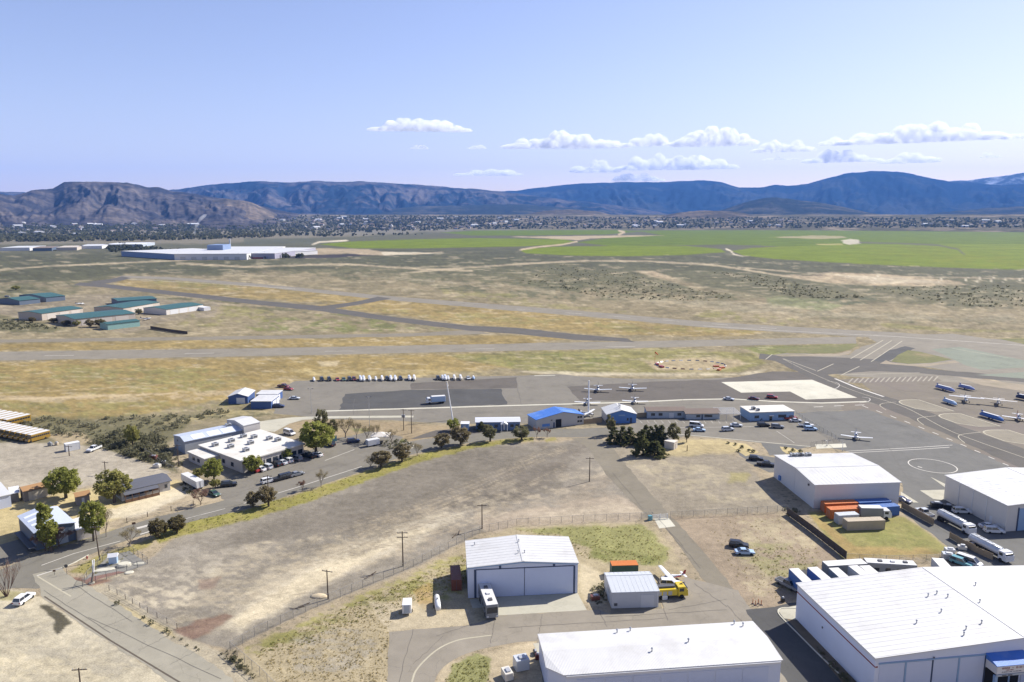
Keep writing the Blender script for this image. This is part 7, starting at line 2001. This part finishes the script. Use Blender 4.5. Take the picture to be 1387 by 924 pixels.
# ================================================================ FENCES
def mesh_mat():
    if 'fence_mesh' in MATS: return MATS['fence_mesh']
    m, n, l, out = nt('fence_mesh')
    tr = n.new('ShaderNodeBsdfTransparent'); b = n.new('ShaderNodeBsdfPrincipled'); b.inputs['Base Color'].default_value = (.26,.25,.23,1); b.inputs['Metallic'].default_value = .3; b.inputs['Roughness'].default_value = .6
    mx = n.new('ShaderNodeMixShader'); mx.inputs[0].default_value = .16
    g = n.new('ShaderNodeNewGeometry'); mx_ = math_node(n, l, 'MULTIPLY', val_noise(n, l, g.outputs['Position'], 3, 3, .6), .30)
    l.new(mx_, mx.inputs[0]); l.new(tr.outputs[0], mx.inputs[1]); l.new(b.outputs[0], mx.inputs[2]); l.new(mx.outputs[0], out.inputs['Surface'])
    MATS['fence_mesh'] = m; return m
def path_pts(px, step):
    pts = [P(x, y) for x, y in px]; o = [pts[0]]
    for a, b in zip(pts[:-1], pts[1:]):
        L = (b - a).length; n_ = max(1, round(L/step))
        for i in range(1, n_ + 1): o.append(a.lerp(b, i/n_))
    return o
def chain_fence(name, label, px, h=2.0, step=3.0, mesh=True, pr=.045, post_m=None, rails=1):
    pts = path_pts(px, step); o = pts[0].copy(); r = thing(name, label, 'fence', o)
    pm = MB().tube((0,0,-.1), (0,0,h), pr, None, 5).mesh('post'); pm.materials.append(post_m or LINK)
    for p in pts:
        q = link('post', pm, r); q.location = p - o
    for z in ([h - .04] if rails == 1 else [h*k/rails for k in range(1, rails+1)]):
        k = MB()
        for a, b in zip(pts[:-1], pts[1:]): k.tube(a - o + Vector((0,0,z)), b - o + Vector((0,0,z)), .028, None, 4)
        k.obj('top_rail' if rails == 1 else 'wire', LINK, r)
    if mesh:
        k = MB()
        for a, b in zip(pts[:-1], pts[1:]): k.add([(*(a-o).xy, .05), (*(b-o).xy, .05), (*(b-o).xy, h-.05), (*(a-o).xy, h-.05)], [(0,1,2,3)])
        k.obj('wire_mesh', mesh_mat(), r)
    return r
chain_fence('chain_link_fence', 'long chain-link fence between the vacant lot and the hangar field', [(312,882),(345,862),(430,822),(560,768),(650,722),(700,712),(790,707),(884,703)])
chain_fence('chain_link_fence', 'chain-link fence running right from the lane gate', [(908,702),(985,698),(1066,693)])
chain_fence('chain_link_fence', 'chain-link fence dropping from the corner towards the side road', [(312,882),(352,916),(395,960)])
chain_fence('pad_fence', 'dark iron fence round the gravel pad with white objects', [(112,795),(118,784),(146,754.6),(175,746.6),(200,764),(172,774.6),(130,790),(112,795)], 1.8, 2.6, True, .05, STEELD)
chain_fence('wire_fence', 'leaning wire fence along the side road', [(148,800),(170,812),(200,830),(240,852)], 1.3, 3.2, False, .06, POLEW, 3)
chain_fence('wire_fence', 'post and wire fence along the street by the pale dirt yard', [(172,708),(200,700),(232,692),(262,684)], 1.4, 4.5, False, .09, POLEW, 3)
chain_fence('chain_link_fence', 'apron fence from the pale blue building to the white hangar', [(1078,563),(1100,577),(1137,599),(1098,605.6)], 1.9, 3.0)
chain_fence('wire_fence', 'fence with a top rail in front of the slate workshop', [(46,740),(100,722.6),(134,712)], 1.5, 3.0, True, .05)
chain_fence('chain_link_fence', 'fence along the scrap yard beside the annex', [(196,614),(222,632),(246,644)], 1.8, 3.0)
chain_fence('chain_link_fence', 'fence crossing behind the trailers of the huge hangar', [(1146,759),(1200,762),(1290,760)], 1.8, 3.0)
def panel_fence(name, label, px, h, m, step=2.4, jit=.0):
    pts = path_pts(px, step); o = pts[0].copy(); r = thing(name, label, 'fence', o)
    for i, (a, b) in enumerate(zip(pts[:-1], pts[1:])):
        d = b - a; L = d.length; k = MB().box(.05, L - .05, -.03, .03, .08, h + rnd.uniform(-jit, jit))
        q = k.obj('fence_panel', m, r); q.location = a - o; q.rotation_euler = (0,0,math.atan2(d.y, d.x))
    pm = MB().box(-.06,.06,-.06,.06,-.1,h+.06).mesh('post'); pm.materials.append(m)
    for p in pts: q = link('post', pm, r); q.location = p - o
    return r
panel_fence('slatted_fence', 'dark brown slatted fence down the left of the fenced grass yard', [(1066,697),(1100,722),(1146,758)], 2.1, BOARDD)
panel_fence('board_fence', 'tan board fence between the grass yard and the tanker lane', [(1221,688),(1240,699),(1264,712)], 1.9, BOARD)
panel_fence('board_fence', 'sagging tan fence between the rubbish and the tankers', [(1286,729),(1320,748),(1344,759)], 1.7, BOARD, 2.4, .15)
panel_fence('board_fence', 'short tan fence between the blue-roofed and white-roofed hangars', [(791,574.6),(815,572.6)], 2.0, BOARD)
panel_fence('board_fence', 'short tan fence between the blue-fronted hangar and the grey office', [(862,566),(877,565)], 2.0, BOARD)
panel_fence('board_fence', 'dark board fence beyond the teal-walled shed', [(204,445.6),(230,450),(254,453)], 2.2, BOARDD)
# gate on the lane
b, e = P(884,704), P(904,702.6); d = e - b
r = thing('lane_gate', 'white rail gate with a green box on the lane slab', 'gate', b, math.atan2(d.y, d.x)); L = d.length
for x in (0, L/2, L): MB().tube((x,0,0), (x,0,1.5), .09, None, 8).obj('gate_post', POLEWH, r)
for z in (.35,.7,1.05,1.4): MB().tube((0,0,z), (L,0,z), .05, None, 6).obj('gate_rail', POLEWH, r)
MB().bbox(-1.3,-.3,-.5,.4,0,1.3,.05).obj('control_box', cpaint('teal'), r)

# ================================================================ SMALL THINGS
def sign(base, label, board, w=.75, h=.75, z=1.7, stop=False):
    r = thing('road_sign', label, 'sign', P(*base), .3)
    MB().tube((0,0,0), (0,0,z+h), .05, None, 6).obj('sign_post', STEELD, r)
    if stop:
        n_ = 8; pts = [(math.cos((i+.5)*math.pi/4)*.42, math.sin((i+.5)*math.pi/4)*.42 + z + .4) for i in range(n_)]
        MB().loft([[(x,-.05,q) for x, q in pts], [(x,-.08,q) for x, q in pts]]).obj('sign_plate', STEELD, r)
    else: MB().box(-w/2,w/2,-.08,-.055,z,z+h).obj('sign_plate', board, r)
    return r
sign((90.6,778),'octagonal road sign seen from behind at the corner of the side road', STEELD, stop=True)
sign((182,718),'small brown sign beside the street line', BROWNW, .9, .6, 1.6)
sign((453.4,599.6),'blue notice board under the big cottonwood', cpaint('teal'), 1.6, 2.2, .5)
sign((74,778.6),'low dark sign on the kerb line', BROWNW, .6, .4, .8)
# fenced pad contents
r = thing('wooden_sculpture', 'forked pale tree-trunk sculpture in the fenced pad', 'sculpture', P(124,790))
MB().tube((0,0,0), (.5,.3,2.6), .3, .2, 8).obj('trunk', BARKP, r)
MB().tube((.5,.3,2.5), (1.0,.2,5.6), .2, .12, 7).obj('fork', POLEWH, r); MB().tube((.5,.3,2.5), (.2,.8,5.2), .18, .1, 7).obj('fork', POLEWH, r)
MB().tube((0,0,0), (0,0,.2), .7, .6, 10).obj('plinth', CONC, r)
r = thing('utility_kiosk', 'blue and white kiosk in the fenced pad', 'kiosk', P(154,763), .3)
MB().bbox(-.9,.9,-.7,.7,.15,1.9,.08).obj('cabinet', cpaint('pale blue'), r); MB().add([(-1.1,-.9,1.9),(1.1,-.9,1.9),(1.1,.9,1.9),(-1.1,.9,1.9),(-1.1,0,2.6),(1.1,0,2.6)], [(0,1,5,4),(2,3,4,5),(0,4,3),(1,2,5),(3,2,1,0)]).obj('kiosk_roof', TRIMW, r); MB().box(-1.3,1.3,-1,1,0,.15).obj('base_slab', CONC, r)
for (x, y, sx, sy, h, lab) in ((168,766.6,1.6,1.2,.7,'white rounded tank lid in the fenced pad'), (188,764,1.2,.7,.25,'flat white cover at the far corner of the fenced pad'), (175,776,1.0,.8,.25,'flat white cover nearest the road of the fenced pad'), (141,772.6,2.4,.9,.3,'long white concrete block in the fenced pad')):
    n_ = 14; o = MB().loft([[(math.cos(i*2*math.pi/n_)*sx*q, math.sin(i*2*math.pi/n_)*sy*q, z) for i in range(n_)] for q, z in ((1,0),(1,h*.6),(.75,h))]).obj('pad_cover', CONCW)
    o.location = P(x, y); o.rotation_euler = (0,0,.3); tag(o, lab, 'cover')
r = thing('fire_hydrant', 'small red hydrant on the weedy verge by the fenced pad', 'hydrant', P(118,757))
MB().tube((0,0,0),(0,0,.6),.16,.14,10).tube((0,0,.6),(0,0,.78),.18,.05,10).obj('barrel', cpaint('red'), r); MB().tube((-.28,0,.45),(.28,0,.45),.08,None,8).obj('outlet', cpaint('red'), r)
# orange posts and rubbish by the service drive
for k, (x, y) in enumerate(((1019.6,818),(1023,820),(1027,818),(1031,819.6))):
    r = thing('traffic_post', 'orange traffic post standing in a group beside the service drive', 'post', P(x, y), 0, 'orange traffic posts')
    MB().tube((0,0,.06),(0,0,1.15),.1,.07,8).obj('tube', cpaint('orange'), r); MB().box(-.25,.25,-.25,.25,0,.06).obj('base', BUMP, r)
# rooftop-yard clutter near the bottom hangar
for (x, y, w, d, h, c, lab) in ((706,905,2.6,2.2,2.2,'silver','flat-topped equipment crate in the shade of the hangar row'), (687,918,1.6,2.4,1.5,'cream','narrow crate left of the hangar row'), (728,893,.9,.7,1.1,'maroon','red box against the end wall of the hangar row'), (725,886,.7,1.6,.6,'black','black cart against the end wall of the hangar row'),
        (1286,748,2.2,1.6,1.0,'white','heap of white panels by the sagging tan fence'), (1303,744,2.0,1.4,.9,'cream','pale pallet load beside the tanker lane'), (1283,757,2.4,1.8,1.5,'silver','shrouded machine near the white box trailer'), (1316,742,1.6,1.2,1.0,'rust','rusty bin by the sagging tan fence'),
        (1268,688,3.0,1.6,1.6,'black','black machine in the shade at the cream hangar corner'), (1284,690,2.4,1.4,1.4,'black','dark tractor shape against the cream hangar wall'), (900,812,1.2,.8,1.0,'white','small white tank at the shed corner'), (1060,815,.8,.8,.9,'black','black bin at the service drive entrance'),
        (806,812,2.0,1.2,1.0,'rust','rusty scrap in the shed shadow'), (208,622,2.4,1.6,1.3,'rust','rusty scrap heap in the yard by the annex'), (222,629,2.6,1.4,1.0,'grey','grey scrap heap in the yard by the annex'), (213,633,2.4,1.6,1.1,'cream','pale scrap heap in the yard by the annex'), (68,604,1.4,1.0,1.2,'grey','grey crate behind the last school bus'), (77,603,1.2,1.0,1.0,'tan','tan crate on the gravel by the school buses')):
    n_ = 9; rr = random.Random(int(x*7)); k = MB()
    k.bbox(-w/2, w/2, -d/2, d/2, .12, h, .12)
    r = thing('yard_clutter', lab, 'clutter', P(x, y), rr.uniform(-.4,.4)); k.obj('load', cpaint(c), r)
    MB().box(-w*.45, w*.45, -d*.4, d*.4, 0, .12).obj('pallet', POLEW, r)
    MB().bbox(-w*.2, w*.3, -d*.3, d*.2, h, h + .3*rr.uniform(.5,1.5), .08).obj('lid', GALV, r)
# white gazebo
b = P(516,598); r = thing('gazebo', 'pale tent-roofed gazebo among the bare trees', 'gazebo', b)
for sx in (-1,1):
    for sy in (-1,1): MB().tube((sx*3,sy*2.4,0),(sx*3,sy*2.4,2.6),.08,None,6).obj('post', TRIMW, r)
MB().add([(-3.4,-2.8,2.6),(3.4,-2.8,2.6),(3.4,2.8,2.6),(-3.4,2.8,2.6),(0,0,3.7)], [(0,1,4),(1,2,4),(2,3,4),(3,0,4),(3,2,1,0)]).obj('canopy', mat('canvas_pale', (.60,.56,.50), .8, .06, 1), r)
# sand spoil by the fence pole
n_ = 20; rr = random.Random(4)
o = MB().loft([[(math.cos(i*2*math.pi/n_)*3.4*q*rr.uniform(.85,1.1), math.sin(i*2*math.pi/n_)*2.0*q*rr.uniform(.85,1.1), z) for i in range(n_)] for q, z in ((1,-.02),(.8,.35),(.45,.7),(.1,.85))]).obj('sand_pile', mat('sand', (.50,.41,.27), .95, .15, 1.5), None, True)
o.location = P(432,808); o.scale = (.6,.6,.7); tag(o, 'small pale sand pile beside the utility pole', 'sand pile')
for k, (x, y) in enumerate(((404,824),(412,820),(500,782),(505,778),(616,726),(622,722))):
    o = MB().tube((-1.3,0,.13),(1.3,.1,.13),.13,.10,7).obj('log', POLEW); o.location = P(x, y); o.rotation_euler = (0,0,.45 + .2*k)
    tag(o, ('dark log lying by the fence near the sand pile','dark log lying by the fence between two utility poles','dark log lying by the fence behind the white hangar')[k//2], 'log', 'logs along the chain-link fence')
